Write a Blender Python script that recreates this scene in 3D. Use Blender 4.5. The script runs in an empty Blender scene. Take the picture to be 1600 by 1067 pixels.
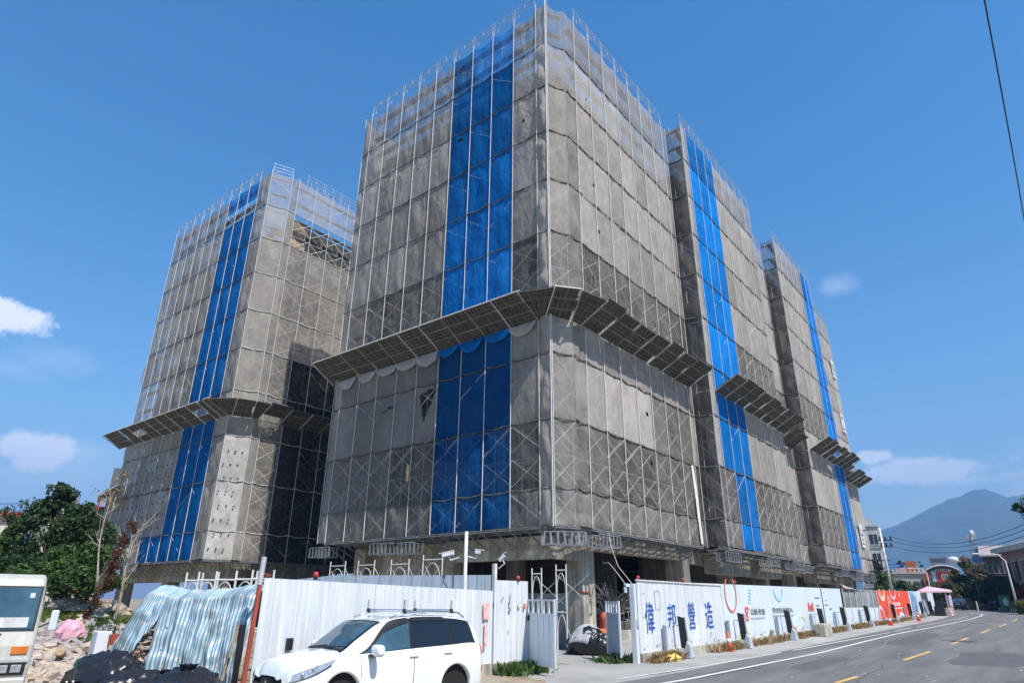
import bpy, math, random
from mathutils import Vector, Matrix, noise
random.seed(7)
S = bpy.context.scene
COL = S.collection
R = math.radians
# ------------------------------------------------------------------ camera
F, PITCH, ROLL, HEAD = 999.65, R(22.18), R(0.44), R(-38.94)
EYE = Vector((0, 0, 1.9))
fd = Vector((math.sin(HEAD)*math.cos(PITCH), math.cos(HEAD)*math.cos(PITCH), math.sin(PITCH)))
rt = Vector((math.cos(HEAD), -math.sin(HEAD), 0)); up = rt.cross(fd)
rt2 = rt*math.cos(ROLL)+up*math.sin(ROLL); up2 = up*math.cos(ROLL)-rt*math.sin(ROLL)
cd = bpy.data.cameras.new('camera'); cam = bpy.data.objects.new('camera', cd); COL.objects.link(cam)
m = Matrix((rt2, up2, -fd)).transposed().to_4x4(); m.translation = EYE
cam.matrix_world = m
cd.sensor_width = 36; cd.lens = F/1600*36; cd.clip_end = 20000; cd.clip_start = 0.1
S.camera = cam
# ------------------------------------------------------------------ world: sky with a few clouds
SUN = Vector((1, -.25, 1.4)).normalized()
W = bpy.data.worlds.new('World'); S.world = W; W.use_nodes = True
nt = W.node_tree; N = nt.nodes; L = nt.links
for n in list(N): N.remove(n)
out = N.new('ShaderNodeOutputWorld'); bg = N.new('ShaderNodeBackground')
sky = N.new('ShaderNodeTexSky'); sky.sky_type = 'NISHITA'; sky.sun_disc = False
sky.sun_elevation = math.asin(SUN.z); sky.sun_rotation = math.atan2(SUN.x, SUN.y)
sky.altitude = 300; sky.air_density = 1.4; sky.dust_density = .25; sky.ozone_density = 2.2
bg.inputs['Strength'].default_value = 0.108
def nray(px, py):
    return (fd + rt2*((px-800)/F) - up2*((py-533.5)/F)).normalized()
tc = N.new('ShaderNodeTexCoord')
nz = N.new('ShaderNodeTexNoise'); nz.inputs['Scale'].default_value = 13; nz.inputs['Detail'].default_value = 8; nz.inputs['Roughness'].default_value = .62
L.new(tc.outputs['Generated'], nz.inputs['Vector'])
def vm(op, a, b):
    n = N.new('ShaderNodeVectorMath'); n.operation = op; L.new(a, n.inputs[0])
    if hasattr(b, 'links'): L.new(b, n.inputs[1])
    else: n.inputs[1].default_value = b
    return n.outputs['Value'] if op == 'DOT_PRODUCT' else n.outputs[0]
def mt(op, a, b, c=None, clamp=False):
    n = N.new('ShaderNodeMath'); n.operation = op; n.use_clamp = clamp
    for i, v in enumerate((a, b, c)):
        if v is None: continue
        if hasattr(v, 'links'): L.new(v, n.inputs[i])
        else: n.inputs[i].default_value = v
    return n.outputs[0]
total = None
# px, py, half width, half height, density
for (cx, cy, a, b, dens) in ((20, 497, 50, 28, .85), (34, 698, 52, 27, .85), (95, 712, 55, 22, .30), (80, 560, 60, 26, .13), (20, 575, 50, 22, .14),
                             (1462, 734, 88, 20, .62), (1530, 748, 80, 13, .5), (1306, 447, 34, 20, .18), (1362, 712, 26, 11, .7), (60, 745, 190, 50, .24), (1590, 770, 130, 30, .25), (1480, 775, 300, 70, .10)):
    c = nray(cx, cy); e1 = c.cross(Vector((0, 0, 1))).normalized(); e2 = e1.cross(c).normalized()
    sc = F*1.12
    x = mt('MULTIPLY', vm('DOT_PRODUCT', tc.outputs['Generated'], e1), sc/a)
    y0 = vm('DOT_PRODUCT', tc.outputs['Generated'], e2)
    y = mt('MULTIPLY', y0, sc/b)
    rr = mt('SQRT', mt('ADD', mt('MULTIPLY', x, x), mt('MULTIPLY', y, y)), 0)
    v = mt('SUBTRACT', mt('ADD', 1.0, mt('MULTIPLY', mt('SUBTRACT', nz.outputs['Fac'], .5), 3.2)), rr)
    v = mt('MULTIPLY', v, 2.4 if dens > .6 else 1.2, None, True)
    front = mt('GREATER_THAN', vm('DOT_PRODUCT', tc.outputs['Generated'], c), 0)
    v = mt('MULTIPLY', mt('MULTIPLY', v, dens), front)
    total = v if total is None else mt('MAXIMUM', total, v)
mx = N.new('ShaderNodeMixRGB'); L.new(total, mx.inputs['Fac']); hs = N.new('ShaderNodeHueSaturation'); hs.inputs['Saturation'].default_value = 1.40; hs.inputs['Value'].default_value = 1.13; L.new(sky.outputs[0], hs.inputs['Color']); L.new(hs.outputs[0], mx.inputs['Color1'])
mx.inputs['Color2'].default_value = (9.5, 9.5, 10.2, 1)
L.new(mx.outputs[0], bg.inputs['Color']); L.new(bg.outputs[0], out.inputs['Surface'])
sl = bpy.data.lights.new('sun', 'SUN'); sl.energy = 5.0; sl.angle = R(.5); sl.color = (1, .955, .88)
so = bpy.data.objects.new('sun', sl); COL.objects.link(so)
so.rotation_euler = SUN.to_track_quat('Z', 'Y').to_euler()
S.view_settings.view_transform = 'Standard'; S.view_settings.look = 'None'
S.view_settings.exposure = 0.55; S.view_settings.gamma = 1
S.cycles.transparent_max_bounces = 24; S.cycles.max_bounces = 6; S.cycles.volume_bounces = 0
S.cycles.volume_step_rate = 4; S.cycles.volume_max_steps = 32

# ------------------------------------------------------------------ helpers
def lerp(a, b, t): return a+(b-a)*t
GZ = [(-50, 0), (20, 0), (56, .5), (74, .72), (84, .97), (110, 1.5), (130, 1.85), (300, 2.6), (5000, 2.6)]
def gz(y):
    for (a, b), (c, d) in zip(GZ, GZ[1:]):
        if y <= c: return lerp(b, d, max(0, (y-a)/(c-a)))
    return GZ[-1][1]
def mound(x, y):
    d = 1.7*math.exp(-((x+28)/8.8)**2-((y-8.5)/5.0)**2)+.8*math.exp(-((x+46)/9)**2-((y-12)/8)**2)
    return d
def at(px, dist, py=940):
    "ground position on the bearing of a photograph column, dist metres away"
    v = fd + rt2*((px-800)/F) - up2*((py-533.5)/F); h = math.hypot(v.x, v.y)
    return Vector((v.x/h*dist, v.y/h*dist, 0))
def hgt(py, px, dist):
    "height above eye-based ground of row py at dist"
    v = fd + rt2*((px-800)/F) - up2*((py-533.5)/F)
    return EYE.z+v.z/math.hypot(v.x, v.y)*dist

class MB:
    def __init__(s): s.v = []; s.f = []; s.mi = []; s.m = 0; s.uv = None; s.at = {}
    def add(s, vs, fs):
        o = len(s.v); s.v += [tuple(p) for p in vs]; s.f += [tuple(i+o for i in f) for f in fs]; s.mi += [s.m]*len(fs); return s
    def box(s, x0, x1, y0, y1, z0, z1):
        return s.add([(x0,y0,z0),(x1,y0,z0),(x1,y1,z0),(x0,y1,z0),(x0,y0,z1),(x1,y0,z1),(x1,y1,z1),(x0,y1,z1)],
                     [(0,3,2,1),(4,5,6,7),(0,1,5,4),(1,2,6,5),(2,3,7,6),(3,0,4,7)])
    def obox(s, c, ax, ay, az, hx, hy, hz):
        c = Vector(c); vs = []
        for k in (-1, 1):
            for (i, j) in ((-1,-1),(1,-1),(1,1),(-1,1)): vs.append(c+ax*hx*i+ay*hy*j+az*hz*k)
        return s.add(vs, [(0,3,2,1),(4,5,6,7),(0,1,5,4),(1,2,6,5),(2,3,7,6),(3,0,4,7)])
    def tube(s, a, b, r, n=6, r2=None, cap=True):
        a = Vector(a); b = Vector(b); d = (b-a)
        if d.length < 1e-6: return s
        d.normalize(); u = d.orthogonal().normalized(); w = d.cross(u); r2 = r if r2 is None else r2
        vs = []
        for p, q in ((a, r), (b, r2)):
            for i in range(n):
                t = 2*math.pi*i/n; vs.append(p+u*q*math.cos(t)+w*q*math.sin(t))
        fs = [(i, (i+1) % n, n+(i+1) % n, n+i) for i in range(n)]
        if cap: fs += [tuple(range(n-1, -1, -1)), tuple(range(n, 2*n))]
        return s.add(vs, fs)
    def path(s, pts, r, n=6):
        pts = [Vector(p) for p in pts]; rs = r if isinstance(r, (list, tuple)) else [r]*len(pts)
        vs = []; u = None
        for i, p in enumerate(pts):
            d = (pts[min(i+1, len(pts)-1)]-pts[max(i-1, 0)]).normalized()
            u = d.orthogonal().normalized() if u is None else (u-d*u.dot(d)).normalized()
            w = d.cross(u)
            for k in range(n):
                t = 2*math.pi*k/n; vs.append(p+u*rs[i]*math.cos(t)+w*rs[i]*math.sin(t))
        fs = []
        for i in range(len(pts)-1):
            for k in range(n): fs.append((i*n+k, i*n+(k+1) % n, (i+1)*n+(k+1) % n, (i+1)*n+k))
        fs += [tuple(range(n-1, -1, -1)), tuple(range((len(pts)-1)*n, len(pts)*n))]
        return s.add(vs, fs)
    def grid(s, fn, nu, nv, close=False):
        vs = [fn(i/nu, j/nv) for j in range(nv+1) for i in range(nu+1)]
        fs = [(j*(nu+1)+i, j*(nu+1)+i+1, (j+1)*(nu+1)+i+1, (j+1)*(nu+1)+i) for j in range(nv) for i in range(nu)]
        return s.add(vs, fs)
    def lathe(s, c, prof, n=16, ax='z'):
        c = Vector(c); vs = []
        for (r, h) in prof:
            for i in range(n):
                t = 2*math.pi*i/n; p = (r*math.cos(t), r*math.sin(t), h)
                if ax == 'y': p = (p[0], p[2], p[1])
                if ax == 'x': p = (p[2], p[0], p[1])
                vs.append(c+Vector(p))
        fs = [(j*n+i, j*n+(i+1) % n, (j+1)*n+(i+1) % n, (j+1)*n+i) for j in range(len(prof)-1) for i in range(n)]
        fs += [tuple(range(n-1, -1, -1)), tuple(range((len(prof)-1)*n, len(prof)*n))]
        return s.add(vs, fs)
    def ball(s, c, r, n=10, m_=6, sx=1, sy=1, sz=1):
        pr = [(max(.002, r*math.sin(math.pi*j/m_)), -r*math.cos(math.pi*j/m_)*1) for j in range(m_+1)]
        c = Vector(c); o = len(s.v); s.lathe((0, 0, 0), pr, n)
        for i in range(o, len(s.v)):
            p = s.v[i]; s.v[i] = (c.x+p[0]*sx, c.y+p[1]*sy, c.z+p[2]*sz)
        return s

def obj(name, mb, mat, parent=None, local=False, smooth=False, label=None, kind=None, bevel=0, solid=0):
    me = bpy.data.meshes.new(name); base = Vector((0, 0, 0))
    if parent is not None and not local: base = world_loc(parent)
    me.from_pydata([tuple(Vector(p)-base) for p in mb.v], [], mb.f)
    mats = mat if isinstance(mat, (list, tuple)) else [mat]
    for m_ in mats: me.materials.append(m_)
    if len(mats) > 1: me.polygons.foreach_set('material_index', mb.mi)
    if mb.uv:
        uvl = me.uv_layers.new(name='UVMap')
        for lp in me.loops: uvl.data[lp.index].uv = mb.uv[lp.vertex_index]
    for k, vals in mb.at.items():
        a = me.attributes.new(k, 'FLOAT', 'POINT'); a.data.foreach_set('value', vals)
    if smooth: me.polygons.foreach_set('use_smooth', [True]*len(me.polygons))
    me.validate(); me.update()
    o = bpy.data.objects.new(name, me); COL.objects.link(o)
    if parent is not None: o.parent = parent
    if label: o['label'] = label
    if kind: o['kind'] = kind
    if bevel:
        b = o.modifiers.new('bevel', 'BEVEL'); b.width = bevel; b.segments = 2; b.limit_method = 'ANGLE'
    if solid:
        b = o.modifiers.new('solid', 'SOLIDIFY'); b.thickness = solid
    return o
def world_loc(o):
    v = Vector((0, 0, 0))
    while o is not None: v = v+o.location; o = o.parent
    return v
def thing(name, label, cat, loc=(0, 0, 0), rotz=0, group=None):
    o = bpy.data.objects.new(name, None); COL.objects.link(o); o.empty_display_size = .2
    o.location = loc; o.rotation_euler = (0, 0, rotz); o['label'] = label; o['category'] = cat
    if group: o['group'] = group
    return o
def tag(o, label, cat, group=None):
    o['label'] = label; o['category'] = cat
    if group: o['group'] = group
    return o
def dup(root, loc, rotz=0, label=None, scale=None):
    r = root.copy(); COL.objects.link(r); r.location = loc; r.rotation_euler = (0, 0, rotz)
    if label: r['label'] = label
    if scale: r.scale = scale
    for ch in list(root.children):
        c = ch.copy(); COL.objects.link(c); c.parent = r
        for g in ch.children:
            d = g.copy(); COL.objects.link(d); d.parent = c
    return r

# ------------------------------------------------------------------ materials
def newmat(name):
    m = bpy.data.materials.new(name); m.use_nodes = True
    return m, m.node_tree.nodes, m.node_tree.links, m.node_tree.nodes['Principled BSDF']
def mat(name, c, rough=.7, metal=0, var=.18, scale=3., bump=0., bscale=20., c2=None, stretch=None, coat=0, streak=0, spec=.5):
    "one base colour with uneven tone, optional second colour in patches, optional run-off streaks"
    m, n, l, b = newmat(name)
    b.inputs['Roughness'].default_value = rough; b.inputs['Metallic'].default_value = metal
    b.inputs['Coat Weight'].default_value = coat; b.inputs['Specular IOR Level'].default_value = spec
    t = n.new('ShaderNodeTexCoord'); mp = n.new('ShaderNodeMapping'); l.new(t.outputs['Object'], mp.inputs['Vector'])
    if stretch: mp.inputs['Scale'].default_value = stretch
    no = n.new('ShaderNodeTexNoise'); no.inputs['Scale'].default_value = scale; no.inputs['Detail'].default_value = 6; no.inputs['Roughness'].default_value = .65
    l.new(mp.outputs[0], no.inputs['Vector'])
    rp = n.new('ShaderNodeValToRGB'); l.new(no.outputs['Fac'], rp.inputs['Fac'])
    c2 = c2 or tuple(x*(1-var) for x in c); c1 = tuple(min(1, x*(1+var*.5)) for x in c)
    rp.color_ramp.elements[0].position = .33; rp.color_ramp.elements[0].color = (*c2, 1)
    rp.color_ramp.elements[1].position = .66; rp.color_ramp.elements[1].color = (*c1, 1)
    src = rp.outputs[0]
    if streak:
        mp2 = n.new('ShaderNodeMapping'); mp2.inputs['Scale'].default_value = (5, 5, .35); l.new(t.outputs['Object'], mp2.inputs['Vector'])
        n2 = n.new('ShaderNodeTexNoise'); n2.inputs['Scale'].default_value = 1.5; n2.inputs['Detail'].default_value = 5; l.new(mp2.outputs[0], n2.inputs['Vector'])
        r2 = n.new('ShaderNodeValToRGB'); l.new(n2.outputs['Fac'], r2.inputs['Fac'])
        r2.color_ramp.elements[0].position = .4; r2.color_ramp.elements[0].color = (1-streak, 1-streak, 1-streak*1.1, 1)
        r2.color_ramp.elements[1].position = .6; r2.color_ramp.elements[1].color = (1, 1, 1, 1)
        mu = n.new('ShaderNodeMixRGB'); mu.blend_type = 'MULTIPLY'; mu.inputs[0].default_value = 1
        l.new(src, mu.inputs[1]); l.new(r2.outputs[0], mu.inputs[2]); src = mu.outputs[0]
    l.new(src, b.inputs['Base Color'])
    if bump:
        bn = n.new('ShaderNodeTexNoise'); bn.inputs['Scale'].default_value = bscale; bn.inputs['Detail'].default_value = 6
        l.new(mp.outputs[0], bn.inputs['Vector'])
        bu = n.new('ShaderNodeBump'); bu.inputs['Strength'].default_value = bump; bu.inputs['Distance'].default_value = .05
        l.new(bn.outputs['Fac'], bu.inputs['Height']); l.new(bu.outputs[0], b.inputs['Normal'])
    return m
def netmat(name, c, c2, trans=.35):
    "debris netting: thin woven sheet, part light passes; attribute dens is how closely it is woven"
    m, n, l, b = newmat(name); n.remove(b); o = n['Material Output']
    t = n.new('ShaderNodeTexCoord'); mp = n.new('ShaderNodeMapping'); mp.inputs['Scale'].default_value = (1, 1, .55); l.new(t.outputs['Object'], mp.inputs['Vector'])
    no = n.new('ShaderNodeTexNoise'); no.inputs['Scale'].default_value = .55; no.inputs['Detail'].default_value = 9; no.inputs['Roughness'].default_value = .68
    l.new(mp.outputs[0], no.inputs['Vector'])
    rp = n.new('ShaderNodeValToRGB'); l.new(no.outputs['Fac'], rp.inputs['Fac'])
    rp.color_ramp.elements[0].position = .35; rp.color_ramp.elements[0].color = (*c2, 1)
    rp.color_ramp.elements[1].position = .65; rp.color_ramp.elements[1].color = (*c, 1)
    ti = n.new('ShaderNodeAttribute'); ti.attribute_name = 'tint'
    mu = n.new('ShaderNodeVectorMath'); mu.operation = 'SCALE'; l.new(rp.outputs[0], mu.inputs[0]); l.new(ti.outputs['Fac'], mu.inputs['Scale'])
    de = n.new('ShaderNodeAttribute'); de.attribute_name = 'dens'
    n3 = n.new('ShaderNodeTexNoise'); n3.inputs['Scale'].default_value = 1.6; n3.inputs['Detail'].default_value = 6; l.new(mp.outputs[0], n3.inputs['Vector'])
    ma = n.new('ShaderNodeMath'); ma.operation = 'MULTIPLY_ADD'; l.new(n3.outputs['Fac'], ma.inputs[0]); ma.inputs[1].default_value = .34
    l.new(de.outputs['Fac'], ma.inputs[2])
    ms = n.new('ShaderNodeMath'); ms.operation = 'SUBTRACT'; ms.use_clamp = True; l.new(ma.outputs[0], ms.inputs[0]); ms.inputs[1].default_value = .17
    # creases
    mp3 = n.new('ShaderNodeMapping'); mp3.inputs['Scale'].default_value = (1, 1, .45); mp3.inputs['Rotation'].default_value = (.35, .3, 0); l.new(t.outputs['Object'], mp3.inputs['Vector'])
    n4 = n.new('ShaderNodeTexNoise'); n4.inputs['Scale'].default_value = 2.3; n4.inputs['Detail'].default_value = 5; n4.inputs['Distortion'].default_value = 1.4; l.new(mp3.outputs[0], n4.inputs['Vector'])
    bu = n.new('ShaderNodeBump'); bu.inputs['Strength'].default_value = .5; bu.inputs['Distance'].default_value = .14; l.new(n4.outputs['Fac'], bu.inputs['Height'])
    mp5 = n.new('ShaderNodeMapping'); mp5.inputs['Scale'].default_value = (1, 1, .5); mp5.inputs['Rotation'].default_value = (-.5, .6, .2); l.new(t.outputs['Object'], mp5.inputs['Vector'])
    n5 = n.new('ShaderNodeTexNoise'); n5.noise_type = 'RIDGED_MULTIFRACTAL'; n5.inputs['Scale'].default_value = 1.1; n5.inputs['Detail'].default_value = 3; n5.inputs['Distortion'].default_value = .8; l.new(mp5.outputs[0], n5.inputs['Vector'])
    b5 = n.new('ShaderNodeBump'); b5.inputs['Strength'].default_value = .7; b5.inputs['Distance'].default_value = .08; l.new(n5.outputs['Fac'], b5.inputs['Height']); l.new(bu.outputs[0], b5.inputs['Normal']); bu = b5
    d = n.new('ShaderNodeBsdfDiffuse'); l.new(mu.outputs[0], d.inputs['Color']); l.new(bu.outputs[0], d.inputs['Normal'])
    tr = n.new('ShaderNodeBsdfTranslucent'); l.new(mu.outputs[0], tr.inputs['Color'])
    m1 = n.new('ShaderNodeMixShader'); m1.inputs[0].default_value = trans; l.new(d.outputs[0], m1.inputs[1]); l.new(tr.outputs[0], m1.inputs[2])
    tp = n.new('ShaderNodeBsdfTransparent'); m2 = n.new('ShaderNodeMixShader')
    l.new(ms.outputs[0], m2.inputs[0]); l.new(tp.outputs[0], m2.inputs[1]); l.new(m1.outputs[0], m2.inputs[2]); l.new(m2.outputs[0], o.inputs['Surface'])
    return m
def concrete(name, c=(.50, .455, .385)):
    m, n, l, b = newmat(name); b.inputs['Roughness'].default_value = .9
    t = n.new('ShaderNodeTexCoord')
    n1 = n.new('ShaderNodeTexNoise'); n1.inputs['Scale'].default_value = .9; n1.inputs['Detail'].default_value = 9; n1.inputs['Roughness'].default_value = .7; l.new(t.outputs['Object'], n1.inputs['Vector'])
    rp = n.new('ShaderNodeValToRGB'); l.new(n1.outputs['Fac'], rp.inputs['Fac'])
    rp.color_ramp.elements[0].position = .3; rp.color_ramp.elements[0].color = (c[0]*.58, c[1]*.58, c[2]*.56, 1)
    rp.color_ramp.elements[1].position = .7; rp.color_ramp.elements[1].color = (c[0]*1.2, c[1]*1.2, c[2]*1.17, 1)
    # form-board lines
    sp = n.new('ShaderNodeSeparateXYZ'); l.new(t.outputs['Object'], sp.inputs[0])
    ad = n.new('ShaderNodeMath'); ad.operation = 'ADD'; l.new(sp.outputs[0], ad.inputs[0]); l.new(sp.outputs[1], ad.inputs[1])
    cb = n.new('ShaderNodeCombineXYZ'); l.new(ad.outputs[0], cb.inputs[0]); l.new(sp.outputs[2], cb.inputs[1])
    bk = n.new('ShaderNodeTexBrick'); bk.offset = 0; bk.inputs['Scale'].default_value = 1; bk.inputs['Brick Width'].default_value = .6; bk.inputs['Row Height'].default_value = 1.8
    bk.inputs['Mortar Size'].default_value = .012; bk.inputs['Color1'].default_value = (1, 1, 1, 1); bk.inputs['Color2'].default_value = (.84, .84, .84, 1); bk.inputs['Mortar'].default_value = (.6, .6, .6, 1)
    l.new(cb.outputs[0], bk.inputs['Vector'])
    mp2 = n.new('ShaderNodeMapping'); mp2.inputs['Scale'].default_value = (4, 4, .3); l.new(t.outputs['Object'], mp2.inputs['Vector'])
    n2 = n.new('ShaderNodeTexNoise'); n2.inputs['Scale'].default_value = 1.3; n2.inputs['Detail'].default_value = 5; l.new(mp2.outputs[0], n2.inputs['Vector'])
    r2 = n.new('ShaderNodeValToRGB'); l.new(n2.outputs['Fac'], r2.inputs['Fac']); r2.color_ramp.elements[0].position = .38; r2.color_ramp.elements[0].color = (.66, .65, .62, 1); r2.color_ramp.elements[1].position = .58
    m1 = n.new('ShaderNodeMixRGB'); m1.blend_type = 'MULTIPLY'; m1.inputs[0].default_value = 1; l.new(rp.outputs[0], m1.inputs[1]); l.new(bk.outputs[0], m1.inputs[2])
    m2 = n.new('ShaderNodeMixRGB'); m2.blend_type = 'MULTIPLY'; m2.inputs[0].default_value = 1; l.new(m1.outputs[0], m2.inputs[1]); l.new(r2.outputs[0], m2.inputs[2])
    l.new(m2.outputs[0], b.inputs['Base Color'])
    bu = n.new('ShaderNodeBump'); bu.inputs['Strength'].default_value = .35; bu.inputs['Distance'].default_value = .02; l.new(n1.outputs['Fac'], bu.inputs['Height']); l.new(bu.outputs[0], b.inputs['Normal'])
    return m
M = {}
M['net'] = netmat('grey_netting', (.58, .535, .485), (.46, .42, .38), .27)
M['netpale'] = netmat('pale_netting', (.60, .57, .56), (.46, .43, .42), .3)
M['netblue'] = netmat('blue_netting', (.014, .205, .60), (.008, .15, .47), .3)
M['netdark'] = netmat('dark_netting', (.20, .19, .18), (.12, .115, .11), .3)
M['netred'] = netmat('grey_screen', (.34, .36, .36), (.22, .24, .24), .3)
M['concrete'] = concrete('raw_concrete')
M['concmid'] = concrete('shaded_storey_concrete', (.25, .225, .195))  # shade behind the nets is put into this darker concrete
M['concdark'] = concrete('dark_shade_concrete', (.16, .15, .135))  # darkened copy of the concrete; interior shade is painted into its colour
M['steel'] = mat('galvanised_pipe', (.56, .56, .55), .5, .35, .25, 2)
M['steelwhite'] = mat('pale_pipe', (.68, .66, .62), .6, 0, .2, 3)
M['footsteel'] = mat('weathered_steel', (.26, .27, .28), .6, .3, .4, 2)
M['rustpipe'] = mat('rusty_pipe', (.42, .30, .22), .8, 0, .4, 5)
M['rope'] = mat('dark_rope', (.10, .095, .09), .95)
M['ropepale'] = mat('pale_rope', (.50, .47, .43), .9)
M['panel'] = mat('canopy_plate', (.085, .085, .07), .75, .1, .4, 2.5, c2=(.028, .028, .026))
M['bar'] = mat('canopy_bar', (.25, .23, .19), .7, .1, .35, 3)
M['plank'] = mat('walkway_plate', (.28, .27, .26), .7, .2, .3, 2)
M['white'] = mat('white_sheet_metal', (.70, .72, .75), .42, 0, .07, .8, streak=.16)
M['greysheet'] = mat('blue_grey_sheet_metal', (.33, .39, .46), .45, .1, .12, .8, streak=.15)
M['whitesmooth'] = mat('printed_white_board', (.66, .73, .79), .5, 0, .05, .5, streak=.10)
M['blue_ink'] = mat('blue_paint', (.012, .10, .42), .6, 0, .25, 6)
M['red_ink'] = mat('red_paint', (.72, .10, .06), .6, 0, .2, 6)
M['black_ink'] = mat('grey_print', (.10, .11, .13), .6)
M['teal_ink'] = mat('pale_teal_print', (.42, .66, .70), .6)
M['yellow_ink'] = mat('pale_yellow_print', (.80, .68, .40), .6)
M['orange'] = mat('orange_board', (.80, .085, .03), .5, 0, .12, .5)
M['sky_print'] = mat('blue_sky_print', (.20, .46, .76), .5, 0, .5, .3, c2=(.66, .76, .86))
M['red_post'] = mat('worn_red_paint', (.36, .055, .035), .6, 0, .35, 6, c2=(.22, .05, .03))
M['black'] = mat('black_plastic', (.016, .016, .018), .4, 0, .3, 3)
M['dark'] = mat('dark_gap', (.01, .01, .011), .9)
def bagmat():
    m, n, l, b = newmat('black_sack'); b.inputs['Base Color'].default_value = (.018, .018, .021, 1); b.inputs['Roughness'].default_value = .30; t = n.new('ShaderNodeTexCoord')
    a = n.new('ShaderNodeTexNoise'); a.noise_type = 'RIDGED_MULTIFRACTAL'; a.inputs['Scale'].default_value = 2.6; a.inputs['Detail'].default_value = 5; a.inputs['Distortion'].default_value = 1.5; l.new(t.outputs['Object'], a.inputs['Vector'])
    u = n.new('ShaderNodeBump'); u.inputs['Strength'].default_value = .9; u.inputs['Distance'].default_value = .055; l.new(a.outputs['Fac'], u.inputs['Height']); l.new(u.outputs[0], b.inputs['Normal']); return m
M['bag'] = bagmat()
M['asphalt'] = mat('asphalt', (.160, .155, .150), .9, 0, .34, 1.3, bump=.3, bscale=60, stretch=(1, .09, 1))
M['patch'] = mat('asphalt_patch', (.105, .104, .102), .9, 0, .2, 2)
M['seal'] = mat('crack_sealant', (.045, .045, .045), .6)
M['paint_w'] = mat('worn_white_line', (.66, .66, .64), .7, 0, .25, 4)
M['paint_y'] = mat('worn_yellow_line', (.70, .42, .13), .7, 0, .22, 4)
M['leaf'] = None
M['cone'] = mat('orange_plastic', (.75, .09, .03), .45)
M['carw'] = mat('white_car_paint', (.80, .82, .80), .25, 0, .02, .5, coat=1.0)
M['glassdark'] = mat('dark_car_glass', (.010, .013, .018), .06, 0, .1, 1, spec=.7)
M['glassmid'] = mat('car_glass', (.05, .11, .15), .07, 0, .5, 1.3, spec=.7)
M['chrome'] = mat('bright_metal', (.62, .63, .65), .22, .9, .1, 2)
M['rubber'] = mat('tyre_rubber', (.022, .022, .022), .75, 0, .3, 8)
M['lamp'] = mat('lamp_glass', (.52, .54, .55), .12, .5, .35, 14)
M['amber'] = mat('amber_glass', (.62, .18, .03), .3)
M['cloth'] = None
M['wood'] = mat('raw_timber', (.42, .30, .18), .8, 0, .4, 3, stretch=(1, 1, 6))
M['bark'] = mat('bark', (.13, .10, .075), .95, 0, .4, 4, bump=.6, bscale=14)
M['barkpale'] = mat('pale_bark', (.38, .33, .26), .9, 0, .4, 5, bump=.3)
M['brick_red'] = mat('red_brick', (.34, .12, .08), .85, 0, .3, 3)
M['cream'] = mat('cream_plaster', (.62, .58, .50), .85, 0, .18, .5, streak=.25)
M['whitewall'] = mat('white_plaster', (.60, .60, .58), .85, 0, .16, .5, streak=.25)
M['pinkwall'] = mat('pink_tiles', (.42, .27, .24), .8, 0, .15, .6, streak=.2)
M['greywall'] = mat('grey_roof_sheet', (.22, .23, .25), .7, 0, .2, .6)
M['window'] = mat('window_glass', (.03, .04, .05), .12, 0, .3, 1)
M['green'] = mat('green_paint', (.02, .16, .09), .5)
M['pink'] = mat('faded_pink_canvas', (.68, .44, .50), .8, 0, .2, 1)
M['yellow'] = mat('yellow_foam', (.72, .50, .14), .9, 0, .3, 5, bump=.4)

# ------------------------------------------------------------------ ground and road
def ground_mat():
    m, n, l, b = newmat('dry_soil'); b.inputs['Roughness'].default_value = .95
    t = n.new('ShaderNodeTexCoord')
    n1 = n.new('ShaderNodeTexNoise'); n1.inputs['Scale'].default_value = .35; n1.inputs['Detail'].default_value = 10; n1.inputs['Roughness'].default_value = .7; l.new(t.outputs['Object'], n1.inputs['Vector'])
    rp = n.new('ShaderNodeValToRGB'); l.new(n1.outputs['Fac'], rp.inputs['Fac']); e = rp.color_ramp.elements
    e[0].position = .36; e[0].color = (.16, .165, .07, 1); e[1].position = .62; e[1].color = (.46, .39, .29, 1)
    x = e.new(.47); x.color = (.33, .27, .17, 1)
    vo = n.new('ShaderNodeTexVoronoi'); vo.inputs['Scale'].default_value = 6; l.new(t.outputs['Object'], vo.inputs['Vector'])
    mi = n.new('ShaderNodeMixRGB'); mi.blend_type = 'MULTIPLY'; mi.inputs[0].default_value = .35; l.new(rp.outputs[0], mi.inputs[1]); l.new(vo.outputs['Color'], mi.inputs[2])
    l.new(mi.outputs[0], b.inputs['Base Color'])
    bu = n.new('ShaderNodeBump'); bu.inputs['Strength'].default_value = .7; bu.inputs['Distance'].default_value = .1; l.new(vo.outputs['Distance'], bu.inputs['Height']); l.new(bu.outputs[0], b.inputs['Normal'])
    return m
M['soil'] = ground_mat()
M['slab'] = mat('site_concrete', (.36, .345, .32), .9, 0, .25, .35, bump=.2, bscale=30, c2=(.27, .26, .235))
mb = MB()
xs = [-9000, -3000, -900, -300, -140, -100, -80]+[-70+1.0*i for i in range(59)]+[-10, -4, 10, 40, 120, 500, 2000, 6000]
ys = [-3000, -300, -60, -20, -8, 0]+[1+1.0*i for i in range(30)]+[35, 42, 50, 56, 65, 74, 79, 84, 97, 110, 120, 130, 150, 170, 200, 240, 300, 600, 1500, 4000, 9000]
for y in ys:
    for x in xs: mb.v.append((x, y, gz(y)+mound(x, y)+(.05*noise.noise(Vector((x*.8, y*.8, 0))) if mound(x, y) > .1 else 0)-.006))
nx = len(xs)
for j in range(len(ys)-1):
    for i in range(nx-1): mb.f.append((j*nx+i, j*nx+i+1, (j+1)*nx+i+1, (j+1)*nx+i)); mb.mi.append(0)
obj('ground', mb, M['soil'], kind='structure', smooth=True)
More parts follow.
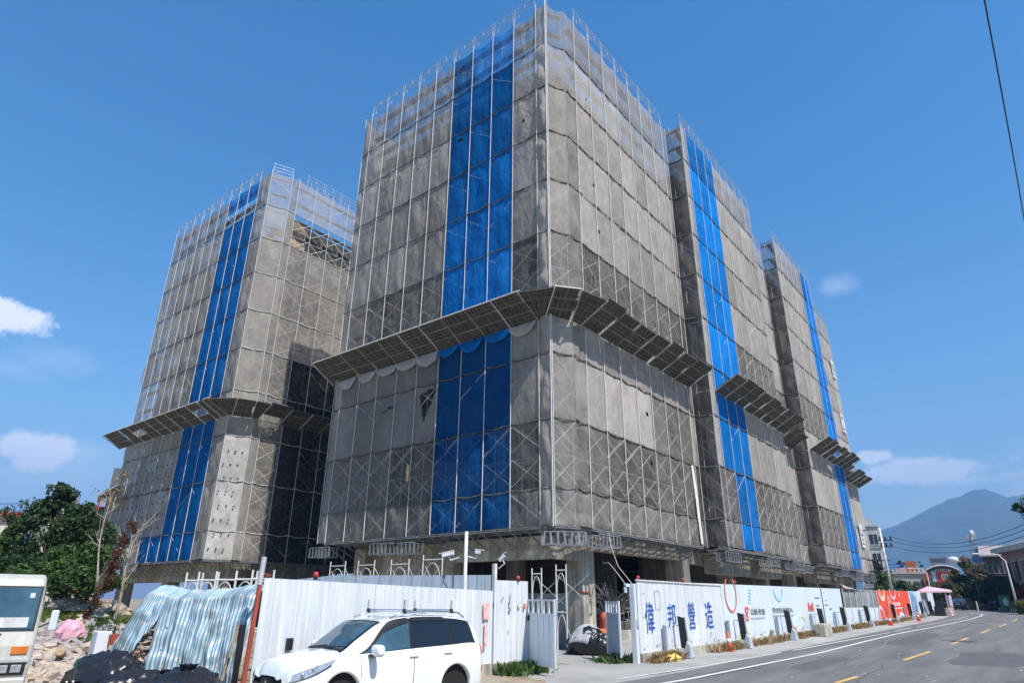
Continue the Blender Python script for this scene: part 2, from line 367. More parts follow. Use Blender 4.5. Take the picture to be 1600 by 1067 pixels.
def sheet(name, outline_fn, ys_, dz, m_):
    mb = MB()
    for y in ys_:
        a, b = outline_fn(y); 
        for k in range(5): mb.v.append((lerp(a, b, k/4), y, gz(y)+dz))
    for j in range(len(ys_)-1):
        for k in range(4): mb.f.append((j*5+k, j*5+k+1, (j+1)*5+k+1, (j+1)*5+k)); mb.mi.append(0)
    return obj(name, mb, m_, kind='structure')
YS = [-40, -10, 0, 10, 15, 20, 25, 30, 40, 50, 56, 65, 74, 79, 84, 90]
sheet('pavement', lambda y: (-12.2, -9.55), [12, 15, 20, 30, 40, 50, 56, 65, 74, 79, 84, 90, 93], .002, M['slab'])
sheet('site_floor', lambda y: (-40 if y > 23 else -13.5, -12.2), [14.5, 15.5, 20, 23.01, 25, 40, 56, 74, 84, 90], .002, M['slab'])
sheet('road', lambda y: (-10.2 if y < 14 else -9.55, 4.5), YS, .004, M['asphalt'])
sheet('road', lambda y: (-70, 40), [90, 97, 104, 109], .003, M['asphalt'])
def stripe(name, pts, w, m_):
    mb = MB(); n = len(pts)
    for i, p in enumerate(pts):
        d = (Vector(pts[min(i+1, n-1)])-Vector(pts[max(i-1, 0)])).normalized(); s = Vector((-d.y, d.x))*w/2
        for q in (1, -1): mb.v.append((p[0]+s.x*q, p[1]+s.y*q, gz(p[1])+.009))
    for i in range(n-1): mb.f.append((2*i, 2*i+1, 2*i+3, 2*i+2)); mb.mi.append(0)
    return obj(name, mb, m_, kind='structure')
edge = [(-8.65, y) for y in (-20, 0, 10, 15)]+[(-8.54, 18.5), (-8.13, 29.6), (-8.2, 38), (-8.2, 46.2), (-7.75, 57.6), (-7.45, 70), (-7.25, 78), (-7.1, 84.8), (-7.4, 90), (-9.0, 94.5), (-13, 97), (-24, 98.5)]
stripe('road_line', edge, .16, M['paint_w'])
stripe('road_line', [(-9.95, 17), (-9.7, 22), (-9.4, 29)], .10, M['paint_w'])
stripe('road_line', [(-9.31, 30.3), (-9.1, 39), (-8.8, 47.5)], .11, M['paint_w'])
stripe('road_line', [(-8.9, 50), (-8.6, 64), (-8.3, 77), (-8.1, 84)], .09, M['paint_w'])
for (a, b, xa, xb) in ((4, 9, -5.4, -5.4), (12, 17, -5.3, -5.25), (20.1, 22, -5.24, -5.11), (28.3, 33, -4.96, -4.78), (38.5, 44.5, -4.61, -4.55), (50, 55, -4.4, -4.3), (60.4, 66.5, -4.16, -4.09), (73.5, 78, -4.02, -3.85)):
    stripe('road_dash', [(xa, a), (xb, b)], .15, M['paint_y'])
# cracks, sealed seams and mended patches
rnd_ = random.Random(3)
for k in range(9):
    x = rnd_.uniform(-7.2, 1.5); y = rnd_.uniform(14, 34); pts = [(x, y)]
    for j in range(rnd_.randint(8, 16)): x += rnd_.gauss(0, .10)+(.25 if k % 3 == 0 else 0); y += rnd_.uniform(.25, .7); pts.append((x, y))
    mb = MB(); w = rnd_.uniform(.006, .014)
    for (a, b) in pts: mb.v += [(a-w, b, gz(b)+.0068), (a+w, b, gz(b)+.0068)]
    for j in range(len(pts)-1): mb.f.append((2*j, 2*j+1, 2*j+3, 2*j+2)); mb.mi.append(0)
    obj('road_crack', mb, M['seal'], kind='structure')
for (x, y, w, l_) in ((-7.0, 25.5, .5, 2.6), (-2.6, 31, 1.1, 3.2), (-6.6, 42, .7, 6), (-1.2, 22.5, .6, 1.4)):
    mb = MB(); n = 12
    for i in range(n):
        t = 2*math.pi*i/n; q = 1+.12*rnd_.uniform(-1, 1); xx_ = x+max(-1, min(1, 1.3*math.cos(t)))*w*q; yy_ = y+max(-1, min(1, 1.3*math.sin(t)))*l_*q; mb.v.append((xx_, yy_, gz(yy_)+.0058))
    mb.f.append(tuple(range(n))); mb.mi.append(0); obj('road_patch', mb, M['patch'], kind='structure')
# tyre wear and chalk scuffs on the asphalt
mb = MB()
for k in range(26):
    x = random.uniform(-7.8, 3); y = random.uniform(12, 40); a = random.uniform(-.3, .3); l_ = random.uniform(.08, .35)
    dx, dy = math.sin(a)*l_, math.cos(a)*l_; w = random.uniform(.01, .03); z = lambda yy: gz(yy)+.0075
    mb.add([(x-w, y, z(y)), (x+w, y, z(y)), (x+dx+w, y+dy, z(y+dy)), (x+dx-w, y+dy, z(y+dy))], [(0, 1, 2, 3)])
obj('road_scuffs', mb, M['paint_w'], kind='structure')
# ------------------------------------------------------------------ scaffolds wrapped in netting
ROWS = [5.2, 6.9, 10.2, 13.6, 17.2, 20.7, 24.1, 27.5, 30.9, 34.2, 37.6]
class Face:
    def __init__(s, p0, p1, ts=None, nb=None):
        s.p0 = Vector((*p0, 0)); s.p1 = Vector((*p1, 0)); s.len = (s.p1-s.p0).length
        s.d = (s.p1-s.p0)/s.len; s.n = Vector((s.d.y, -s.d.x, 0))
        s.ts = ts if ts else [s.len*i/nb for i in range(nb+1)]
    def P(s, t, z, o=0.): return s.p0+s.d*t+s.n*o+Vector((0, 0, z))
def net(root, face, b0, b1, z0, z1, mt_, dens, tint=1., wr=.05, top=0., bottom=0., holes=(), bulge=.07, label=None, fine=1, off=0., clip=None):
    mb = MB(); dl = []; tl = []; sd = random.uniform(0, 99)
    for b in range(b0, b1):
        ta, tb = face.ts[b], face.ts[b+1]; w = tb-ta; nu = max(4, int(w/.17*fine)); nv = max(5, int((z1-z0)/.25*fine))
        dj = dens+random.uniform(-.09, .06); tj = tint*random.uniform(.84, 1.10); o = len(mb.v); bu = bulge*random.uniform(.3, 1.4)
        sg = top*random.uniform(.5, 1.3)
        for j in range(nv+1):
            v = j/nv
            for i in range(nu+1):
                u = i/nu; t = lerp(ta, tb, u); z = lerp(z0+bottom*noise.noise(Vector((t*.9, sd, 0))), z1-sg*math.sin(math.pi*u), v)
                p = face.P(t, z)
                q = Vector((t*1.1+sd, z*.55+t*.3, sd)); pin = min(1, 4*u*(1-u)+.15)*min(1, 6*v*(1-v)+.25)
                f1 = noise.noise(q*1.3); f2 = abs(noise.noise(q*2.9+Vector((7, 3, 1))))
                hang = noise.noise(Vector((t*4.5+sd, z*.28, sd)))*(1-v*.5)
                o_ = off+bu*math.sin(math.pi*u)*math.sin(math.pi*v)+wr*pin*(f1*1.6+f2*1.2+hang*1.3)
                mb.v.append(tuple(p+face.n*o_)); dl.append(dj+.05*f1); tl.append(tj)
        for j in range(nv):
            for i in range(nu):
                t = lerp(ta, tb, (i+.5)/nu); z = lerp(z0, z1, (j+.5)/nv)
                if any(h(t, z) for h in holes): continue
                a = o+j*(nu+1)+i; mb.f.append((a, a+1, a+nu+2, a+nu+1)); mb.mi.append(0)
    mb.at = {'dens': dl, 'tint': tl}
    return obj('safety_net', mb, M[mt_], root, smooth=True, label=label)
def poles(root, face, z0, z1, off=.07, r=.023, m_='steelwhite', idx=None):
    if root['label'].find('along') > 0 or root['label'].find('middle') > 0: r = .016
    for i, t in enumerate(face.ts):
        if idx is not None and i not in idx: continue
        pts = []; k = 14
        for j in range(k+1):
            z = lerp(z0, z1, j/k); pts.append(face.P(t+.018*noise.noise(Vector((t*3, z*.5, 1))), z, off))
        obj('pole', MB().path(pts, r, 5), M[m_], root)
def frames(root, face, z0, z1, skip=(), depth=.9, inner=True):
    "cross braces between the uprights of each lift, transoms, and the inner row of uprights"
    n = max(1, round((z1-z0)/1.7)); h = (z1-z0)/n
    for k in range(0, n, 2):
        mb = MB()
        for kk in (k, k+1):
            if kk >= n: continue
            za = z0+kk*h; zb = za+h
            for a, b in zip(face.ts, face.ts[1:]):
                if b-a < 1.: continue
                mb.tube(face.P(a, za+.2, -.09), face.P(b, zb-.2, -.09), .021, 4, cap=False)
                mb.tube(face.P(a, zb-.2, -.12), face.P(b, za+.2, -.12), .021, 4, cap=False)
                mb.tube(face.P(a, zb-.25, -depth), face.P(b, za+.2, -depth), .014, 4, cap=False)
            for a in face.ts: mb.tube(face.P(a, zb-.2, 0), face.P(a, zb-.2, -depth), .02, 4, cap=False)
        for a, b in zip(face.ts, face.ts[1:]):
            if b-a > 1. and random.random() < .5:
                q_ = random.choice((0, 1)); za = z0+k*h; mb.tube(face.P(a, za+.2 if q_ else za+h-.2, .035), face.P(b, za+h-.2 if q_ else za+.2, .035), .011, 4, cap=False)
        obj('cross_brace', mb, M['steelwhite'], root)
        mb = MB()
        for kk in (k, k+1):
            if kk >= n: continue
            z = z0+kk*h+h-.12; mb.obox(face.P(face.len/2, z, -depth*.62), face.d, face.n, Vector((0, 0, 1)), face.len/2-.05, depth*.22, .025)
        obj('walkway', mb, M['plank'], root)
    if inner:
        mb = MB()
        for a in face.ts: mb.tube(face.P(a, z0, -depth), face.P(a, z1, -depth), .022, 4, cap=False)
        obj('inner_frame', mb, M['steelwhite'], root)
def ropes(root, face, zs, b0=0, b1=None, r=.035, m_='rope'):
    b1 = len(face.ts)-1 if b1 is None else b1
    for z in zs:
        pts = []; rr = []; t = face.ts[b0]; sd = random.uniform(0, 50)
        while t < face.ts[b1]+.01:
            # sag between the uprights
            k = max(i for i in range(len(face.ts)) if face.ts[i] <= t+1e-6); k = min(k, len(face.ts)-2)
            u = (t-face.ts[k])/(face.ts[k+1]-face.ts[k])
            pts.append(face.P(t, z-.10*math.sin(math.pi*u)+.05*noise.noise(Vector((t*2, sd, 0))), .05)); rr.append(r*(1+1.1*noise.noise(Vector((t*3.3, sd, 5))))); t += .2
        if len(pts) > 1: obj('tie_rope', MB().path(pts, rr, 5), M[m_], root)
def guard(root, face, z, step=1.8, off=0.05):
    mb = MB(); L_ = face.len; n = max(1, round(L_/step))
    for i in range(n+1):
        t = L_*i/n
        for dd in (-.1, .1):
            if 0 <= t+dd <= L_: mb.tube(face.P(t+dd, z-.1, off), face.P(t+dd, z+1.05, off), .022, 4)
        if i < n:
            tm = L_*(i+.5)/n; mb.tube(face.P(tm, z+.55, off), face.P(tm, z+.85, off), .03, 4)
            tm = L_*(i+.4)/n; mb.tube(face.P(tm-.3, z+.0, off), face.P(tm-.3, z+.3, off), .03, 4)
    for h in (.3, .62, .98): mb.tube(face.P(0, z+h, off), face.P(L_, z+h, off), .018, 4)
    obj('guard_rail', mb, M['steel'], root)
def brackets(root, face, z, zlow, wall, every=.9):
    "cantilever frames under the scaffold foot: a ledger out and a diagonal back to the wall"
    mb = MB(); n = max(1, int(face.len/every))
    for i in range(n+1):
        t = face.len*i/n
        mb.tube(face.P(t, z, .12), face.P(t, z, -wall), .04, 4); mb.tube(face.P(t, z-.05, .05), face.P(t, zlow, -wall+.05), .035, 4)
        if i % 3 == 1: mb.tube(face.P(t, z-.05, -wall*.5), face.P(t, zlow, -wall*.5), .03, 4)
    for o in (.05, -.5, -wall+.1): mb.tube(face.P(0, z-.02, o), face.P(face.len, z-.02, o), .035, 4)
    obj('foot_bracket', mb, M['footsteel'], root)
    mb = MB(); mb.obox(face.P(face.len/2, z+.07, -.45), face.d, face.n, Vector((0, 0, 1)), face.len/2, .5, .02)
    obj('foot_platform', mb, M['plank'], root)
def framebox(root, c, d, n, L_=1.9, h=.55, w=.6):
    "ladder-like metal cage hanging under the netting"
    mb = MB(); c = Vector(c); Z = Vector((0, 0, 1))
    for s in (-1, 1):
        for q in (-1, 1): mb.tube(c+d*(-L_/2)+n*(w/2*s)+Z*(h/2*q), c+d*(L_/2)+n*(w/2*s)+Z*(h/2*q), .035, 4)
        for k in range(7):
            t = -L_/2+L_*k/6; mb.obox(c+d*t+n*(w/2*s), d, n, (Z+d*.12*random.uniform(-1, 1)).normalized(), .045, .02, h/2)
        for k in range(3):
            t = -L_/2+L_*k/2; mb.tube(c+d*t-n*w/2+Z*(h/2), c+d*t+n*w/2+Z*(h/2), .03, 4)
    obj('hanging_frame', mb, M['footsteel'], root)
def canopy(root, faces, z0=15.5, rise=.95, out_=1.75, ext=(0, 0), net_=True):
    "sloping catch canopy: dark decking in trays on pale outriggers, one face after another with folded corners"
    Z = Vector((0, 0, 1))
    for fi, f in enumerate(faces):
        ex0 = ext[0] if fi == 0 else 0; ex1 = ext[1] if fi == len(faces)-1 else 0
        ts = [t for t in f.ts]; 
        if ex0: ts[0] -= ex0
        if ex1: ts[-1] += ex1
        sl = (f.n*out_+Z*rise); sl_n = sl.normalized(); nn = f.d.cross(sl_n)
        for a, b in zip(ts, ts[1:]):
            if b-a < .5: continue
            rough_ = f.n.x > .9; A = f.P(a, z0+(random.uniform(-.07, .05) if rough_ else 0), .05); Lq = sl.length*(random.uniform(.93, 1.08) if rough_ else 1)
            mb = MB(); mb.m = 0
            rows_ = 3
            for r_ in range(rows_):
                if random.random() < .02 and f.len > 4: continue
                cut = random.choice((0, 0, 0, .12)); tl_ = random.uniform(-.03, .03)
                mb.obox(A+f.d*((b-a)/2-cut/2)+sl_n*Lq*(r_+.5)/rows_+nn*random.uniform(-.02, .02), (f.d+nn*tl_).normalized(), sl_n, nn, (b-a)/2-.012-cut/2, Lq/6-.006, .010)
            mb.m = 1
            for r_ in range(rows_):
                q0 = Lq*r_/rows_; q1 = Lq*(r_+1)/rows_; style = random.choice((0, 1, 1, 2))
                for e_ in (q0+.03, q1-.03): mb.obox(A+f.d*(b-a)/2+sl_n*e_+nn*.03, f.d, sl_n, nn, (b-a)/2, .014, .016)
                nb_ = 5 if style == 0 else 4
                for k in range(nb_):
                    t = (b-a)*(k+.5)/nb_; mb.obox(A+f.d*t+sl_n*(q0+q1)/2+nn*.028, f.d, sl_n, nn, .010, (q1-q0)/2, .012)
                if style:
                    for k in range(style+1):
                        q = lerp(q0, q1, (k+1)/(style+2)); mb.obox(A+f.d*(b-a)/2+sl_n*q+nn*.028, f.d, sl_n, nn, (b-a)/2, .008, .012)
            obj('deck_tray', mb, (M['panel'], M['bar']), root)
        for a in ts: obj('outrigger', MB().tube(f.P(a, z0-.10, .0), f.P(a, z0+rise-.08, out_+.05), .033, 5), M['steelwhite'] if random.random() > .25 else M['rustpipe'], root)
        mb = MB(); mb.tube(f.P(ts[0], z0+rise, out_+.05), f.P(ts[-1], z0+rise, out_+.05), .035, 5)
        mb.tube(f.P(ts[0], z0+rise+.10, out_-.1), f.P(ts[-1], z0+rise+.10, out_-.1), .022, 5)
        if not (f.n.x > .9): obj('edge_rail', mb, M['steelwhite'], root)
        if fi+1 < len(faces):   # folded corner between two faces
            g = faces[fi+1]; mb = MB()
            a0 = f.P(ts[-1], z0, .05); a1 = f.P(ts[-1], z0+rise, out_); b0 = g.P(g.ts[0], z0, .05); b1 = g.P(g.ts[0], z0+rise, out_)
            if (a1-b1).length > .15:
                o_ = Vector((0, 0, -.06))
                mb.m = 0; mb.add([a0, b0, b1, a1, a0+o_*.5, b0+o_*.5, b1+o_*.5, a1+o_*.5], [(0, 1, 2, 3), (7, 6, 5, 4), (0, 3, 7, 4), (3, 2, 6, 7), (2, 1, 5, 6)])
                mb.m = 1
                for q in (.1, .3, .5, .7, .9, 1.): mb.tube(a0.lerp(a1, q)+o_, b0.lerp(b1, q)+o_, .014, 4)
                for q in (.25, .5, .75): mb.tube(a0.lerp(b0, q)+o_, a1.lerp(b1, q)+o_, .014, 4)
                obj('corner_tray', mb, (M['panel'], M['bar']), root)
def flaps(root, face, zt, mt_, b0=0, b1=None):
    "loose top edges of the lower netting tucked up under the canopy, lit where they fold outward"
    b1 = len(face.ts)-1 if b1 is None else b1
    for b in range(b0, b1):
        ta, tb = face.ts[b], face.ts[b+1]
        if tb-ta < .6: continue
        mb = MB(); hh = random.uniform(.55, .85); a1 = random.uniform(.75, 1.15); sd = random.uniform(0, 50); nv = 6; nu = 10
        for j in range(nv+1):
            for i in range(nu+1):
                u = i/nu; v = j/nv; drop = hh*(math.sin(math.pi*min(1, u*a1+.05))**.45)
                mb.v.append(tuple(face.P(lerp(ta, tb, u), zt-drop*v+.02*noise.noise(Vector((u*5, v*3, sd))), .09+.16*math.sin(v*2.2)+.05*noise.noise(Vector((u*4, v*4, sd))))))
        for j in range(nv):
            for i in range(nu): a = j*(nu+1)+i; mb.f.append((a, a+1, a+nu+2, a+nu+1)); mb.mi.append(0)
        mb.at = {'dens': [.93]*len(mb.v), 'tint': [1.1]*len(mb.v)}
        obj('net_flap', mb, M[mt_], root, smooth=True)

def rowlist(z0=0, z1=len(ROWS)-1): return [(k, ROWS[k], ROWS[k+1]) for k in range(z0, z1)]
# dens by row, bottom to top
D_FRONT = [.52, .42, .77, .75, .43, .75, .78, .80, .78, .80, .46]
SEE = {0, 1, 4}

# ---- front tower
TA = thing('scaffolding', 'tallest netted scaffold nearest the gate, wide blue stripe left of its corner', 'scaffolding', (-18, 25, 5.2))
fL = Face((-34.18, 24.48), (-17.98, 24.48), nb=9); fL0 = Face((-35.1, 24.6), (-34.18, 24.48), nb=1)
fC0 = Face((-17.98, 24.48), (-17.26, 24.52), nb=1); fC1 = Face((-17.26, 24.52), (-16.70, 25.71), nb=1); fC2 = Face((-16.70, 25.71), (-16.68, 26.73), nb=1)
fR = Face((-16.68, 26.73), (-16.68, 39.33), nb=7); fRe = Face((-16.68, 39.33), (-16.72, 40.12), nb=1)
fLs = Face((-35.1, 40.0), (-35.1, 24.6), nb=8)
tri = lambda t, z: (7.45 < t < 8.95 and 11.35 < z < 13.4 and z > 11.35+(max(t-8.05, 0))*2.3 and z > 11.35+max(8.05-t, 0)*3.2 and z < 13.0+.28*(t-7.4))
slit = lambda t, z: (4.3 < t < 5.3 and abs(z-(12.55+.15*(t-4.3))) < .10)
def hole(t0, z0, a=.12, b=.16): return lambda t, z: ((t-t0)/a)**2+((z-z0)/b)**2 < 1
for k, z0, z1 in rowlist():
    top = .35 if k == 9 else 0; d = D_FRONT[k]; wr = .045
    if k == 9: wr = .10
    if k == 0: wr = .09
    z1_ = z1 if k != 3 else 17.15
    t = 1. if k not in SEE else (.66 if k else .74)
    if k == 9: 
        net(TA, fL, 0, 5, z0, z1, 'netpale', .60, .80, wr, top); net(TA, fL, 5, 6, z0, z1, 'netblue', .72, .62, wr, top); net(TA, fL, 6, 8, z0, z1, 'netblue', .62, 1.25, wr, top)
        net(TA, fL, 8, 9, z0, z1, 'netpale', .55, .78, wr, top)
        net(TA, fC0, 0, 1, z0, z1, 'net', .8, .8, .12, .1); net(TA, fC1, 0, 1, z0, z1, 'netpale', .62, .75, .08, .5); net(TA, fC2, 0, 1, z0, z1, 'netpale', .70, .7, .12, .2)
        net(TA, fR, 0, 7, z0, z1, 'netpale', .72, .74, .10, .3); net(TA, fRe, 0, 1, z0, z1, 'netpale', .7, .7, .08)
        net(TA, fL0, 0, 1, z0, z1, 'net', .8, .9, .10)
        continue
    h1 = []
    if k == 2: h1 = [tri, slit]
    net(TA, fL, 0, 5, z0, z1, 'net', d if k != 2 else .86, t*((.70 if k > 1 else .95) if k < 4 else 1), wr, 0, .12 if k == 0 else 0, holes=h1, fine=1.6 if k == 2 else 1, label='grey net panel row with a torn triangular hole' if k == 2 else None)  # lower rows tinted darker to deepen the shade below the canopy
    net(TA, fL, 5, 8, z0, z1, 'netblue', (.72, .66, .84, .88, .86, .90, .93, .94, .95)[k], (.66, .66, .50, .52, 1.35, 1.25, 1.05, .88, .80)[k], wr, 0, .05, holes=[hole(9.9, 30.2)] if k == 7 else ())  # low blue rows carry the same painted shade in their tint
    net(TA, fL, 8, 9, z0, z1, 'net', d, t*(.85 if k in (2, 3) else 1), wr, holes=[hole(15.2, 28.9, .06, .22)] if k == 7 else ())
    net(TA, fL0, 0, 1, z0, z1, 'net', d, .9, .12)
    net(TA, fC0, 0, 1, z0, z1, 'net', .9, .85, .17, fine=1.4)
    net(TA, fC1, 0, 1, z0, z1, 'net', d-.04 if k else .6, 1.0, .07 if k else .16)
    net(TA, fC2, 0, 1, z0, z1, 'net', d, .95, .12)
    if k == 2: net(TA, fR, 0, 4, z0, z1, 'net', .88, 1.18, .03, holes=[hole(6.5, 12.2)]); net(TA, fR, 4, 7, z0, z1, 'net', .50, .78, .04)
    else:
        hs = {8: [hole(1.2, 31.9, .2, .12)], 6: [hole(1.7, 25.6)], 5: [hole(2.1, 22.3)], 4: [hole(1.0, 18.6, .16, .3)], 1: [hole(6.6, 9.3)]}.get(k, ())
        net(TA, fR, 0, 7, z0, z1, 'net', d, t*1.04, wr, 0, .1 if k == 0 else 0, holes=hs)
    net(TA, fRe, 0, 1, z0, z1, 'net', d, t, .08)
for f in (fL0, fL, fC0, fC1, fR): poles(TA, f, 5.15, 37.9, idx=(set(range(len(f.ts)))-{len(f.ts)-1} if f is not fR else None))
poles(TA, fRe, 5.15, 37.6, idx={1})
obj('corner_pole', MB().path([(-17.27, 24.44, 5.1), (-17.25, 24.43, 20), (-17.27, 24.44, 38.2)], .032, 6), M['steelwhite'], TA)
for f in (fL, fR): frames(TA, f, 5.2, 37.4)
for f in (fC1,): frames(TA, f, 5.2, 37.4, depth=.7, inner=False)
for f in (fL0, fL, fC0, fC1, fC2, fR, fRe): ropes(TA, f, ROWS[1:3]+[13.6]+ROWS[4:10], m_='rope' if f is fL or f is fC0 else 'rope')
for f in (fL, fR): guard(TA, f, 37.7)
for f in (Face((-34.18, 25.5), (-17.98, 25.5), nb=9), Face((-17.8, 26.73), (-17.8, 39.33), nb=7)): guard(TA, f, 36.9)
for f in (fL, fR): brackets(TA, f, 5.08, 4.35, 1.5)
brackets(TA, fC1, 5.08, 4.4, 1.2, .45)
for k, z0, z1 in rowlist(): net(TA, fLs, 0, 8, z0, z1, 'net', .85, .95, .06)
X_, Y_ = Vector((1, 0, 0)), Vector((0, 1, 0))
for c, d, n in (((-34.2, 24.4, 4.6), X_, Y_), ((-28.2, 24.1, 4.55), X_, Y_), ((-26.6, 24.1, 4.5), X_, Y_), ((-17.1, 25.0, 4.6), (X_+Y_).normalized(), (X_-Y_).normalized()), ((-16.4, 27.4, 4.6), Y_, X_)):
    framebox(TA, c, d, n)
# torn cloths and splashes on the netting
mb = MB(); sd = 3
for (pts, yy) in (([(38.65, 10.0), (38.95, 10.1), (39.15, 8.6), (39.2, 7.0), (39.35, 5.3), (39.05, 5.3), (38.9, 6.8), (38.8, 8.4)], 0),):
    mb.add([(-16.55, y, z) for y, z in pts]+[(-16.58, y, z) for y, z in pts], [tuple(range(8)), tuple(range(15, 7, -1))])
obj('plaster_splash', mb, mat('lime_splash', (.78, .77, .74), .9), TA)
def blob(c, n, a, b, r=.9, k=14, seed=1):
    "ragged outline patch, 2 cm thick, lying on a net"
    c = Vector(c); Z = Vector((0, 0, 1)); d = Z.cross(n); top = []
    for i in range(k):
        t = 2*math.pi*i/k; q = 1+.55*noise.noise(Vector((math.cos(t)*2, math.sin(t)*2, seed))); top.append(c+d*a*q*math.cos(t)+Z*b*q*math.sin(t))
    m_ = MB(); m_.add(top+[p+n*.02 for p in top], [tuple(range(k)), tuple(range(2*k-1, k-1, -1))]+[(i, (i+1) % k, k+(i+1) % k, k+i) for i in range(k)]); return m_
obj('yellow_stain', blob((-27.1, 24.33, 8.6), Vector((0, -1, 0)), .12, .55, seed=4), M['yellow'], TA)
C1 = thing('debris_canopy', 'long catch canopy wrapped round the nearest tower at mid height, folded at its corner', 'canopy', (-17, 25, 15.5))
canopy(C1, [fL, Face((-17.6, 24.45), (-16.72, 25.6), nb=1), Face((-16.68, 26.3), (-16.68, 39.33), nb=7)], ext=(1.1, .3))
flaps(TA, fL, 15.5, 'netpale', 0, 5); flaps(TA, fL, 15.5, 'netblue', 5, 8); flaps(TA, fL, 15.5, 'net', 8, 9)

# ---- second tower along the street
TB = thing('scaffolding', 'netted scaffold of the middle block along the road, blue stripe at its near corner', 'scaffolding', (-15.4, 47, 5.2))
bS = Face((-16.72, 40.2), (-15.4, 40.2), nb=1); bF = Face((-15.4, 40.2), (-15.4, 55.3), ts=[0, .9, 2.7, 4.5, 6.3, 8.1, 9.9, 11.7, 13.5, 15.1])
bE = Face((-15.4, 55.3), (-16.75, 55.35), nb=1); bG = Face((-16.75, 55.35), (-16.75, 62.4), nb=4)
for k, z0, z1 in rowlist():
    d = D_FRONT[k]; t = 1. if k not in SEE else (.70 if k else .82)
    if k == 9:
        net(TB, bS, 0, 1, z0, z1, 'netpale', .5, .6, .12, .3); net(TB, bF, 0, 1, z0, z1, 'netpale', .85, .8, .06); net(TB, bF, 1, 4, z0, z1, 'netblue', .9, .95, .07, .3)
        net(TB, bF, 4, 9, z0, z1, 'netpale', .8, .76, .10, .2); net(TB, bG, 0, 4, z0+.2, z1-3.2+2.2, 'netpale', .7, .76, .08, .2); continue
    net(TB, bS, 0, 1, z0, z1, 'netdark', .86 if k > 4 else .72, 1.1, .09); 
    if k < 2: net(TB, bF, 0, 2, z0, z1, 'net', d, t, .06, 0, .1); net(TB, bF, 2, 4, z0, z1, 'netblue', .88, 1.15, .06, 0, .12)
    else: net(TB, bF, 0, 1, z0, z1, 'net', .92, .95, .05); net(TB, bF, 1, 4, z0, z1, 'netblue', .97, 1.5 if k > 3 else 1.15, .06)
    net(TB, bF, 4, 9, z0, z1, 'net', d, t*1.03, .045 if k else .10, 0, .1)
    net(TB, bE, 0, 1, z0, z1, 'net', .9, 1, .05); net(TB, bG, 0, 4, z0, z1, 'net', min(d+.1, .93), t, .05)
for f in (bF, bG): poles(TB, f, 5.15, 37.7 if f is bF else 36.5); frames(TB, f, 5.2, 37.4 if f is bF else 36); ropes(TB, f, ROWS[1:10]); brackets(TB, f, 5.0, 4.4, 1.4)
frames(TB, bS, 5.2, 37.4, depth=.5, inner=False); ropes(TB, bS, ROWS[1:10], r=.045); guard(TB, bF, 37.6); guard(TB, bG, 36.6); guard(TB, Face((-16.6, 40.6), (-16.6, 55), nb=8), 37.1)
for c, d, n in (((-15.7, 41.0, 4.6), Y_, X_), ((-15.2, 47.0, 4.6), Y_, X_), ((-15.2, 52.5, 4.6), Y_, X_), ((-16.2, 58.5, 4.6), Y_, X_)): framebox(TB, c, d, n, 2.4)
C2 = thing('debris_canopy', 'sloping catch canopy across the middle block, starting over the blue stripe', 'canopy', (-15.4, 47, 15.4))
canopy(C2, [Face((-15.4, 40.9), (-15.4, 55.2), nb=8)], z0=15.3, ext=(0, .4))
C3 = thing('debris_canopy', 'short stepped back catch canopy between the middle and the far street block', 'canopy', (-16.7, 58, 15.4))
canopy(C3, [Face((-16.7, 56.0), (-16.7, 61.6), nb=3)], z0=15.3, ext=(.3, .3))
# ---- third tower
TC = thing('scaffolding', 'farthest netted scaffold along the road, narrow blue stripe right of its middle', 'scaffolding', (-15.35, 70, 5.2))
cS = Face((-16.75, 62.45), (-15.35, 62.45), nb=1); cF = Face((-15.35, 62.45), (-15.35, 75.5), ts=[0, 1.8, 3.6, 5.4, 7.2, 9.0, 10.8, 12.4, 13.05])
cE = Face((-15.35, 75.5), (-16.8, 75.55), nb=1); cG = Face((-16.8, 75.55), (-16.8, 88.3), nb=7)
cX = Face((-16.8, 88.3), (-26, 88.3), nb=5)
for k, z0, z1 in rowlist():
    d = D_FRONT[k]; t = 1. if k not in SEE else (.74 if k else .84)
    if k == 9:
        net(TC, cS, 0, 1, z0, z1, 'netpale', .45, .5, .14, .3); net(TC, cF, 0, 5, z0, z1, 'netpale', .85, .8, .08, .15); net(TC, cF, 5, 6, z0, z1, 'netblue', .95, .8, .05); net(TC, cF, 6, 8, z0, z1, 'netblue', .95, 1.3, .05, .2)
        net(TC, cG, 1, 7, z0, z1-.6, 'netpale', .85, .76, .07, .1); continue
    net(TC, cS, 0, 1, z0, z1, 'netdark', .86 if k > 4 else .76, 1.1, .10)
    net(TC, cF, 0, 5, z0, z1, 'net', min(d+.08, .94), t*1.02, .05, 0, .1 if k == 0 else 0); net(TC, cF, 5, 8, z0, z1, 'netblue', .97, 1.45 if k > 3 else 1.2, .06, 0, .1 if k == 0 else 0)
    net(TC, cE, 0, 1, z0, z1, 'net', .9, 1, .05); net(TC, cG, 0, 7, z0, z1, 'net', .94, 1.0, .05, 0, .1 if k == 0 else 0)
    net(TC, cX, 0, 5, z0, z1, 'net', .9, .9, .05)
for f in (cF, cG): poles(TC, f, 5.15, 37.7 if f is cF else 37.1); frames(TC, f, 5.2, 37.2); ropes(TC, f, ROWS[1:10]); guard(TC, f, 37.5 if f is cF else 37.0); brackets(TC, f, 5.0, 4.4, 1.4)
frames(TC, cS, 5.2, 37.2, depth=.5, inner=False); ropes(TC, cS, ROWS[1:10], r=.045)
for c in ((-15.2, 66.5, 4.6), (-15.2, 72.0, 4.6), (-16.4, 78, 4.6), (-16.4, 84, 4.6)): framebox(TC, c, Y_, X_, 2.6)
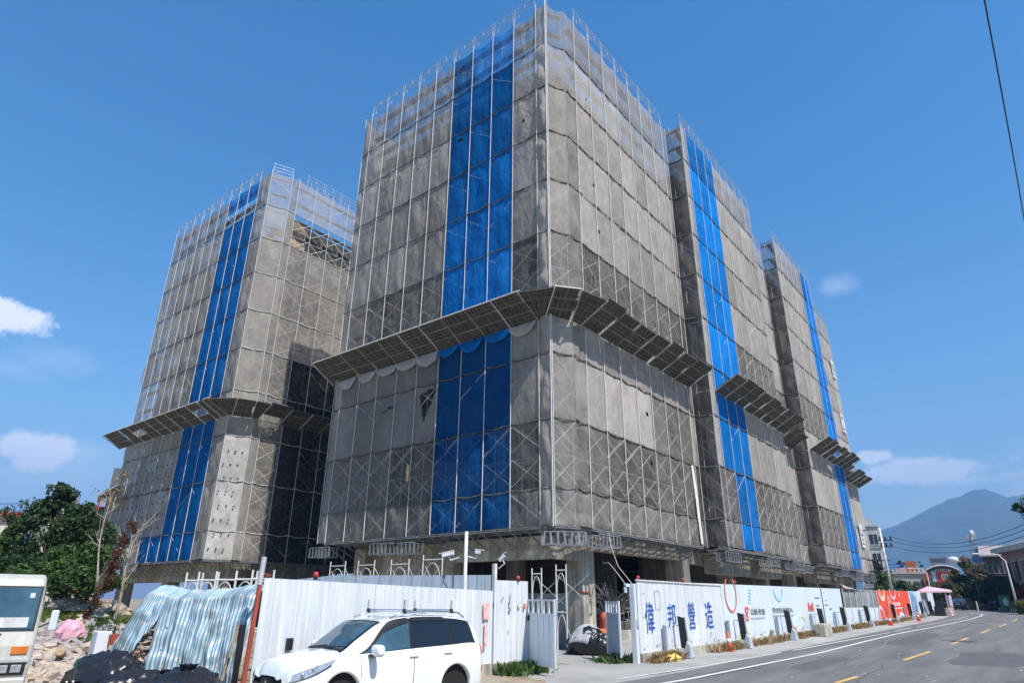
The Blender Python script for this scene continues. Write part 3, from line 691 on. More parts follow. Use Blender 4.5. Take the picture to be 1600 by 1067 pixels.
C4 = thing('debris_canopy', 'sloping catch canopy across the far street block above its blue stripe', 'canopy', (-15.35, 70, 15.4))
canopy(C4, [Face((-15.35, 63.1), (-15.35, 75.4), nb=7)], z0=15.3, ext=(.2, .4))
C5 = thing('debris_canopy', 'last catch canopy at the far right end of the block, jutting against the sky', 'canopy', (-16.8, 82, 15.4))
canopy(C5, [Face((-16.8, 76.2), (-16.8, 88.3), nb=7)], z0=15.3, ext=(.2, .6))
# ---- rear left tower
TD = thing('scaffolding', 'netted scaffold of the separate rear left block, studded pale sheets on its corner', 'scaffolding', (-47, 24, 5))
DB = [4.6, 6.6, 10.2, 13.6, 17.2, 20.7, 24.1, 27.5, 30.9, 34.2, 37.6]
dL = Face((-66.5, 23.4), (-48.5, 23.4), nb=10); dC0 = Face((-48.5, 23.4), (-46.75, 23.4), nb=1); dC1 = Face((-46.75, 23.4), (-46.1, 25.1), nb=1)
dC2 = Face((-46.1, 25.1), (-46.1, 25.8), nb=1); dR = Face((-46.1, 25.8), (-46.1, 38.6), nb=7)
dL = Face((-64.7, 23.4), (-48.5, 23.4), nb=9); dLe = Face((-65.5, 23.6), (-64.7, 23.4), nb=1)
for k in range(10):
    z0, z1 = DB[k], DB[k+1]; d = D_FRONT[k]
    if k == 9:
        net(TD, dL, 0, 6, z0, z1, 'netpale', .72, .7, .10, .3); net(TD, dL, 6, 9, z0+1.5, z1, 'netblue', .8, 1.05, .08, .3); net(TD, dC0, 0, 1, z0, z1, 'net', .8, .8, .1)
        net(TD, dC1, 0, 1, z0, z1, 'netpale', .48, 1.0, .04, .1); net(TD, dC2, 0, 1, z0, z1, 'netpale', .6, .8, .06); net(TD, dR, 0, 7, z0, z1, 'netpale', .50, 1.05, .03, .1); continue
    if k == 0: net(TD, dL, 0, 4, z0, z1, 'net', .93, .85, .06); net(TD, dL, 4, 9, z0, z1, 'netblue', .98, .8, .05, 0, .1)
    else:
        net(TD, dL, 0, 6, z0, z1, 'net', .95 if k < 4 else (.7 if k == 4 else .88), .82 if k < 4 else .95, .05 if k > 3 else .02); net(TD, dL, 6, 9, z0, z1, 'netblue', .96, .8 if k < 4 else 1.0, .04)
    net(TD, dC0, 0, 1, z0, z1, 'net', .9, .85, .08); net(TD, dLe, 0, 1, z0, z1, 'net', .9, .9, .08)
    if k < 3: net(TD, dC1, 0, 1, z0, z1, 'netpale', .99, 1.15, .10, fine=1.4, label='pale studded sheet hung on the corner')
    else: net(TD, dC1, 0, 1, z0, z1, 'net', .68, 1.05, .03)
    net(TD, dC2, 0, 1, z0, z1, 'net', .82, .85, .05)
    if k < 5:
        net(TD, dR, 0, 1, z0, z1, 'net', .42, 1.0, .03); net(TD, dR, 1, 7, z0, z1, 'netdark', .72, .38, .03)  # front block's cast shadow painted in as dark netting from the second bay
    elif k != 8: net(TD, dR, 0, 7, z0, z1, 'net', .56, .95, .03)
poles(TD, dL, 4.6, 37.9); poles(TD, dC1, 4.6, 37.9); poles(TD, dR, 4.6, 37.9); frames(TD, dL, 4.8, 37.4); frames(TD, dR, 4.8, 37.4); frames(TD, dC1, 4.8, 37.4, depth=.6, inner=False)
for f in (dL, dC0): ropes(TD, f, DB[1:10])
for f in (dC1, dC2, dR): ropes(TD, f, DB[1:10], m_='ropepale')
guard(TD, dL, 37.7); guard(TD, dC1, 37.5); guard(TD, Face((-46.1, 26.5), (-46.1, 38), nb=6), 37.7); guard(TD, Face((-47.2, 26), (-47.2, 38), nb=6), 37.5); brackets(TD, dL, 4.5, 3.6, 1.5); brackets(TD, dR, 4.5, 3.6, 1.4); brackets(TD, dC1, 4.5, 3.6, 1.)
# dark ventilation eyelets on the studded sheets
for (f, a, b, za, zb, st, off_) in ((dC1, .2, 1.7, 5.3, 13.2, .5, .16), (dL, .4, 10.5, 7.2, 13.2, .95, .09)):
    z = za; q = 0
    while z < zb:
        t = a+(st*.4 if q % 2 else 0)
        while t < b:
            obj('eyelet', MB().obox(f.P(t, z, off_), f.d, f.n, Vector((0, 0, 1)), .05, .03, .05), M['black'], TD); t += st
        z += 1.0; q += 1
C6 = thing('debris_canopy', 'catch canopy folded round the corner of the separate rear left block', 'canopy', (-47, 24, 15.2))
canopy(C6, [dL, Face((-47.6, 23.4), (-46.75, 23.4), nb=1), Face((-46.65, 23.6), (-46.15, 24.9), nb=1), Face((-46.1, 25.4), (-46.1, 38.6), nb=7)], z0=15.05, ext=(1.6, 0))
framebox(TD, (-57.2, 23.3, 4.2), X_, Y_, 1.6)

# ------------------------------------------------------------------ the concrete blocks behind the nets
def facade(root, p0, p1, z0, z1, fh=3.25, bay=3.4, seed=0, name='wall'):
    "outer wall with unglazed openings in each storey"
    rnd = random.Random(seed); f = Face(p0, p1, nb=1); mb = MB(); Z = Vector((0, 0, 1)); n = max(1, round(f.len/bay)); bw = f.len/n; ns = max(1, round((z1-z0)/fh)); fh = (z1-z0)/ns
    def bx_(a, b, za, zb, o0=0, th=.16): mb.obox(f.P((a+b)/2, (za+zb)/2, o0-th), f.d, f.n, Z, (b-a)/2, th, (zb-za)/2)
    for k in range(ns):
        z = z0+k*fh
        bx_(0, f.len, z+fh-.55, z+fh, .03)
        for i in range(n):
            a = i*bw; b = a+bw; w = rnd.choice((.3, .42, .2)); kind = rnd.choice((0, 1, 1, 2))
            bx_(a, a+bw*w/2, z, z+fh-.55); bx_(b-bw*w/2, b, z, z+fh-.55)
            if kind == 0: bx_(a+bw*w/2, b-bw*w/2, z, z+.95, -.02)
            elif kind == 1: bx_(a+bw*w/2, b-bw*w/2, z, z+1.1, .25, .10)
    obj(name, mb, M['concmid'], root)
B1 = thing('apartment_block', 'long raw concrete block under construction behind the street hoarding, open at ground level', 'building', (-18, 27, 0))
facade(B1, (-34.0, 26.0), (-18.6, 26.0), 5.15, 34.2, seed=1)
facade(B1, (-18.6, 26.0), (-18.2, 27.0), 5.15, 34.2, seed=9)
facade(B1, (-18.2, 27.0), (-18.2, 41.6), 5.15, 34.2, seed=2)
facade(B1, (-18.2, 41.6), (-16.9, 41.6), 5.15, 34.2, seed=3)
facade(B1, (-16.9, 41.6), (-16.9, 54.2), 5.15, 34.2, seed=4)
facade(B1, (-18.2, 54.2), (-18.2, 63.6), 5.15, 33.2, seed=5)
facade(B1, (-18.2, 63.6), (-16.9, 63.6), 5.15, 34.2, seed=6)
facade(B1, (-16.9, 63.6), (-16.9, 74.6), 5.15, 34.2, seed=7)
facade(B1, (-18.2, 74.6), (-18.2, 87.6), 5.15, 34.2, seed=8)
mb = MB()
for k in range(10):
    z = 5.15+k*(29.05/9) if k < 9 else 34.1
    mb.box(-33.9, -18.75, 26.4, 41.5, z-.2, z); mb.box(-33.9, -17.25, 41.5, 54.1, z-.2, z-.004); mb.box(-33.9, -18.55, 54.1, 63.7, z-.2, z); mb.box(-33.9, -17.25, 63.7, 74.5, z-.2, z-.004); mb.box(-33.9, -18.55, 74.5, 87.5, z-.2, z)
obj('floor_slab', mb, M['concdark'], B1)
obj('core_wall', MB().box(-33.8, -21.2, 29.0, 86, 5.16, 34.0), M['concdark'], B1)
obj('rooftop_wall', MB().box(-33.5, -19.5, 27.5, 28, 34.11, 35.1).box(-19.9, -19.4, 28, 86, 34.11, 35.1), M['concrete'], B1)
mb = MB(); mb.box(-33.9, -18.2, 26.8, 41.6, 4.92, 5.14); mb.box(-33.9, -16.9, 41.6, 54.2, 4.92, 5.13); mb.box(-33.9, -18.2, 54.2, 87.6, 4.92, 5.14); mb.box(-18.2, -16.9, 63.6, 74.6, 4.92, 5.13)
obj('ground_ceiling', mb, M['concrete'], B1)
for (x0, x1, y0, y1) in ((-19.1, -18.2, 28.1, 29.3), (-19.3, -18.2, 39.4, 40.7), (-19.2, -18.2, 47.2, 48.2), (-19.2, -18.2, 54.6, 55.6), (-19.2, -18.2, 61.8, 62.8), (-19.2, -18.2, 69, 70), (-19.2, -18.2, 76, 77), (-19.2, -18.2, 83, 84),
                         (-26.4, -25.5, 26.6, 27.5), (-34, -33, 26.6, 27.6), (-27, -26.2, 33, 34), (-27, -26.2, 42, 43), (-27, -26.2, 52, 53)):
    obj('column', MB().box(x0, x1, y0, y1, -.1, 4.92), M['concrete'], B1, bevel=.03)
for bx_ in ((-18.9, -18.22, 29.3, 39.4, 4.42, 4.92), (-18.9, -18.22, 40.7, 47.2, 4.3, 4.92), (-18.9, -18.22, 48.2, 54.6, 4.3, 4.92), (-18.9, -18.22, 55.6, 61.8, 4.3, 4.92), (-18.9, -18.22, 62.8, 69, 4.3, 4.92), (-18.9, -18.22, 70, 76, 4.3, 4.92), (-18.9, -18.22, 77, 83, 4.3, 4.92)):
    obj('beam', MB().box(*bx_), M['concrete'], B1)
for (y0, y1, z0) in ((42.9, 48.3, 3.75), (50.4, 55.0, 3.75), (65.0, 69.5, 3.8), (71.0, 75.0, 3.8)):
    obj('box_beam', MB().box(-18.2, -17.0, y0, y1, z0, 4.9), M['concrete'], B1, bevel=.02)
obj('front_beam', MB().add([(-25.5, 26.0, 3.85), (-18.6, 26.0, 3.85), (-18.6, 26.5, 3.85), (-25.5, 26.5, 3.85), (-25.5, 26.0, 4.92), (-18.6, 26.0, 4.92), (-18.6, 26.5, 4.92), (-25.5, 26.5, 4.92)],
    [(0, 3, 2, 1), (4, 5, 6, 7), (0, 1, 5, 4), (1, 2, 6, 5), (2, 3, 7, 6), (3, 0, 4, 7)]), M['concrete'], B1)
obj('corner_beam', MB().add([(-18.6, 26.003, 3.85), (-18.2, 28.1, 3.85), (-18.9, 28.1, 3.85), (-18.9, 26.5, 3.85), (-18.6, 26.003, 4.92), (-18.2, 28.1, 4.92), (-18.9, 28.1, 4.92), (-18.9, 26.5, 4.92)],
    [(0, 3, 2, 1), (4, 5, 6, 7), (0, 1, 5, 4), (1, 2, 6, 5), (2, 3, 7, 6), (3, 0, 4, 7)]), M['concrete'], B1)
obj('recessed_wall', MB().box(-33.9, -25.6, 27.3, 27.6, 3.1, 4.92), M['concrete'], B1)
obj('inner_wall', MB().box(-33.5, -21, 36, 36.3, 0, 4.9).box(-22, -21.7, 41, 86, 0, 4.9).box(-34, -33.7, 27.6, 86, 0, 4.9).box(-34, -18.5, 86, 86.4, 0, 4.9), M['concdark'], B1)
obj('low_wall', MB().box(-20.5, -18.25, 28.5, 28.9, 0, .75).box(-18.4, -18.1, 29.35, 39.3, 0, .62).box(-18.35, -18.1, 40.8, 88, 0, .9), M['concrete'], B1)
B2 = thing('apartment_block', 'separate raw concrete block at the left rear with brickwork showing at its top corner', 'building', (-47, 25, 0))
facade(B2, (-64.5, 24.9), (-48.0, 24.9), 4.8, 32.4, seed=11); facade(B2, (-48.0, 24.9), (-47.4, 26.6), 4.8, 33.0, seed=12); facade(B2, (-47.4, 26.6), (-47.4, 40), 4.8, 31.6, bay=2.6, seed=13)
mb = MB()
for k in range(9): z = 4.8+k*3.4; mb.box(-64.4, -47.85, 25.3, 40, z-.2, z)
obj('floor_slab', mb, M['concdark'], B2)
obj('core_wall', MB().box(-64, -49.8, 27.5, 40, 4.81, 32.2), M['concdark'], B2)
obj('roof_storey', MB().box(-60, -48.2, 28.2, 40, 31.6, 34.6), M['concdark'], B2)
obj('brick_panel', MB().box(-47.55, -47.3, 26.0, 28.0, 31.7, 34.3), mat('sandy_brick', (.46, .33, .22), .9, 0, .4, 4), B2)
obj('ground_ceiling', MB().box(-64.4, -47.4, 24.9, 40, 4.3, 4.6), M['concrete'], B2)
for (x0, x1, y0, y1) in ((-48.4, -47.4, 25.0, 26.0), (-56, -55, 25, 26), (-64.4, -63.4, 25, 26), (-48.4, -47.4, 34, 35)):
    obj('column', MB().box(x0, x1, y0, y1, -.1, 4.3), M['concrete'], B2, bevel=.03)
obj('beam', MB().box(-63.4, -48.4, 24.95, 25.4, 3.2, 4.3).box(-47.9, -47.43, 26, 34, 3.4, 4.3), M['concrete'], B2)
obj('inner_wall', MB().box(-64, -48, 33, 33.3, 0, 4.3), M['concdark'], B2)

# ------------------------------------------------------------------ hoardings and gate
def onX(px, py, X):
    v = fd + rt2*((px-800)/F) - up2*((py-533.5)/F); t = X/v.x; return v.y*t, EYE.z+v.z*t
def corr(root, name, p0, p1, z0, z1, m_, rib=.20, dep=.022, thick=.012, zf=None):
    "ribbed sheet standing from z0 to z1 (pairs: start, end), ribs vertical"
    f = Face(p0, p1, nb=1); mb = MB(); pts = []; t = 0
    while t < f.len-1e-3:
        for (dt, o) in ((0, 0), (rib*.86, 0), (rib*.90, dep), (rib*.97, dep)):
            if t+dt < f.len: pts.append((t+dt, o))
        t += rib
    pts.append((f.len, 0)); n = len(pts)
    for (t, o) in pts:
        k = t/f.len; wob = .012*noise.noise(Vector((t*.7, p0[1], 0)))
        for oo in (o+wob, o+wob-thick):
            for j in range(3):
                z = lerp(lerp(*z0, k), lerp(*z1, k), j/2); mb.v.append(tuple(f.P(t, z, oo+(.012*noise.noise(Vector((t*1.3, z*1.5, 4))) if 0 < j < 2 else 0))))
    for i in range(n-1):
        a = i*6; b = a+6
        for j in range(2): mb.f += [(a+j, b+j, b+j+1, a+j+1), (a+3+j, a+4+j, b+4+j, b+3+j)]; mb.mi += [0, 0]
        mb.f += [(a+2, b+2, b+5, a+5), (a, a+3, b+3, b)]; mb.mi += [0, 0]
    mb.f += [(0, 1, 4, 3), (1, 2, 5, 4), (n*6-6, n*6-3, n*6-2, n*6-5), (n*6-5, n*6-2, n*6-1, n*6-4)]; mb.mi += [0]*4
    return obj(name, mb, m_, root)
def text(root, s, face_o, d, n, size_w, size_h, m_, name='lettering', weight=.0, off=.003, extr=.0015):
    "writing as thin raised letters; face_o is the lower left corner, d the reading direction"
    cu = bpy.data.curves.new('t', 'FONT'); cu.body = s; cu.size = 1; cu.offset = weight; cu.extrude = extr; cu.fill_mode = 'FRONT' if extr == 0 else 'BOTH'
    o = bpy.data.objects.new('t', cu); COL.objects.link(o); bpy.context.view_layer.update()
    dg = bpy.context.evaluated_depsgraph_get(); me = bpy.data.meshes.new_from_object(o.evaluated_get(dg)); bpy.data.objects.remove(o); bpy.data.curves.remove(cu)
    if not len(me.vertices): return None
    xs_ = [v.co.x for v in me.vertices]; ys_ = [v.co.y for v in me.vertices]; x0, x1, y0, y1 = min(xs_), max(xs_), min(ys_), max(ys_)
    mb = MB(); Z = Vector((0, 0, 1))
    for v in me.vertices: mb.v.append(tuple(Vector(face_o)+d*((v.co.x-x0)/(x1-x0)*size_w)+Z*((v.co.y-y0)/(y1-y0)*size_h)+n*(off+v.co.z)))
    for p in me.polygons: mb.f.append(tuple(p.vertices)); mb.mi.append(0)
    bpy.data.meshes.remove(me)
    return obj(name, mb, m_, root)
def ring(root, c, d, n, a, b, th, m_, t0=0, t1=360, name='printed_ring', k=40):
    mb = MB(); c = Vector(c); Z = Vector((0, 0, 1)); st = max(6, int(k*(t1-t0)/360))
    for i in range(st+1):
        t = R(lerp(t0, t1, i/st)); e = d*math.cos(t); w = Z*math.sin(t)
        for (o, q) in ((.002, 1), (.002, 0), (.006, 1), (.006, 0)): mb.v.append(tuple(c+e*(a+th/2-th*(1-q))+w*(b+th/2-th*(1-q))+n*o))
    for i in range(st):
        A = 4*i; B = A+4; mb.f += [(A+2, A+3, B+3, B+2), (A, A+2, B+2, B), (A+1, B+1, B+3, A+3)]; mb.mi += [0]*3
    return obj(name, mb, m_, root)
XF = -11.8; Y3 = Vector((0, 1, 0)); X3 = Vector((1, 0, 0)); Z3 = Vector((0, 0, 1))
GRP = 'hoarding sections along the road'
def splash(root, y0, y1, x, seed):
    "dried mud thrown up the sheet foot: ragged flat spots"
    rn = random.Random(seed); mb = MB()
    for k in range(int((y1-y0)*7)):
        y = rn.uniform(y0+.1, y1-.1); z = gz(y)+.30+abs(rn.gauss(0, .13)); q = rn.uniform(.012, .05); n = 7; o = len(mb.v)
        for i in range(n): t = 2*math.pi*i/n; mb.v.append((x, y+q*math.cos(t)*rn.uniform(.7, 1.5), z+q*math.sin(t)*rn.uniform(.5, 1.2)))
        mb.f.append(tuple(range(o, o+n))); mb.mi.append(0)
    obj('mud_splash', mb, M['mud'], root)
M['mud'] = mat('dried_mud', (.36, .31, .25), .95, 0, .3, 5)
def plinth(root, y0, y1, x=XF):
    splash(root, y0, y1, x+.034, int(y0*10))
    mb = MB(); mb.add([(x-.12, y0, gz(y0)-.1), (x+.10, y0, gz(y0)-.1), (x+.10, y1, gz(y1)-.1), (x-.12, y1, gz(y1)-.1), (x-.12, y0, gz(y0)+.3), (x+.10, y0, gz(y0)+.3), (x+.10, y1, gz(y1)+.3), (x-.12, y1, gz(y1)+.3)],
        [(0, 3, 2, 1), (4, 5, 6, 7), (0, 1, 5, 4), (1, 2, 6, 5), (2, 3, 7, 6), (3, 0, 4, 7)])
    obj('plinth', mb, M['concrete'], root, bevel=.015)
def ZF(y): return gz(y)+.28, 2.66+(y-21.7)*.0095 if y < 62 else 3.04+(y-62)*.012
def board(root, y0, y1, m_, name='board', x=XF, zlo=None, zhi=None):
    za, zb = ZF(y0), ZF(y1); z00 = za[0] if zlo is None else zlo; z01 = zb[0] if zlo is None else zlo; z10 = za[1] if zhi is None else zhi; z11 = zb[1] if zhi is None else zhi
    mb = MB(); n = 24
    for i in range(n+1):
        k = i/n; y = lerp(y0, y1, k); w = .01*noise.noise(Vector((y*.8, 3, 1)))
        for xx in (x+.012+w, x-.012+w):
            for j in range(4): mb.v.append((xx+.012*noise.noise(Vector((y*.9, j*.7, 2))), y, lerp(lerp(z00, z01, k), lerp(z10, z11, k), j/3)))
    for i in range(n):
        a = i*8; b = a+8
        for j in range(3): mb.f += [(a+j, b+j, b+j+1, a+j+1), (a+4+j, a+5+j, b+5+j, b+4+j)]; mb.mi += [0, 0]
        mb.f += [(a+3, b+3, b+7, a+7), (a, a+4, b+4, b)]; mb.mi += [0, 0]
    mb.f += [(0, 1, 5, 4), (1, 2, 6, 5), (2, 3, 7, 6)]+[(n*8+q, n*8+q+4, n*8+q+5, n*8+q+1) for q in range(3)]; mb.mi += [0]*6
    return obj(name, mb, m_, root, smooth=False)
# first section: white ribbed sheets with four blue characters
H1 = thing('hoarding', 'white ribbed hoarding section with four large blue painted characters', 'hoarding', (XF, 25, 0), group=GRP)
corr(H1, 'sheet', (XF, 21.75), (XF, 29.4), (.30, .40), (ZF(21.7)[1], ZF(29.4)[1]), M['white'], rib=.27)
plinth(H1, 21.75, 29.4)
obj('top_rail', MB().box(XF-.02, XF+.045, 21.7, 29.4, 2.655, 2.70), M['steelwhite'], H1)
for ch, ya, yb, za, zb in (('偉', 22.2, 22.9, .93, 1.96), ('邦', 23.98, 24.68, 1.08, 1.92), ('營', 25.78, 26.42, .98, 1.98), ('造', 27.45, 28.2, .98, 2.0)):
    text(H1, ch, (XF+.026, ya, za), Y3, X3, yb-ya, zb-za, M['blue_ink'], name='character', weight=.0)
for (y, z, w, h) in ((23.05, 1.72, .42, .62), (22.0, 1.45, .3, .8)):
    for a, b, c, d in ((0, w, 0, .015), (0, w, h, h+.015), (0, .015, 0, h), (w, w+.015, 0, h)): obj('glue_mark', MB().box(XF+.024, XF+.029, y+a, y+b, z+c, z+d), M['concrete'], H1)
M['soft_red'] = mat('soft_red_print', (.66, .20, .15))
# printed section
H2 = thing('hoarding', 'smooth pale hoarding section printed with coloured rings and a small red logo', 'hoarding', (XF, 37, 0), group=GRP)
board(H2, 29.42, 45.3, M['whitesmooth']); plinth(H2, 29.42, 45.3)
XO = XF+.036
def el(px0, py0, px1, py1, m_, th=.06, t0=0, t1=360, root=None):
    y0, z0 = onX(px0, (py0+py1)/2, XO); y1, z1 = onX(px1, (py0+py1)/2, XO); ym, za = onX((px0+px1)/2, py0, XO); _, zb = onX((px0+px1)/2, py1, XO)
    ring(root, (XO, (y0+y1)/2, (za+zb)/2), Y3, X3, abs(y1-y0)/2, abs(za-zb)/2, th, m_, t0, t1)
el(1133, 900, 1150, 955, M['soft_red'], .09, -235, 55, H2)
el(1126, 971, 1141, 1010, M['teal_ink'], .09, 5, 92, H2); el(1209, 905, 1222, 937, M['teal_ink'], .12, 175, 365, H2)
el(1156, 981, 1174, 1020, M['yellow_ink'], .13, 5, 172, H2); el(1234, 979, 1247, 1008, M['red_ink'], .14, 5, 175, H2); el(1250, 962, 1259, 986, M['yellow_ink'], .1, 10, 140, H2)
for k in range(5): el(1169, 916+k*5, 1174, 921+k*5, M['teal_ink'], .05, 200, 340, H2)
# logo: two hearts, one upright and one turned over
def heart(root, cy, cz, s, flip, m_):
    mb = MB(); n = 26
    for i in range(n):
        t = 2*math.pi*i/n; x = .16*16*math.sin(t)**3/2.7; z = (13*math.cos(t)-5*math.cos(2*t)-2*math.cos(3*t)-math.cos(4*t))/17
        for q in (1, .52): mb.v.append((XO+.003, cy+x*s*q, cz+z*s*q*flip))
    for i in range(n): a = 2*i; b = 2*((i+1) % n); mb.f.append((a, b, b+1, a+1)); mb.mi.append(0)
    obj('logo', mb, M['red_ink'], root, solid=.003)
y_, z_ = onX(1167, 953, XO); y2_, z2_ = onX(1167, 964, XO)
heart(H2, y_, z_, .24, 1, M['red_ink']); heart(H2, y2_, z2_, .24, -1, M['red_ink'])
def tx(root, s, px0, px1, pt, pb, m_, w=.0, X=XO):
    ya, za = onX(px0, pb, X); yb, _ = onX(px1, pb, X); _, zb = onX(px0, pt, X); text(root, s, (X, ya, za), Y3, X3, yb-ya, zb-za, m_, weight=w)
tx(H2, '公誠·安居', 1173, 1196, 950, 960, M['black_ink'], .01); tx(H2, '國家住宅及都市更新中心', 1208, 1240, 948.5, 957, M['black_ink'], .01)
tx(H2, 'REAL CONSTRUCTION', 1174, 1196, 964.5, 967, M['black_ink']); tx(H2, 'NATIONAL HOUSING AND URBAN REGENERATION CENTER', 1208, 1241, 960.5, 963, M['black_ink'])
for (a, b, c, d) in ((1264, 1266, 941, 954), (1267, 1269, 945, 954), (1270, 1272, 941, 954)):
    ya, za = onX(a, d, XO); yb, _ = onX(b, d, XO); _, zb = onX(a, c, XO); obj('logo_bar', MB().box(XO, XO+.005, ya, yb, za, zb), M['red_ink'], H2)
for (a, b, c) in ((1273, 1281, 934), (1275, 1281, 946), (1276, 1281, 951)):
    ya, za = onX(a, c, XO); yb, _ = onX(b, c, XO); obj('print_line', MB().box(XO, XO+.004, ya, yb, za, za+.04), M['black_ink'], H2)
H3 = thing('hoarding', 'narrow plain white hoarding section right of the printed one, past the dark joint', 'hoarding', (XF, 48, 0), group=GRP)
board(H3, 45.36, 50.1, M['whitesmooth']); plinth(H3, 45.36, 50.1); obj('joint', MB().box(XF+.02, XF+.04, 45.3, 45.38, .65, 2.85), M['black'], H3)
for (a, b, c) in ((1289, 1294, 945), (1296, 1300, 951), (1290, 1292, 938)):
    ya, za = onX(a, c, XO); yb, _ = onX(b, c, XO); obj('print_line', MB().box(XO, XO+.004, ya, yb, za, za+.04), M['black_ink'], H3)
H4 = thing('hoarding', 'white hoarding section with a grey mesh screen over its upper half', 'hoarding', (XF, 55, 0), group=GRP)
board(H4, 50.15, 61.3, M['whitesmooth'], zhi=1.75); plinth(H4, 50.15, 61.3)
fS = Face((XF, 50.5), (XF, 61.2), nb=6); net(H4, fS, 0, 6, 1.76, 2.86, 'netred', .95, 1.2, .05); poles(H4, fS, .5, 2.95, r=.03)
obj('top_rail', MB().tube((XF+.05, 50.4, 2.92), (XF+.05, 61.3, 2.98), .03), M['rustpipe'], H4)
obj('folded_cloth', MB().grid(lambda u, v: (XF-.3+.5*v, lerp(50.6, 54.5, u), 2.95+.28*math.sin(math.pi*v)*(1-u)+.06*noise.noise(Vector((u*7, v*3, 0)))), 20, 6), mat('dusty_cloth', (.40, .37, .34), .9), H4, smooth=True, solid=.01)
H5 = thing('hoarding', 'orange red hoarding section with pale looping outlines and white lettering', 'hoarding', (XF, 68, 0), group=GRP)
board(H5, 61.34, 75.8, M['orange']); plinth(H5, 61.34, 75.8)
el(1373, 914, 1381, 936, M['yellow_ink'], .28, -200, 20, H5); el(1374.5, 911, 1379.5, 932, M['yellow_ink'], .12, -190, 10, H5); el(1390, 914, 1398, 934, M['pink'], .28, -200, 20, H5); el(1402, 916, 1404.5, 930, M['pink'], .15, -180, 0, H5)
el(1407, 958, 1416, 985, M['whitesmooth'], .32, 0, 180, H5); el(1375, 948, 1383, 985, M['pink'], .3, 0, 180, H5)
el(1386, 965, 1390, 985, M['pink'], .2, 0, 180, H5)
tx(H5, '公誠安居', 1395.5, 1407, 940, 946, mat('white_print', (.85, .85, .85)), .03); tx(H5, 'SOCIAL HOUSING', 1396, 1410, 948.5, 951, mat('white_print_small', (.85, .85, .85)), .03)
ya, za = onX(1388, 948, XO); yb, _ = onX(1394.5, 948, XO); obj('printed_square', MB().box(XO, XO+.004, ya, yb, za, za+.9), mat('salmon_print', (.80, .20, .14)), H5)
H6 = thing('hoarding', 'hoarding section printed with a tower under a blue sky, beside the booth', 'hoarding', (XF, 83, 0), group=GRP)
board(H6, 75.85, 80.6, M['sky_print']); board(H6, 80.62, 91.5, M['whitesmooth']); plinth(H6, 75.85, 91.5)
mb = MB()
for k in range(11):
    for j in range(4): mb.box(XO+.002, XO+.01, 76.5+j*.85, 77.15+j*.85, 1.15+k*.19-j*.12, 1.25+k*.19-j*.12)
obj('printed_tower', mb, mat('grey_blue_print', (.20, .27, .36), .6), H6)
el(1438, 927, 1447, 948, M['yellow_ink'], .12, 0, 360, H6); tx(H6, '幸福好宅', 1437, 1448, 938, 941, M['black_ink'], .02)

# steel stays with footings in front of the hoarding
def stay(y, lab):
    g = gz(y); t = thing('fence_stay', lab, 'fence stay', (XF+.45, y, g), group='stays bracing the street hoarding')
    obj('web_plate', MB().add([(XF+.30, y-.03, g+.35), (XF+.56, y-.03, g+.30), (XF+.50, y-.03, g+1.36), (XF+.24, y-.03, g+1.42), (XF+.30, y+.03, g+.35), (XF+.56, y+.03, g+.30), (XF+.50, y+.03, g+1.36), (XF+.24, y+.03, g+1.42)],
        [(0, 1, 2, 3), (7, 6, 5, 4), (0, 4, 5, 1), (1, 5, 6, 2), (2, 6, 7, 3), (3, 7, 4, 0)]), M['black'], t)  # black colour stands in for shade on the steel web's side face
    obj('strut', MB().tube((XF+.62, y, g+.1), (XF+.53, y, g+1.40), .035, 6).tube((XF+.05, y, g+1.1), (XF+.5, y, g+1.1), .025, 6), M['steel'], t)
    obj('footing', MB().add([(XF+.36, y-.14, g), (XF+.74, y-.14, g), (XF+.74, y+.22, g), (XF+.36, y+.22, g), (XF+.56, y-.10, g+.58), (XF+.70, y-.10, g+.42), (XF+.70, y+.16, g+.42), (XF+.56, y+.16, g+.58)],
        [(0, 3, 2, 1), (4, 5, 6, 7), (0, 1, 5, 4), (1, 2, 6, 5), (2, 3, 7, 6), (3, 0, 4, 7)]), mat('grey_footing', (.42, .46, .50), .7), t, bevel=.02)
    obj('anchor_post', MB().box(XF+.08, XF+.18, y-1.0, y-.85, g+.2, g+1.12), M['greysheet'], t, bevel=.01)
    return t
st0 = stay(24.35, 'first dark hoarding stay below the second blue character')
for y, lab in ((30.4, 'dark hoarding stay just right of the traffic cone'), (36.9, 'dark hoarding stay below the printed black lettering'), (43.0, 'dark hoarding stay at the right end of the printed section'), (48.2, 'dark hoarding stay on the narrow plain white section'),
               (55.0, 'dark hoarding stay below the grey mesh screen'), (64.8, 'dark hoarding stay on the left half of the orange section'), (72.5, 'dark hoarding stay at the right edge of the orange section'), (79.2, 'dark hoarding stay under the printed tower'), (84.8, 'farthest dark hoarding stay before the booth')):
    g = gz(y); c = dup(st0, (XF+.45, y, g), label=lab)
# traffic cones
def cone(y, x, lab, s=1.):
    g = gz(y); t = thing('traffic_cone', lab, 'traffic cone', (x, y, g), group='orange cones along the hoarding')
    obj('base', MB().box(x-.19, x+.19, y-.19, y+.19, g, g+.04), M['cone'], t, bevel=.01)
    obj('shell', MB().lathe((x, y, g+.04), [(.15, 0), (.10, .28), (.073, .44), (.025, .72)], 16), M['cone'], t, smooth=True)
    obj('white_band', MB().lathe((x, y, g+.04), [(.104, .275), (.077, .445)], 16), mat('white_band', (.75, .75, .75)), t, smooth=True)
    return t
cone(28.3, -11.25, 'orange traffic cone right of the four blue characters')
cone(58.2, -10.6, 'orange traffic cone under the mesh screen section'); cone(69.5, -10.4, 'orange traffic cone under the orange hoarding section')
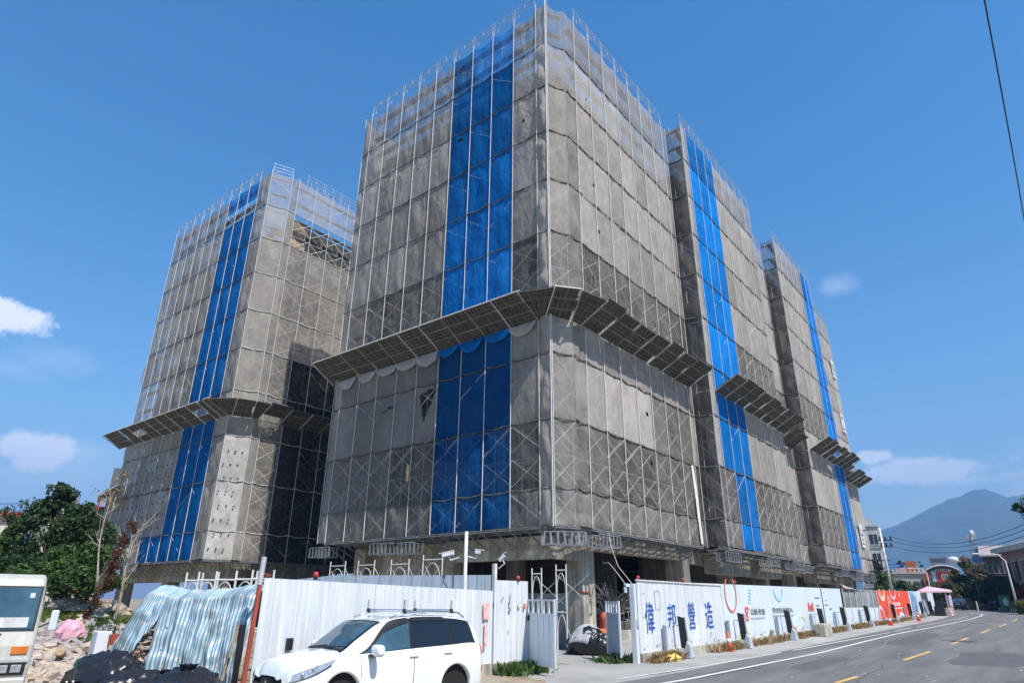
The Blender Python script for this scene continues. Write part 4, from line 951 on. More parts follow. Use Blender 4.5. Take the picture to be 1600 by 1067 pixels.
# red beacons on the hoarding tops
def beacon(p, lab):
    t = thing('warning_beacon', lab, 'beacon', p, group='red beacons on the hoardings')
    obj('socket', MB().lathe(p, [(.05, 0), (.05, .05)], 10), M['black'], t)
    obj('dome', MB().lathe(Vector(p)+Vector((0, 0, .05)), [(.055, 0), (.06, .07), (.045, .11), (.01, .125)], 12), mat('red_lens', (.55, .04, .03), .25), t, smooth=True)
beacon((XF, 21.9, 2.66), 'red beacon at the gate end of the street hoarding'); beacon((XF, 25.6, 2.69), 'red beacon above the third blue character')
beacon((XF, 31.2, 2.75), 'red beacon above the red printed ring'); beacon((-13.02, 16.5, 2.5), 'red beacon on the tall white panel left of the gate'); beacon((-13.0, 9.15, 2.34), 'red beacon near the left end of the white fence')

# left fence
HL = thing('fence', 'white ribbed fence behind the parked car, from the red post to the tall panel', 'fence', (-13.1, 11.5, 0))
corr(HL, 'sheet', (-12.92, 7.85), (-13.18, 15.5), (-.05, .30), (2.34, 2.22), M['white'], rib=.31)
obj('plinth', MB().box(-13.32, -13.12, 8, 15.5, -.1, .3), M['concrete'], HL)
obj('paper_scrap', MB().box(-13.1, -13.088, 15.0, 15.25, 1.45, 1.9).box(-13.09, -13.078, 15.05, 15.14, .72, 1.38), mat('torn_red_paper', (.60, .17, .10), .9, 0, .6, 9, c2=(.72, .70, .68)), HL)
obj('socket_box', MB().box(-12.93, -12.85, 8.55, 8.68, .95, 1.18), M['black'], HL, bevel=.01)
HP = thing('fence', 'taller white ribbed panel with torn paper marks, beside the gate', 'fence', (-13.1, 16.2, 0))
corr(HP, 'sheet', (-13.14, 15.52), (-13.0, 16.95), (.30, .30), (2.52, 2.52), M['white'], rib=.24); obj('plinth', MB().box(-13.25, -13.02, 15.52, 16.95, -.1, .3), M['concrete'], HP)
for k in range(7):
    y = random.uniform(15.7, 16.7); z = random.uniform(1.0, 2.0); obj('paper_scrap', MB().box(-13.075+(y-15.5)*.1, -13.068+(y-15.5)*.1, y, y+random.uniform(.03, .12), z, z+random.uniform(.03, .2)), random.choice((M['red_ink'], M['concrete'], M['paint_w'])), HP)
HR = thing('fence', 'blue grey ribbed fence rising behind the white one', 'fence', (-15.2, 14, 0))
corr(HR, 'sheet', (-15.2, 11.2), (-15.2, 17.95), (0, 0), (2.54, 2.78), M['greysheet'], rib=.42, dep=.04); corr(HR, 'sheet', (-15.2, 9.6), (-15.2, 11.2), (0, 0), (2.34, 2.54), M['greysheet'], rib=.42, dep=.04)
PG = thing('hinge_post', 'red steel post leaning at the left end of the white fence', 'post', (-12.85, 7.7, 0))
obj('post', MB().tube((-12.80, 7.62, -.1), (-12.88, 7.74, 2.35), .05, 8), M['red_post'], PG); obj('sleeve', MB().tube((-12.87, 7.72, 2.2), (-12.87, 7.74, 2.75), .055, 8), M['steel'], PG)
obj('arm', MB().tube((-12.87, 7.74, 2.42), (-13.3, 8.2, 2.40), .03).tube((-13.0, 7.95, 2.38), (-13.15, 8.25, 2.05), .022), M['red_post'], PG); obj('side_channel', MB().box(-13.02, -12.95, 7.5, 7.6, 0, 1.45), M['black'], PG)
# gate leaves
def leaf_gate(root, a, b, z0, z1, m_, slots):
    f = Face(a, b, nb=1); corr(root, 'sheet', a, b, (z0, z0), (z1-.42, z1-.42), m_, rib=.33, dep=.015)
    mb = MB()
    for z in (z0, z1-.42, z1-.05): mb.tube(f.P(0, z+.02, 0), f.P(f.len, z+.02, 0), .032, 4)
    for i in range(slots+1): t = f.len*i/slots; mb.obox(f.P(t, z1-.22, 0), f.d, f.n, Z3, .045, .02, .2)
    for t in (0, f.len): mb.tube(f.P(t, z0, 0), f.P(t, z1, 0), .04, 4)
    obj('gate_frame', mb, M['white'], root)
G1 = thing('gate_leaf', 'white left gate leaf standing open, slots along its top', 'gate', (-12.3, 16.6, 0))
leaf_gate(G1, (-12.98, 16.95), (-11.5, 16.25), .22, 2.0, M['whitesmooth'], 5)
obj('drop_post', MB().tube((-11.52, 16.26, 0), (-11.52, 16.26, .3), .03), M['steel'], G1)
mb = MB().box(-12.95, -12.9, 16.86, 16.95, 1.4, 1.55); obj('latch', mb, M['black'], G1)
G2 = thing('gate_leaf', 'blue grey right gate leaf with two narrow panels and white frame', 'gate', (-12.7, 21.5, 0))
leaf_gate(G2, (-13.3, 22.1), (-12.1, 20.95), .22, 1.98, M['greysheet'], 5); obj('bottom_strip', MB().obox(Face((-13.3, 22.1), (-12.1, 20.95), nb=1).P(1.1, .26, .05), Face((-13.3, 22.1), (-12.1, 20.95), nb=1).d, Z3, Face((-13.3, 22.1), (-12.1, 20.95), nb=1).n, .45, .05, .03), M['black'], G2)
obj('wheel', MB().lathe((-12.3, 21.2, .12), [(.1, -.03), (.1, .03)], 12, 'x'), M['rubber'], G2); obj('wheel', MB().lathe((-13.1, 21.95, .12), [(.1, -.03), (.1, .03)], 12, 'x'), M['rubber'], G2)
P2 = thing('gate_post', 'thick white gate post at the end of the blue lettered hoarding', 'post', (-11.85, 21.55, 0))
obj('post', MB().box(-11.95, -11.75, 21.45, 21.62, -.05, 2.55), M['white'], P2, bevel=.01); obj('bracket', MB().box(-12.0, -11.9, 21.2, 21.45, 2.45, 2.55).box(-12.0, -11.93, 21.2, 21.28, 2.25, 2.5), M['white'], P2); obj('lock_box', MB().box(-11.745, -11.70, 21.48, 21.6, 1.15, 1.4), M['steel'], P2)

# CCTV
def cctv(root, p, d, l_=.42, r=.085):
    p = Vector(p); d = Vector(d).normalized(); s = d.cross(Z3).normalized(); u = s.cross(d)
    obj('camera_housing', MB().obox(p, d, s, u, l_/2, r, r*.8).obox(p+u*(r*.9)+d*.04, d, s, u, l_/2+.05, r*1.12, .012), M['white'], root, bevel=.012)
    obj('lens', MB().tube(p+d*(l_/2), p+d*(l_/2+.012), r*.62, 12), M['black'], root)
    obj('camera_arm', MB().tube(p-u*(r*.8)-d*.02, p-u*.2-d*.05, .02).tube(p-u*.2-d*.05, p-u*.17-d*.33, .02), M['steelwhite'], root)
V1 = thing('security_camera_pole', 'tall pale pole carrying two white security cameras above the fence', 'camera pole', (-14.45, 15.6, 0))
obj('pole', MB().tube((-14.5, 15.7, 0), (-14.5, 15.7, 4.0), .055, 10), M['steelwhite'], V1, smooth=True)
cctv(V1, (-14.85, 15.25, 3.30), (-.75, -.62, -.22), .40, .075); cctv(V1, (-14.2, 15.95, 3.38), (.8, .4, -.1), .20, .075)
V2 = thing('security_camera_pole', 'short perforated bracket with one white camera above the grey fence end', 'camera pole', (-15.1, 17.9, 0))
obj('pole', MB().box(-15.14, -15.02, 17.75, 17.87, 1.9, 3.14), M['steelwhite'], V2); cctv(V2, (-14.95, 18.05, 3.33), (.55, .15, .5), .27, .065)

# portal scaffold frames standing on the site
def portal(root, c, d, w=1.2, h=1.7, z0=0, n_=2):
    c = Vector(c)
    for k in range(n_):
        zb = z0+k*h; a = c-d*w/2; b = c+d*w/2; mb = MB()
        for p in (a, b): mb.tube(p+Z3*zb, p+Z3*(zb+h+(.12 if k == n_-1 else 0)), .03, 6)
        mb.tube(a+Z3*(zb+h-.12), b+Z3*(zb+h-.12), .026, 6)
        arc = [c+d*(w*.42*math.cos(t))+Z3*(zb+h*.42+.52*h*math.sin(t)*.85) for t in [math.pi*i/10 for i in range(11)]]
        mb.path([a+d*w*.08+Z3*zb]+arc[::-1]+[b-d*w*.08+Z3*zb], .018, 5)
        obj('portal_frame', mb, M['steelwhite'], root)
d1 = Vector((.93, .36, 0))
SG = 'portal scaffold frames behind the fences'
cx_ = [-30.5, -28.1, -25.5, -23.2]
for i, (x, z, lab) in enumerate(zip(cx_, (3.9, 3.88, 3.85, 4.0), ('white portal scaffold tower, leftmost of four above the grey fence', 'second white portal scaffold tower from the left above the grey fence', 'third white portal scaffold tower above the grey fence, left of the ladder frame', 'tallest white portal scaffold tower above the grey fence, left of the camera pole'))):
    t = thing('portal_scaffold', lab, 'scaffold frame', (x, 22.8, 0), group=SG); portal(t, (x, 22.8, 0), Vector((1, 0, 0)), 1.3, z/2-.05, 0, 2)
    nx_ = cx_[i+1] if i < 3 else x+1.2
    mb = MB()
    if i < 3: mb.tube((x+.6, 22.8, z-.3), (nx_-.6, 22.8, z-1.7), .014, 4).tube((x+.6, 22.8, z-1.7), (nx_-.6, 22.8, z-.3), .014, 4)
    mb.tube((x-.5, 22.8, z-.5), (x+.5, 22.8, z-1.7), .014, 4).tube((x-.5, 22.8, z-1.7), (x+.5, 22.8, z-.5), .014, 4); obj('diagonal', mb, M['steelwhite'], t)
for i, (px, d_, lab) in enumerate(((297, 24, 'low white portal frame at the left end behind the striped tarp'), (319, 23.2, 'white portal frame second from left behind the tarp'), (347, 22.4, 'white portal frame over the middle of the striped tarp'), (379, 21.6, 'white portal frame over the right part of the tarp'), (405, 20.8, 'white portal frame beside the red post'))):
    p = at(px, d_); t = thing('portal_scaffold', lab, 'scaffold frame', p, group=SG); portal(t, p, Vector((.80, .60, 0)), .52 if i == 0 else .62, 1.3, 0, 2)
for (p, lab, h) in (((-17.9, 24.0, 0), 'portal scaffold just inside the gate, left one of the pair', 1.6), ((-16.6, 24.0, 0), 'portal scaffold just inside the gate, right one by the concrete pier', 1.66)):
    t = thing('portal_scaffold', lab, 'scaffold frame', p, group=SG); portal(t, p, Vector((1, 0, 0)), .52, h, 0, 2)
    x = p[0]; mb = MB(); mb.tube((x-.2, 24, 3.0), (x+1.3, 24.1, 1.9), .014, 4).tube((x-.2, 24, 1.9), (x+1.3, 24.1, 3.0), .014, 4).tube((x, 24, 1.6), (x+.5, 24, .4), .014, 4); obj('diagonal', mb, M['steelwhite'], t)
PI_ = thing('concrete_pier', 'rough grey concrete pier beside the scaffold inside the gate', 'pier', (-15.7, 24.6, 0)); obj('pier', MB().box(-16.15, -15.7, 24.3, 24.75, 0, 2.3), M['concrete'], PI_, bevel=.02)
obj('cap', MB().box(-16.2, -15.65, 24.25, 24.8, 2.3, 2.36), M['red_post'], PI_)
WB = thing('parapet', 'grey shuttered wall behind the left gate leaf', 'wall', (-19, 25, 0)); obj('wall', MB().box(-20.5, -17.0, 25.0, 25.2, 0, 2.3), mat('steel_shutter', (.12, .14, .14), .6, .2), WB)
WC = tag(obj('hanging_cable', MB().path([(-16.3, 27.6, 5.0), (-15.6, 26.6, 4.3), (-13.8, 24.0, 3.3), (-11.9, 21.7, 2.5)], .018, 5), mat('pale_cable', (.45, .38, .28))), 'pale rope slanting from the netting down to the white gate post', 'cable')
WD = tag(obj('hanging_cable', MB().path([(-18.0, 29.8, 3.9), (-17.6, 29.2, 3.75), (-16.6, 28, 3.7), (-14.6, 25.3, 3.1), (-12.0, 21.5, 2.42)], .02, 5), mat('white_cable', (.5, .48, .46))), 'white cable sagging from the dark opening to the gate post', 'cable')

# ------------------------------------------------------------------ white estate car
def crom(pts, x, xs):
    i = 0
    while i < len(xs)-2 and x > xs[i+1]: i += 1
    t = (x-xs[i])/(xs[i+1]-xs[i]); t = min(1, max(0, t))
    def tan(j):
        if j == 0: return (pts[1]-pts[0])/(xs[1]-xs[0])
        if j == len(xs)-1: return (pts[j]-pts[j-1])/(xs[j]-xs[j-1])
        a = (pts[j]-pts[j-1])/(xs[j]-xs[j-1]); b = (pts[j+1]-pts[j])/(xs[j+1]-xs[j])
        return 0 if a*b <= 0 else 2*a*b/(a+b)
    h = xs[i+1]-xs[i]; m0, m1 = tan(i)*h, tan(i+1)*h; t2, t3 = t*t, t*t*t
    return (2*t3-3*t2+1)*pts[i]+(t3-2*t2+t)*m0+(-2*t3+3*t2)*pts[i+1]+(t3-t2)*m1
#        x:   rear ........................................................ nose
CX =    [-2.19, -2.16, -2.03, -1.70, -1.2, -.6, 0., .45, .92, 1.32, 1.55, 1.85, 2.12, 2.25, 2.32]
HALFW = [.66, .76, .84, .89, .90, .90, .90, .90, .90, .895, .885, .86, .80, .70, .52]
BELT =  [.86, .98, 1.06, 1.08, 1.06, 1.04, 1.02, 1.00, .985, .97, .94, .88, .81, .74, .64]
ROOFW = [.50, .58, .60, .62, .63, .64, .64, .62, .60, .62, .60, .56, .50, .42, .30]
ROOFZ = [1.00, 1.16, 1.42, 1.575, 1.62, 1.63, 1.61, 1.53, 1.27, 1.04, 1.005, .96, .89, .80, .67]
ROOFC = [1.02, 1.19, 1.46, 1.615, 1.66, 1.67, 1.655, 1.57, 1.31, 1.075, 1.04, .995, .92, .825, .69]
def carpt(x, v):
    "v 0 sill .. .5 belt .. .8 roof edge .. 1 centre line"
    w = crom(HALFW, x, CX); b = crom(BELT, x, CX); rw = crom(ROOFW, x, CX); rz = crom(ROOFZ, x, CX); rc = crom(ROOFC, x, CX)
    vs = [0, .10, .25, .40, .5, .56, .78, .86, 1.0]
    yy = [w*.93, w*.975, w*1.0, w*.985, w*.945, w*.915, rw+.02, rw-.08, 0]
    zz = [.24, .34, .62, .86*b+.02, b, b+.03, rz-.03, rz+.015, rc]
    return Vector((x, crom(yy, v, vs), crom(zz, v, vs)))
CAR = thing('parked_car', 'white five door estate car with roof rails parked in front of the white fence', 'car', (-11.03, 9.46, 0), math.atan2(-.997, -.082))
mb = MB(); nu, nv = 120, 44
AR = [(-1.30, .335), (1.37, .335)]
def arch_in(x, z, r=.42): return any((x-a)**2+(z-h)**2 < r*r for a, h in AR)
for s in (1, -1):
    o = len(mb.v)
    for i in range(nu+1):
        for j in range(nv+1):
            p = carpt(lerp(-2.19, 2.32, i/nu), j/nv)
            if p.y > .6:
                for a, h in AR:
                    q = Vector((p.x-a, 0, p.z-h)); 
                    if .36 < q.length < .42: q.normalize(); p = Vector((a+q.x*.42, p.y, h+q.z*.42))
            mb.v.append((p.x, p.y*s, p.z))
    for i in range(nu):
        for j in range(nv):
            a = o+i*(nv+1)+j; c = Vector(mb.v[a])
            f = (a, a+nv+1, a+nv+2, a+1) if s == 1 else (a, a+1, a+nv+2, a+nv+1)
            cx = sum(Vector(mb.v[k]).x for k in f)/4; cz = sum(Vector(mb.v[k]).z for k in f)/4
            if abs(c.y) > .5 and arch_in(cx, cz, .415): continue
            mb.f.append(f[::-1]); mb.mi.append(0)
body = obj('body', mb, M['carw'], CAR, local=True, smooth=True)
obj('underbody', MB().box(-2.1, 2.2, -.62, .62, .2, .75).box(-2.12, 2.25, -.78, .80, .2, .27), M['black'], CAR, local=True)
mb = MB().grid(lambda u, v: (-2.31, (u-.5)*1.5, .3+.75*v), 4, 4); 
def patch(name, poly, m_, side=1, off=.004, n1=12, n2=10, parent=CAR):
    "poly: 4 corners in (x, v): rear low, front low, front high, rear high"
    (a, b, c, d) = poly; mb = MB(); sg = side
    def pt(x, v):
        e = .004; p = carpt(x, v); px = carpt(x+e, v)-carpt(x-e, v); pv = carpt(x, min(1, v+e))-carpt(x, max(0, v-e)); n = px.cross(pv)
        if n.length > 1e-9: n.normalize()
        if n.y < 0 or (abs(n.y) < .05 and n.z < 0): n = -n
        q = p+n*off; return (q.x, q.y*sg, q.z)
    def fn(u, v):
        x0, w0 = lerp(a[0], b[0], u), lerp(a[1], b[1], u); x1, w1 = lerp(d[0], c[0], u), lerp(d[1], c[1], u)
        return pt(lerp(x0, x1, v), lerp(w0, w1, v))
    mb.grid(fn, n1, n2)
    return obj(name, mb, m_, parent, local=True, smooth=True)
for s in (1, -1):
    patch('window_surround', ((-1.93, .56), (1.08, .555), (.30, .79), (-1.80, .775)), M['black'], s, .003, 30, 12)
    w = patch('front_side_window', ((-.15, .575), (.93, .565), (.27, .755), (-.15, .765)), M['glassmid'], s, .007)
    patch('rear_side_window', ((-1.22, .58), (-.24, .575), (-.24, .765), (-1.10, .765)), M['glassdark'], s, .007)
    patch('quarter_window', ((-1.86, .60), (-1.32, .585), (-1.20, .765), (-1.74, .745)), M['glassdark'], s, .007)
    patch('rain_visor', ((-.13, .735), (.48, .70), (.24, .785), (-.13, .79)), M['black'], s, .02); patch('rain_visor', ((-1.14, .745), (-.2, .745), (-.2, .79), (-1.06, .79)), M['black'], s, .02)
    patch('door_gap', ((-.215, .06), (-.20, .06), (-.20, .56), (-.215, .56)), M['dark'], s, .0015, 1, 16); patch('door_gap', ((.99, .06), (1.0, .06), (1.0, .54), (.99, .54)), M['dark'], s, .0015, 1, 16)
    patch('door_gap', ((-1.02, .30), (-1.005, .28), (-1.27, .56), (-1.285, .56)), M['dark'], s, .0015, 1, 16)
    for x in (-.62, -1.40+.32):
        x_ = x+.42 if x > -.7 else x
        p = carpt(x_, .42); h = obj('door_handle', MB().box(x_-.11, x_+.11, p.y-.005, p.y+.035, p.z-.018, p.z+.018) if s == 1 else MB().box(x_-.11, x_+.11, -p.y-.035, -p.y+.005, p.z-.018, p.z+.018), M['carw'], CAR, local=True, bevel=.012)
    # flared wheel arch lips
    for a, h in AR:
        mb = MB(); n = 24
        for i in range(n+1):
            t = R(lerp(-12, 192, i/n)); r0 = .405; ww = crom(HALFW, a, CX)
            for (rr, yy) in ((.40, ww*.90), (.405, ww*1.005+.012), (.45, ww*1.0+.012), (.50, ww*.992)):
                mb.v.append((a+rr*math.cos(t), yy*s, h+rr*math.sin(t)))
        for i in range(n):
            for k in range(3): q = i*4+k; mb.f.append((q, q+1, q+5, q+4) if s == 1 else (q, q+4, q+5, q+1)); mb.mi.append(0)
        obj('wheel_arch', mb, M['carw'], CAR, local=True, smooth=True)
        mb = MB().lathe((a, s*.42, h), [(.41, -.2*s), (.41, .40*s)] if s == 1 else [(.41, .40*s), (.41, -.2*s)], 24, 'y'); obj('wheel_housing', mb, M['dark'], CAR, local=True)
        y0 = s*.80
        wh = obj('wheel', MB().lathe((a, y0, h), [(.22, -.22*s), (.315, -.20*s), (.335, -.15*s), (.335, -.05*s), (.318, -.005*s), (.25, 0)], 32, 'y'), M['rubber'], CAR, local=True, smooth=True)
        mb = MB().lathe((a, y0, h), [(.25, -.02*s), (.245, .002*s), (.215, -.03*s), (.20, -.10*s)], 32, 'y'); mb.lathe((a, y0, h), [(.07, -.05*s), (.065, -.005*s), (.02, .004*s)], 16, 'y')
        for k in range(7):
            t = 2*math.pi*k/7; d = Vector((math.cos(t), 0, math.sin(t))); e = Vector((-math.sin(t), 0, math.cos(t))); mb.obox(Vector((a, y0-.022*s, h))+d*.14, d, e, Vector((0, 1, 0)), .095, .022, .014)
        obj('rim', mb, M['chrome'], wh, local=True, smooth=False)
        obj('brake', MB().lathe((a, y0-.1*s, h), [(.15, -.01), (.15, .01)], 20, 'y'), M['black'], wh, local=True)
    # mirror
    mm = MB().box(.70, .86, s*1.06-.15, s*1.06+.14, .96, 1.17); mo = obj('door_mirror', mm, M['carw'], CAR, local=True, smooth=True, bevel=.065)
    obj('mirror_foot', MB().box(.70, .86, s*.90-.06, s*.90+.10, .955, 1.0), M['black'], mo, local=True, bevel=.02)
    # head lamps and tail lamps follow the body skin
    patch('headlight', ((2.24, .30), (1.86, .40), (1.50, .515), (2.16, .47)) if 0 else ((1.62, .43), (2.285, .26), (2.24, .47), (1.50, .50)), M['lamp'], s, .006, 14, 8)
    for (lx, lv, lr) in ((2.10, .40, .055), (1.93, .45, .045)):
        p = carpt(lx, lv); obj('lamp_bowl', MB().ball((p.x+.012, (p.y+.012)*s, p.z), lr, 12, 8, .6, .6, 1), M['chrome'], CAR, local=True, smooth=True)
    patch('lamp_edge', ((1.60, .425), (2.295, .252), (2.29, .275), (1.62, .44)), M['black'], s, .009, 14, 2)
    patch('bonnet_gap', ((1.36, .62), (2.18, .60), (2.18, .607), (1.36, .628)), M['greywall'], s, .002, 16, 1)
    patch('sill_trim', ((-.85, .05), (.92, .05), (.92, .10), (-.85, .10)), M['greywall'], s, .004, 16, 2)
    patch('tail_light', ((-2.13, .38), (-2.06, .38), (-2.03, .56), (-2.10, .56)), M['red_ink'], s, .006, 6, 8)
    patch('side_marker', ((-2.13, .22), (-2.07, .22), (-2.07, .27), (-2.13, .27)), M['red_ink'], s, .006, 4, 4)
    # roof rail
    pts = [(1.0*-1.72, s*.60, 1.60), (-1.55, s*.61, 1.69), (-1.2, s*.62, 1.715), (-.6, s*.63, 1.725), (-.1, s*.62, 1.70), (.25, s*.61, 1.60)]
    obj('roof_rail', MB().path(pts, [.018, .024, .024, .024, .022, .016], 6), M['chrome'], CAR, local=True, smooth=True)
patch('fuel_flap', ((-1.80, .43), (-1.62, .43), (-1.62, .50), (-1.80, .50)), M['carw'], 1, .006)
# windscreen over both halves, with dark border
for (nm, x0, x1, e, m_, off) in (('windscreen_border', .46, 1.31, 0, 'black', .004), ('windscreen', .50, 1.25, .06, 'glassmid', .008), ('rear_window', -2.10, -1.90, .05, 'glassdark', .008)):
    mb = MB()
    def wfn(u, v):
        x = lerp(x0, x1, v); k = 2*u-1; vv = 1-abs(k)*(.19-e*.6); p = carpt(x, vv); n = Vector((.55 if x > 0 else -.9, 0, .8)).normalized(); p = p+n*off; return (p.x, p.y*(1 if k >= 0 else -1), p.z)
    mb.grid(wfn, 24, 10); obj(nm, mb, M[m_], CAR, local=True, smooth=True)
obj('wiper', MB().tube((1.28, .1, 1.11), (1.16, .60, 1.13), .012, 4).tube((1.29, -.5, 1.09), (1.22, .02, 1.14), .012, 4), M['black'], CAR, local=True)
# bonnet shut line, grille, badge, plate
mb = MB(); 
def gfn(u, v):
    k = 2*u-1; x = 2.318-.10*k*k; return (x+.014-.03*(v-.5), k*.50, lerp(.40, .66, v))
gr = obj('grille', MB().grid(gfn, 14, 6), M['black'], CAR, local=True, smooth=True)
obj('grille_bar', MB().box(2.315, 2.345, -.42, .42, .53, .555), M['chrome'], gr, local=True)
mb = MB(); c = Vector((2.352, 0, .545)); YA = Vector((0, 1, 0)); ZA = Vector((0, 0, 1))
for k in range(3):      # three-diamond badge
    t = math.pi/2+2*math.pi*k/3; d = YA*math.cos(t)+ZA*math.sin(t); e = YA*(-math.sin(t))+ZA*math.cos(t); a = c; b = c+d*.04+e*.022; c_ = c+d*.08; f_ = c+d*.04-e*.022; o_ = Vector((.006, 0, 0))
    mb.add([a, b, c_, f_, a+o_, b+o_, c_+o_, f_+o_], [(0, 1, 2, 3), (4, 7, 6, 5), (0, 4, 5, 1), (1, 5, 6, 2), (2, 6, 7, 3), (3, 7, 4, 0)])
obj('badge', mb, M['chrome'], gr, local=True)
obj('bumper', MB().grid(lambda u, v: (2.34-.20*(2*u-1)**2-.03*abs(v-.5), (2*u-1)*.78, lerp(.22, .40, v)), 16, 4), M['carw'], CAR, local=True, smooth=True)
obj('tail_panel', MB().grid(lambda u, v: (-2.20+.16*(2*u-1)**4, (2*u-1)*.74, lerp(.25, 1.0, v)), 16, 6), M['carw'], CAR, local=True, smooth=True)
# load bars with uprights on the roof
for x in (-.10, -1.35):
    rb = obj('roof_bar', MB().tube((x, -.66, 1.745), (x, .66, 1.745), .015, 8), M['chrome'], CAR, local=True)
    for y in (-.62, .62): obj('bar_clamp', MB().box(x-.03, x+.03, y-.035, y+.035, 1.68, 1.77), M['black'], rb, local=True, bevel=.01); obj('bar_upright', MB().box(x-.02, x+.02, y-.02, y+.02, 1.76, 1.94), M['steel'], rb, local=True)

# ------------------------------------------------------------------ old white truck at the left edge
hd = Vector((math.cos(R(-13)), math.sin(R(-13)), 0)); lc = at(60, 14.9, 985)
TR = thing('truck', 'old white cab over truck cut off by the left edge, orange indicator lamp', 'truck', (lc.x+hd.y*.86, lc.y-hd.x*.86, 0), math.atan2(hd.y, hd.x))
W2 = .86; tw = mat('chalky_truck_paint', (.52, .51, .45), .45, 0, .1, 2, streak=.12)
mb = MB(); prof = [(.0, .50), (.03, .8), (.0, 1.15), (-.06, 1.36), (-.22, 2.02), (-.34, 2.24), (-.6, 2.32), (-1.35, 2.30), (-1.45, 2.2), (-1.45, .5)]
secs = [(-1, .93, .02), (-.93, 1, 0)]
n = len(prof)
for y, ins in ((-W2, .05), (-W2+.05, 0), (W2-.05, 0), (W2, .05)):
    for (x, z) in prof: mb.v.append((x-(ins if x > -.5 else 0), y*(1-.04*max(0, z-1.3)), z-(ins*.8 if z > 2 else 0)))
for k in range(3):
    for i in range(n): a = k*n+i; b = k*n+(i+1) % n; mb.f.append((a, b, b+n, a+n)); mb.mi.append(0)
mb.f += [tuple(range(n-1, -1, -1)), tuple(range(3*n, 4*n))]; mb.mi += [0, 0]
obj('cab', mb, tw, TR, local=True, bevel=.07)
def slope(z): return lerp(-.07, -.225, (z-1.36)/.66)
def onfront(y0, y1, z0, z1, off, nm, m_, par=TR, bev=0):
    mb = MB(); A = [(slope(z0)+off, y0, z0), (slope(z0)+off, y1, z0), (slope(z1)+off, y1, z1), (slope(z1)+off, y0, z1)]; B_ = [(x-.02, y, z) for x, y, z in A]
    mb.add(A+B_, [(0, 1, 2, 3), (7, 6, 5, 4), (0, 4, 5, 1), (1, 5, 6, 2), (2, 6, 7, 3), (3, 7, 4, 0)]); return obj(nm, mb, m_, par, local=True, bevel=bev)
onfront(-.80, .80, 1.37, 2.12, .012, 'windscreen_rubber', M['black'], bev=.008); ws = onfront(-.76, .76, 1.41, 2.08, .022, 'windscreen', M['glassmid'], bev=.004)
obj('papers', MB().box(-.10, -.06, .1, .68, 1.44, 1.60), M['paint_w'], TR, local=True); onfront(.62, .69, 1.92, 2.0, .026, 'sticker', M['paint_w'])
obj('steering_wheel', MB().path([(-.13+.0*i, .30+.2*math.cos(t), 1.46+.13*math.sin(t)) for i, t in enumerate([math.pi*k/8 for k in range(9)])], .010, 5), M['steel'], TR, local=True)
obj('wiper', MB().tube((-.03, -.1, 1.37), (-.04, .35, 1.34), .012, 4).tube((-.03, .3, 1.33), (-.03, -.2, 1.42), .01, 4), M['black'], TR, local=True)
obj('trim_panel', MB().box(-.02, .045, -.80, .80, .70, .90), M['black'], TR, local=True, bevel=.01); obj('trim_strip', MB().box(-.02, .05, -.82, .82, .90, .945), M['steel'], TR, local=True)
for s in (1, -1):
    for k in (0, 1): y = s*(.48+k*.19); hl = obj('headlight', MB().box(.03, .062, y-.075, y+.075, .74, .86), M['lamp'], TR, local=True, bevel=.01)
    obj('indicator', MB().box(.0, .035, s*.66-.12, s*.66+.12, 1.02, 1.15), M['amber'], TR, local=True, bevel=.01)
bp_ = obj('bumper', MB().box(-.06, .09, -.84, .84, .28, .66), tw, TR, local=True, bevel=.03)
for s in (1, -1): obj('fog_lamp', MB().lathe((.085, s*.55, .48), [(.07, 0), (.075, .012), (.05, .02)], 16, 'x'), M['lamp'], bp_, local=True); obj('fog_bezel', MB().box(.08, .094, s*.55-.11, s*.55+.11, .40, .56), M['black'], bp_, local=True, bevel=.01)
mr = obj('mirror', MB().box(.05, .10, .98, 1.10, 1.38, 1.72), M['white'], TR, local=True, bevel=.03); obj('mirror_arm', MB().path([(-.25, .84, 1.42), (-.05, .98, 1.50), (.02, 1.06, 1.66), (.04, 1.07, 1.80), (-.2, .86, 1.98)], .012, 5), M['black'], mr, local=True)
obj('door', MB().box(-1.2, -.32, W2-.01, W2+.008, .62, 1.95), tw, TR, local=True, bevel=.01); obj('side_window', MB().box(-1.12, -.42, W2-.012, W2+.014, 1.38, 1.90), M['glassdark'], TR, local=True)
obj('cargo_bed', MB().box(-4.6, -1.55, -.9, .9, .85, 1.0).box(-4.6, -1.55, .86, .9, 1.0, 1.4).box(-4.6, -1.55, -.9, -.86, 1.0, 1.4).box(-1.62, -1.55, -.9, .9, 1.0, 2.25), mat('blue_grey_bed', (.10, .24, .27), .6, 0, .4, 3), TR, local=True); obj('chassis', MB().box(-4.4, -.2, -.4, .4, .45, .62), M['black'], TR, local=True)
for s in (1, -1):
    for x in (-.55, -3.4):
        wq = obj('wheel', MB().lathe((x, s*.76, .36), [(.2, -.1), (.35, -.1), (.36, 0), (.35, .1), (.2, .1)], 24, 'y'), M['rubber'], TR, local=True, smooth=True); obj('rim', MB().lathe((x, s*.76, .36), [(.2, -.08), (.2, .085), (.08, .06)], 16, 'y'), M['steel'], wq, local=True)

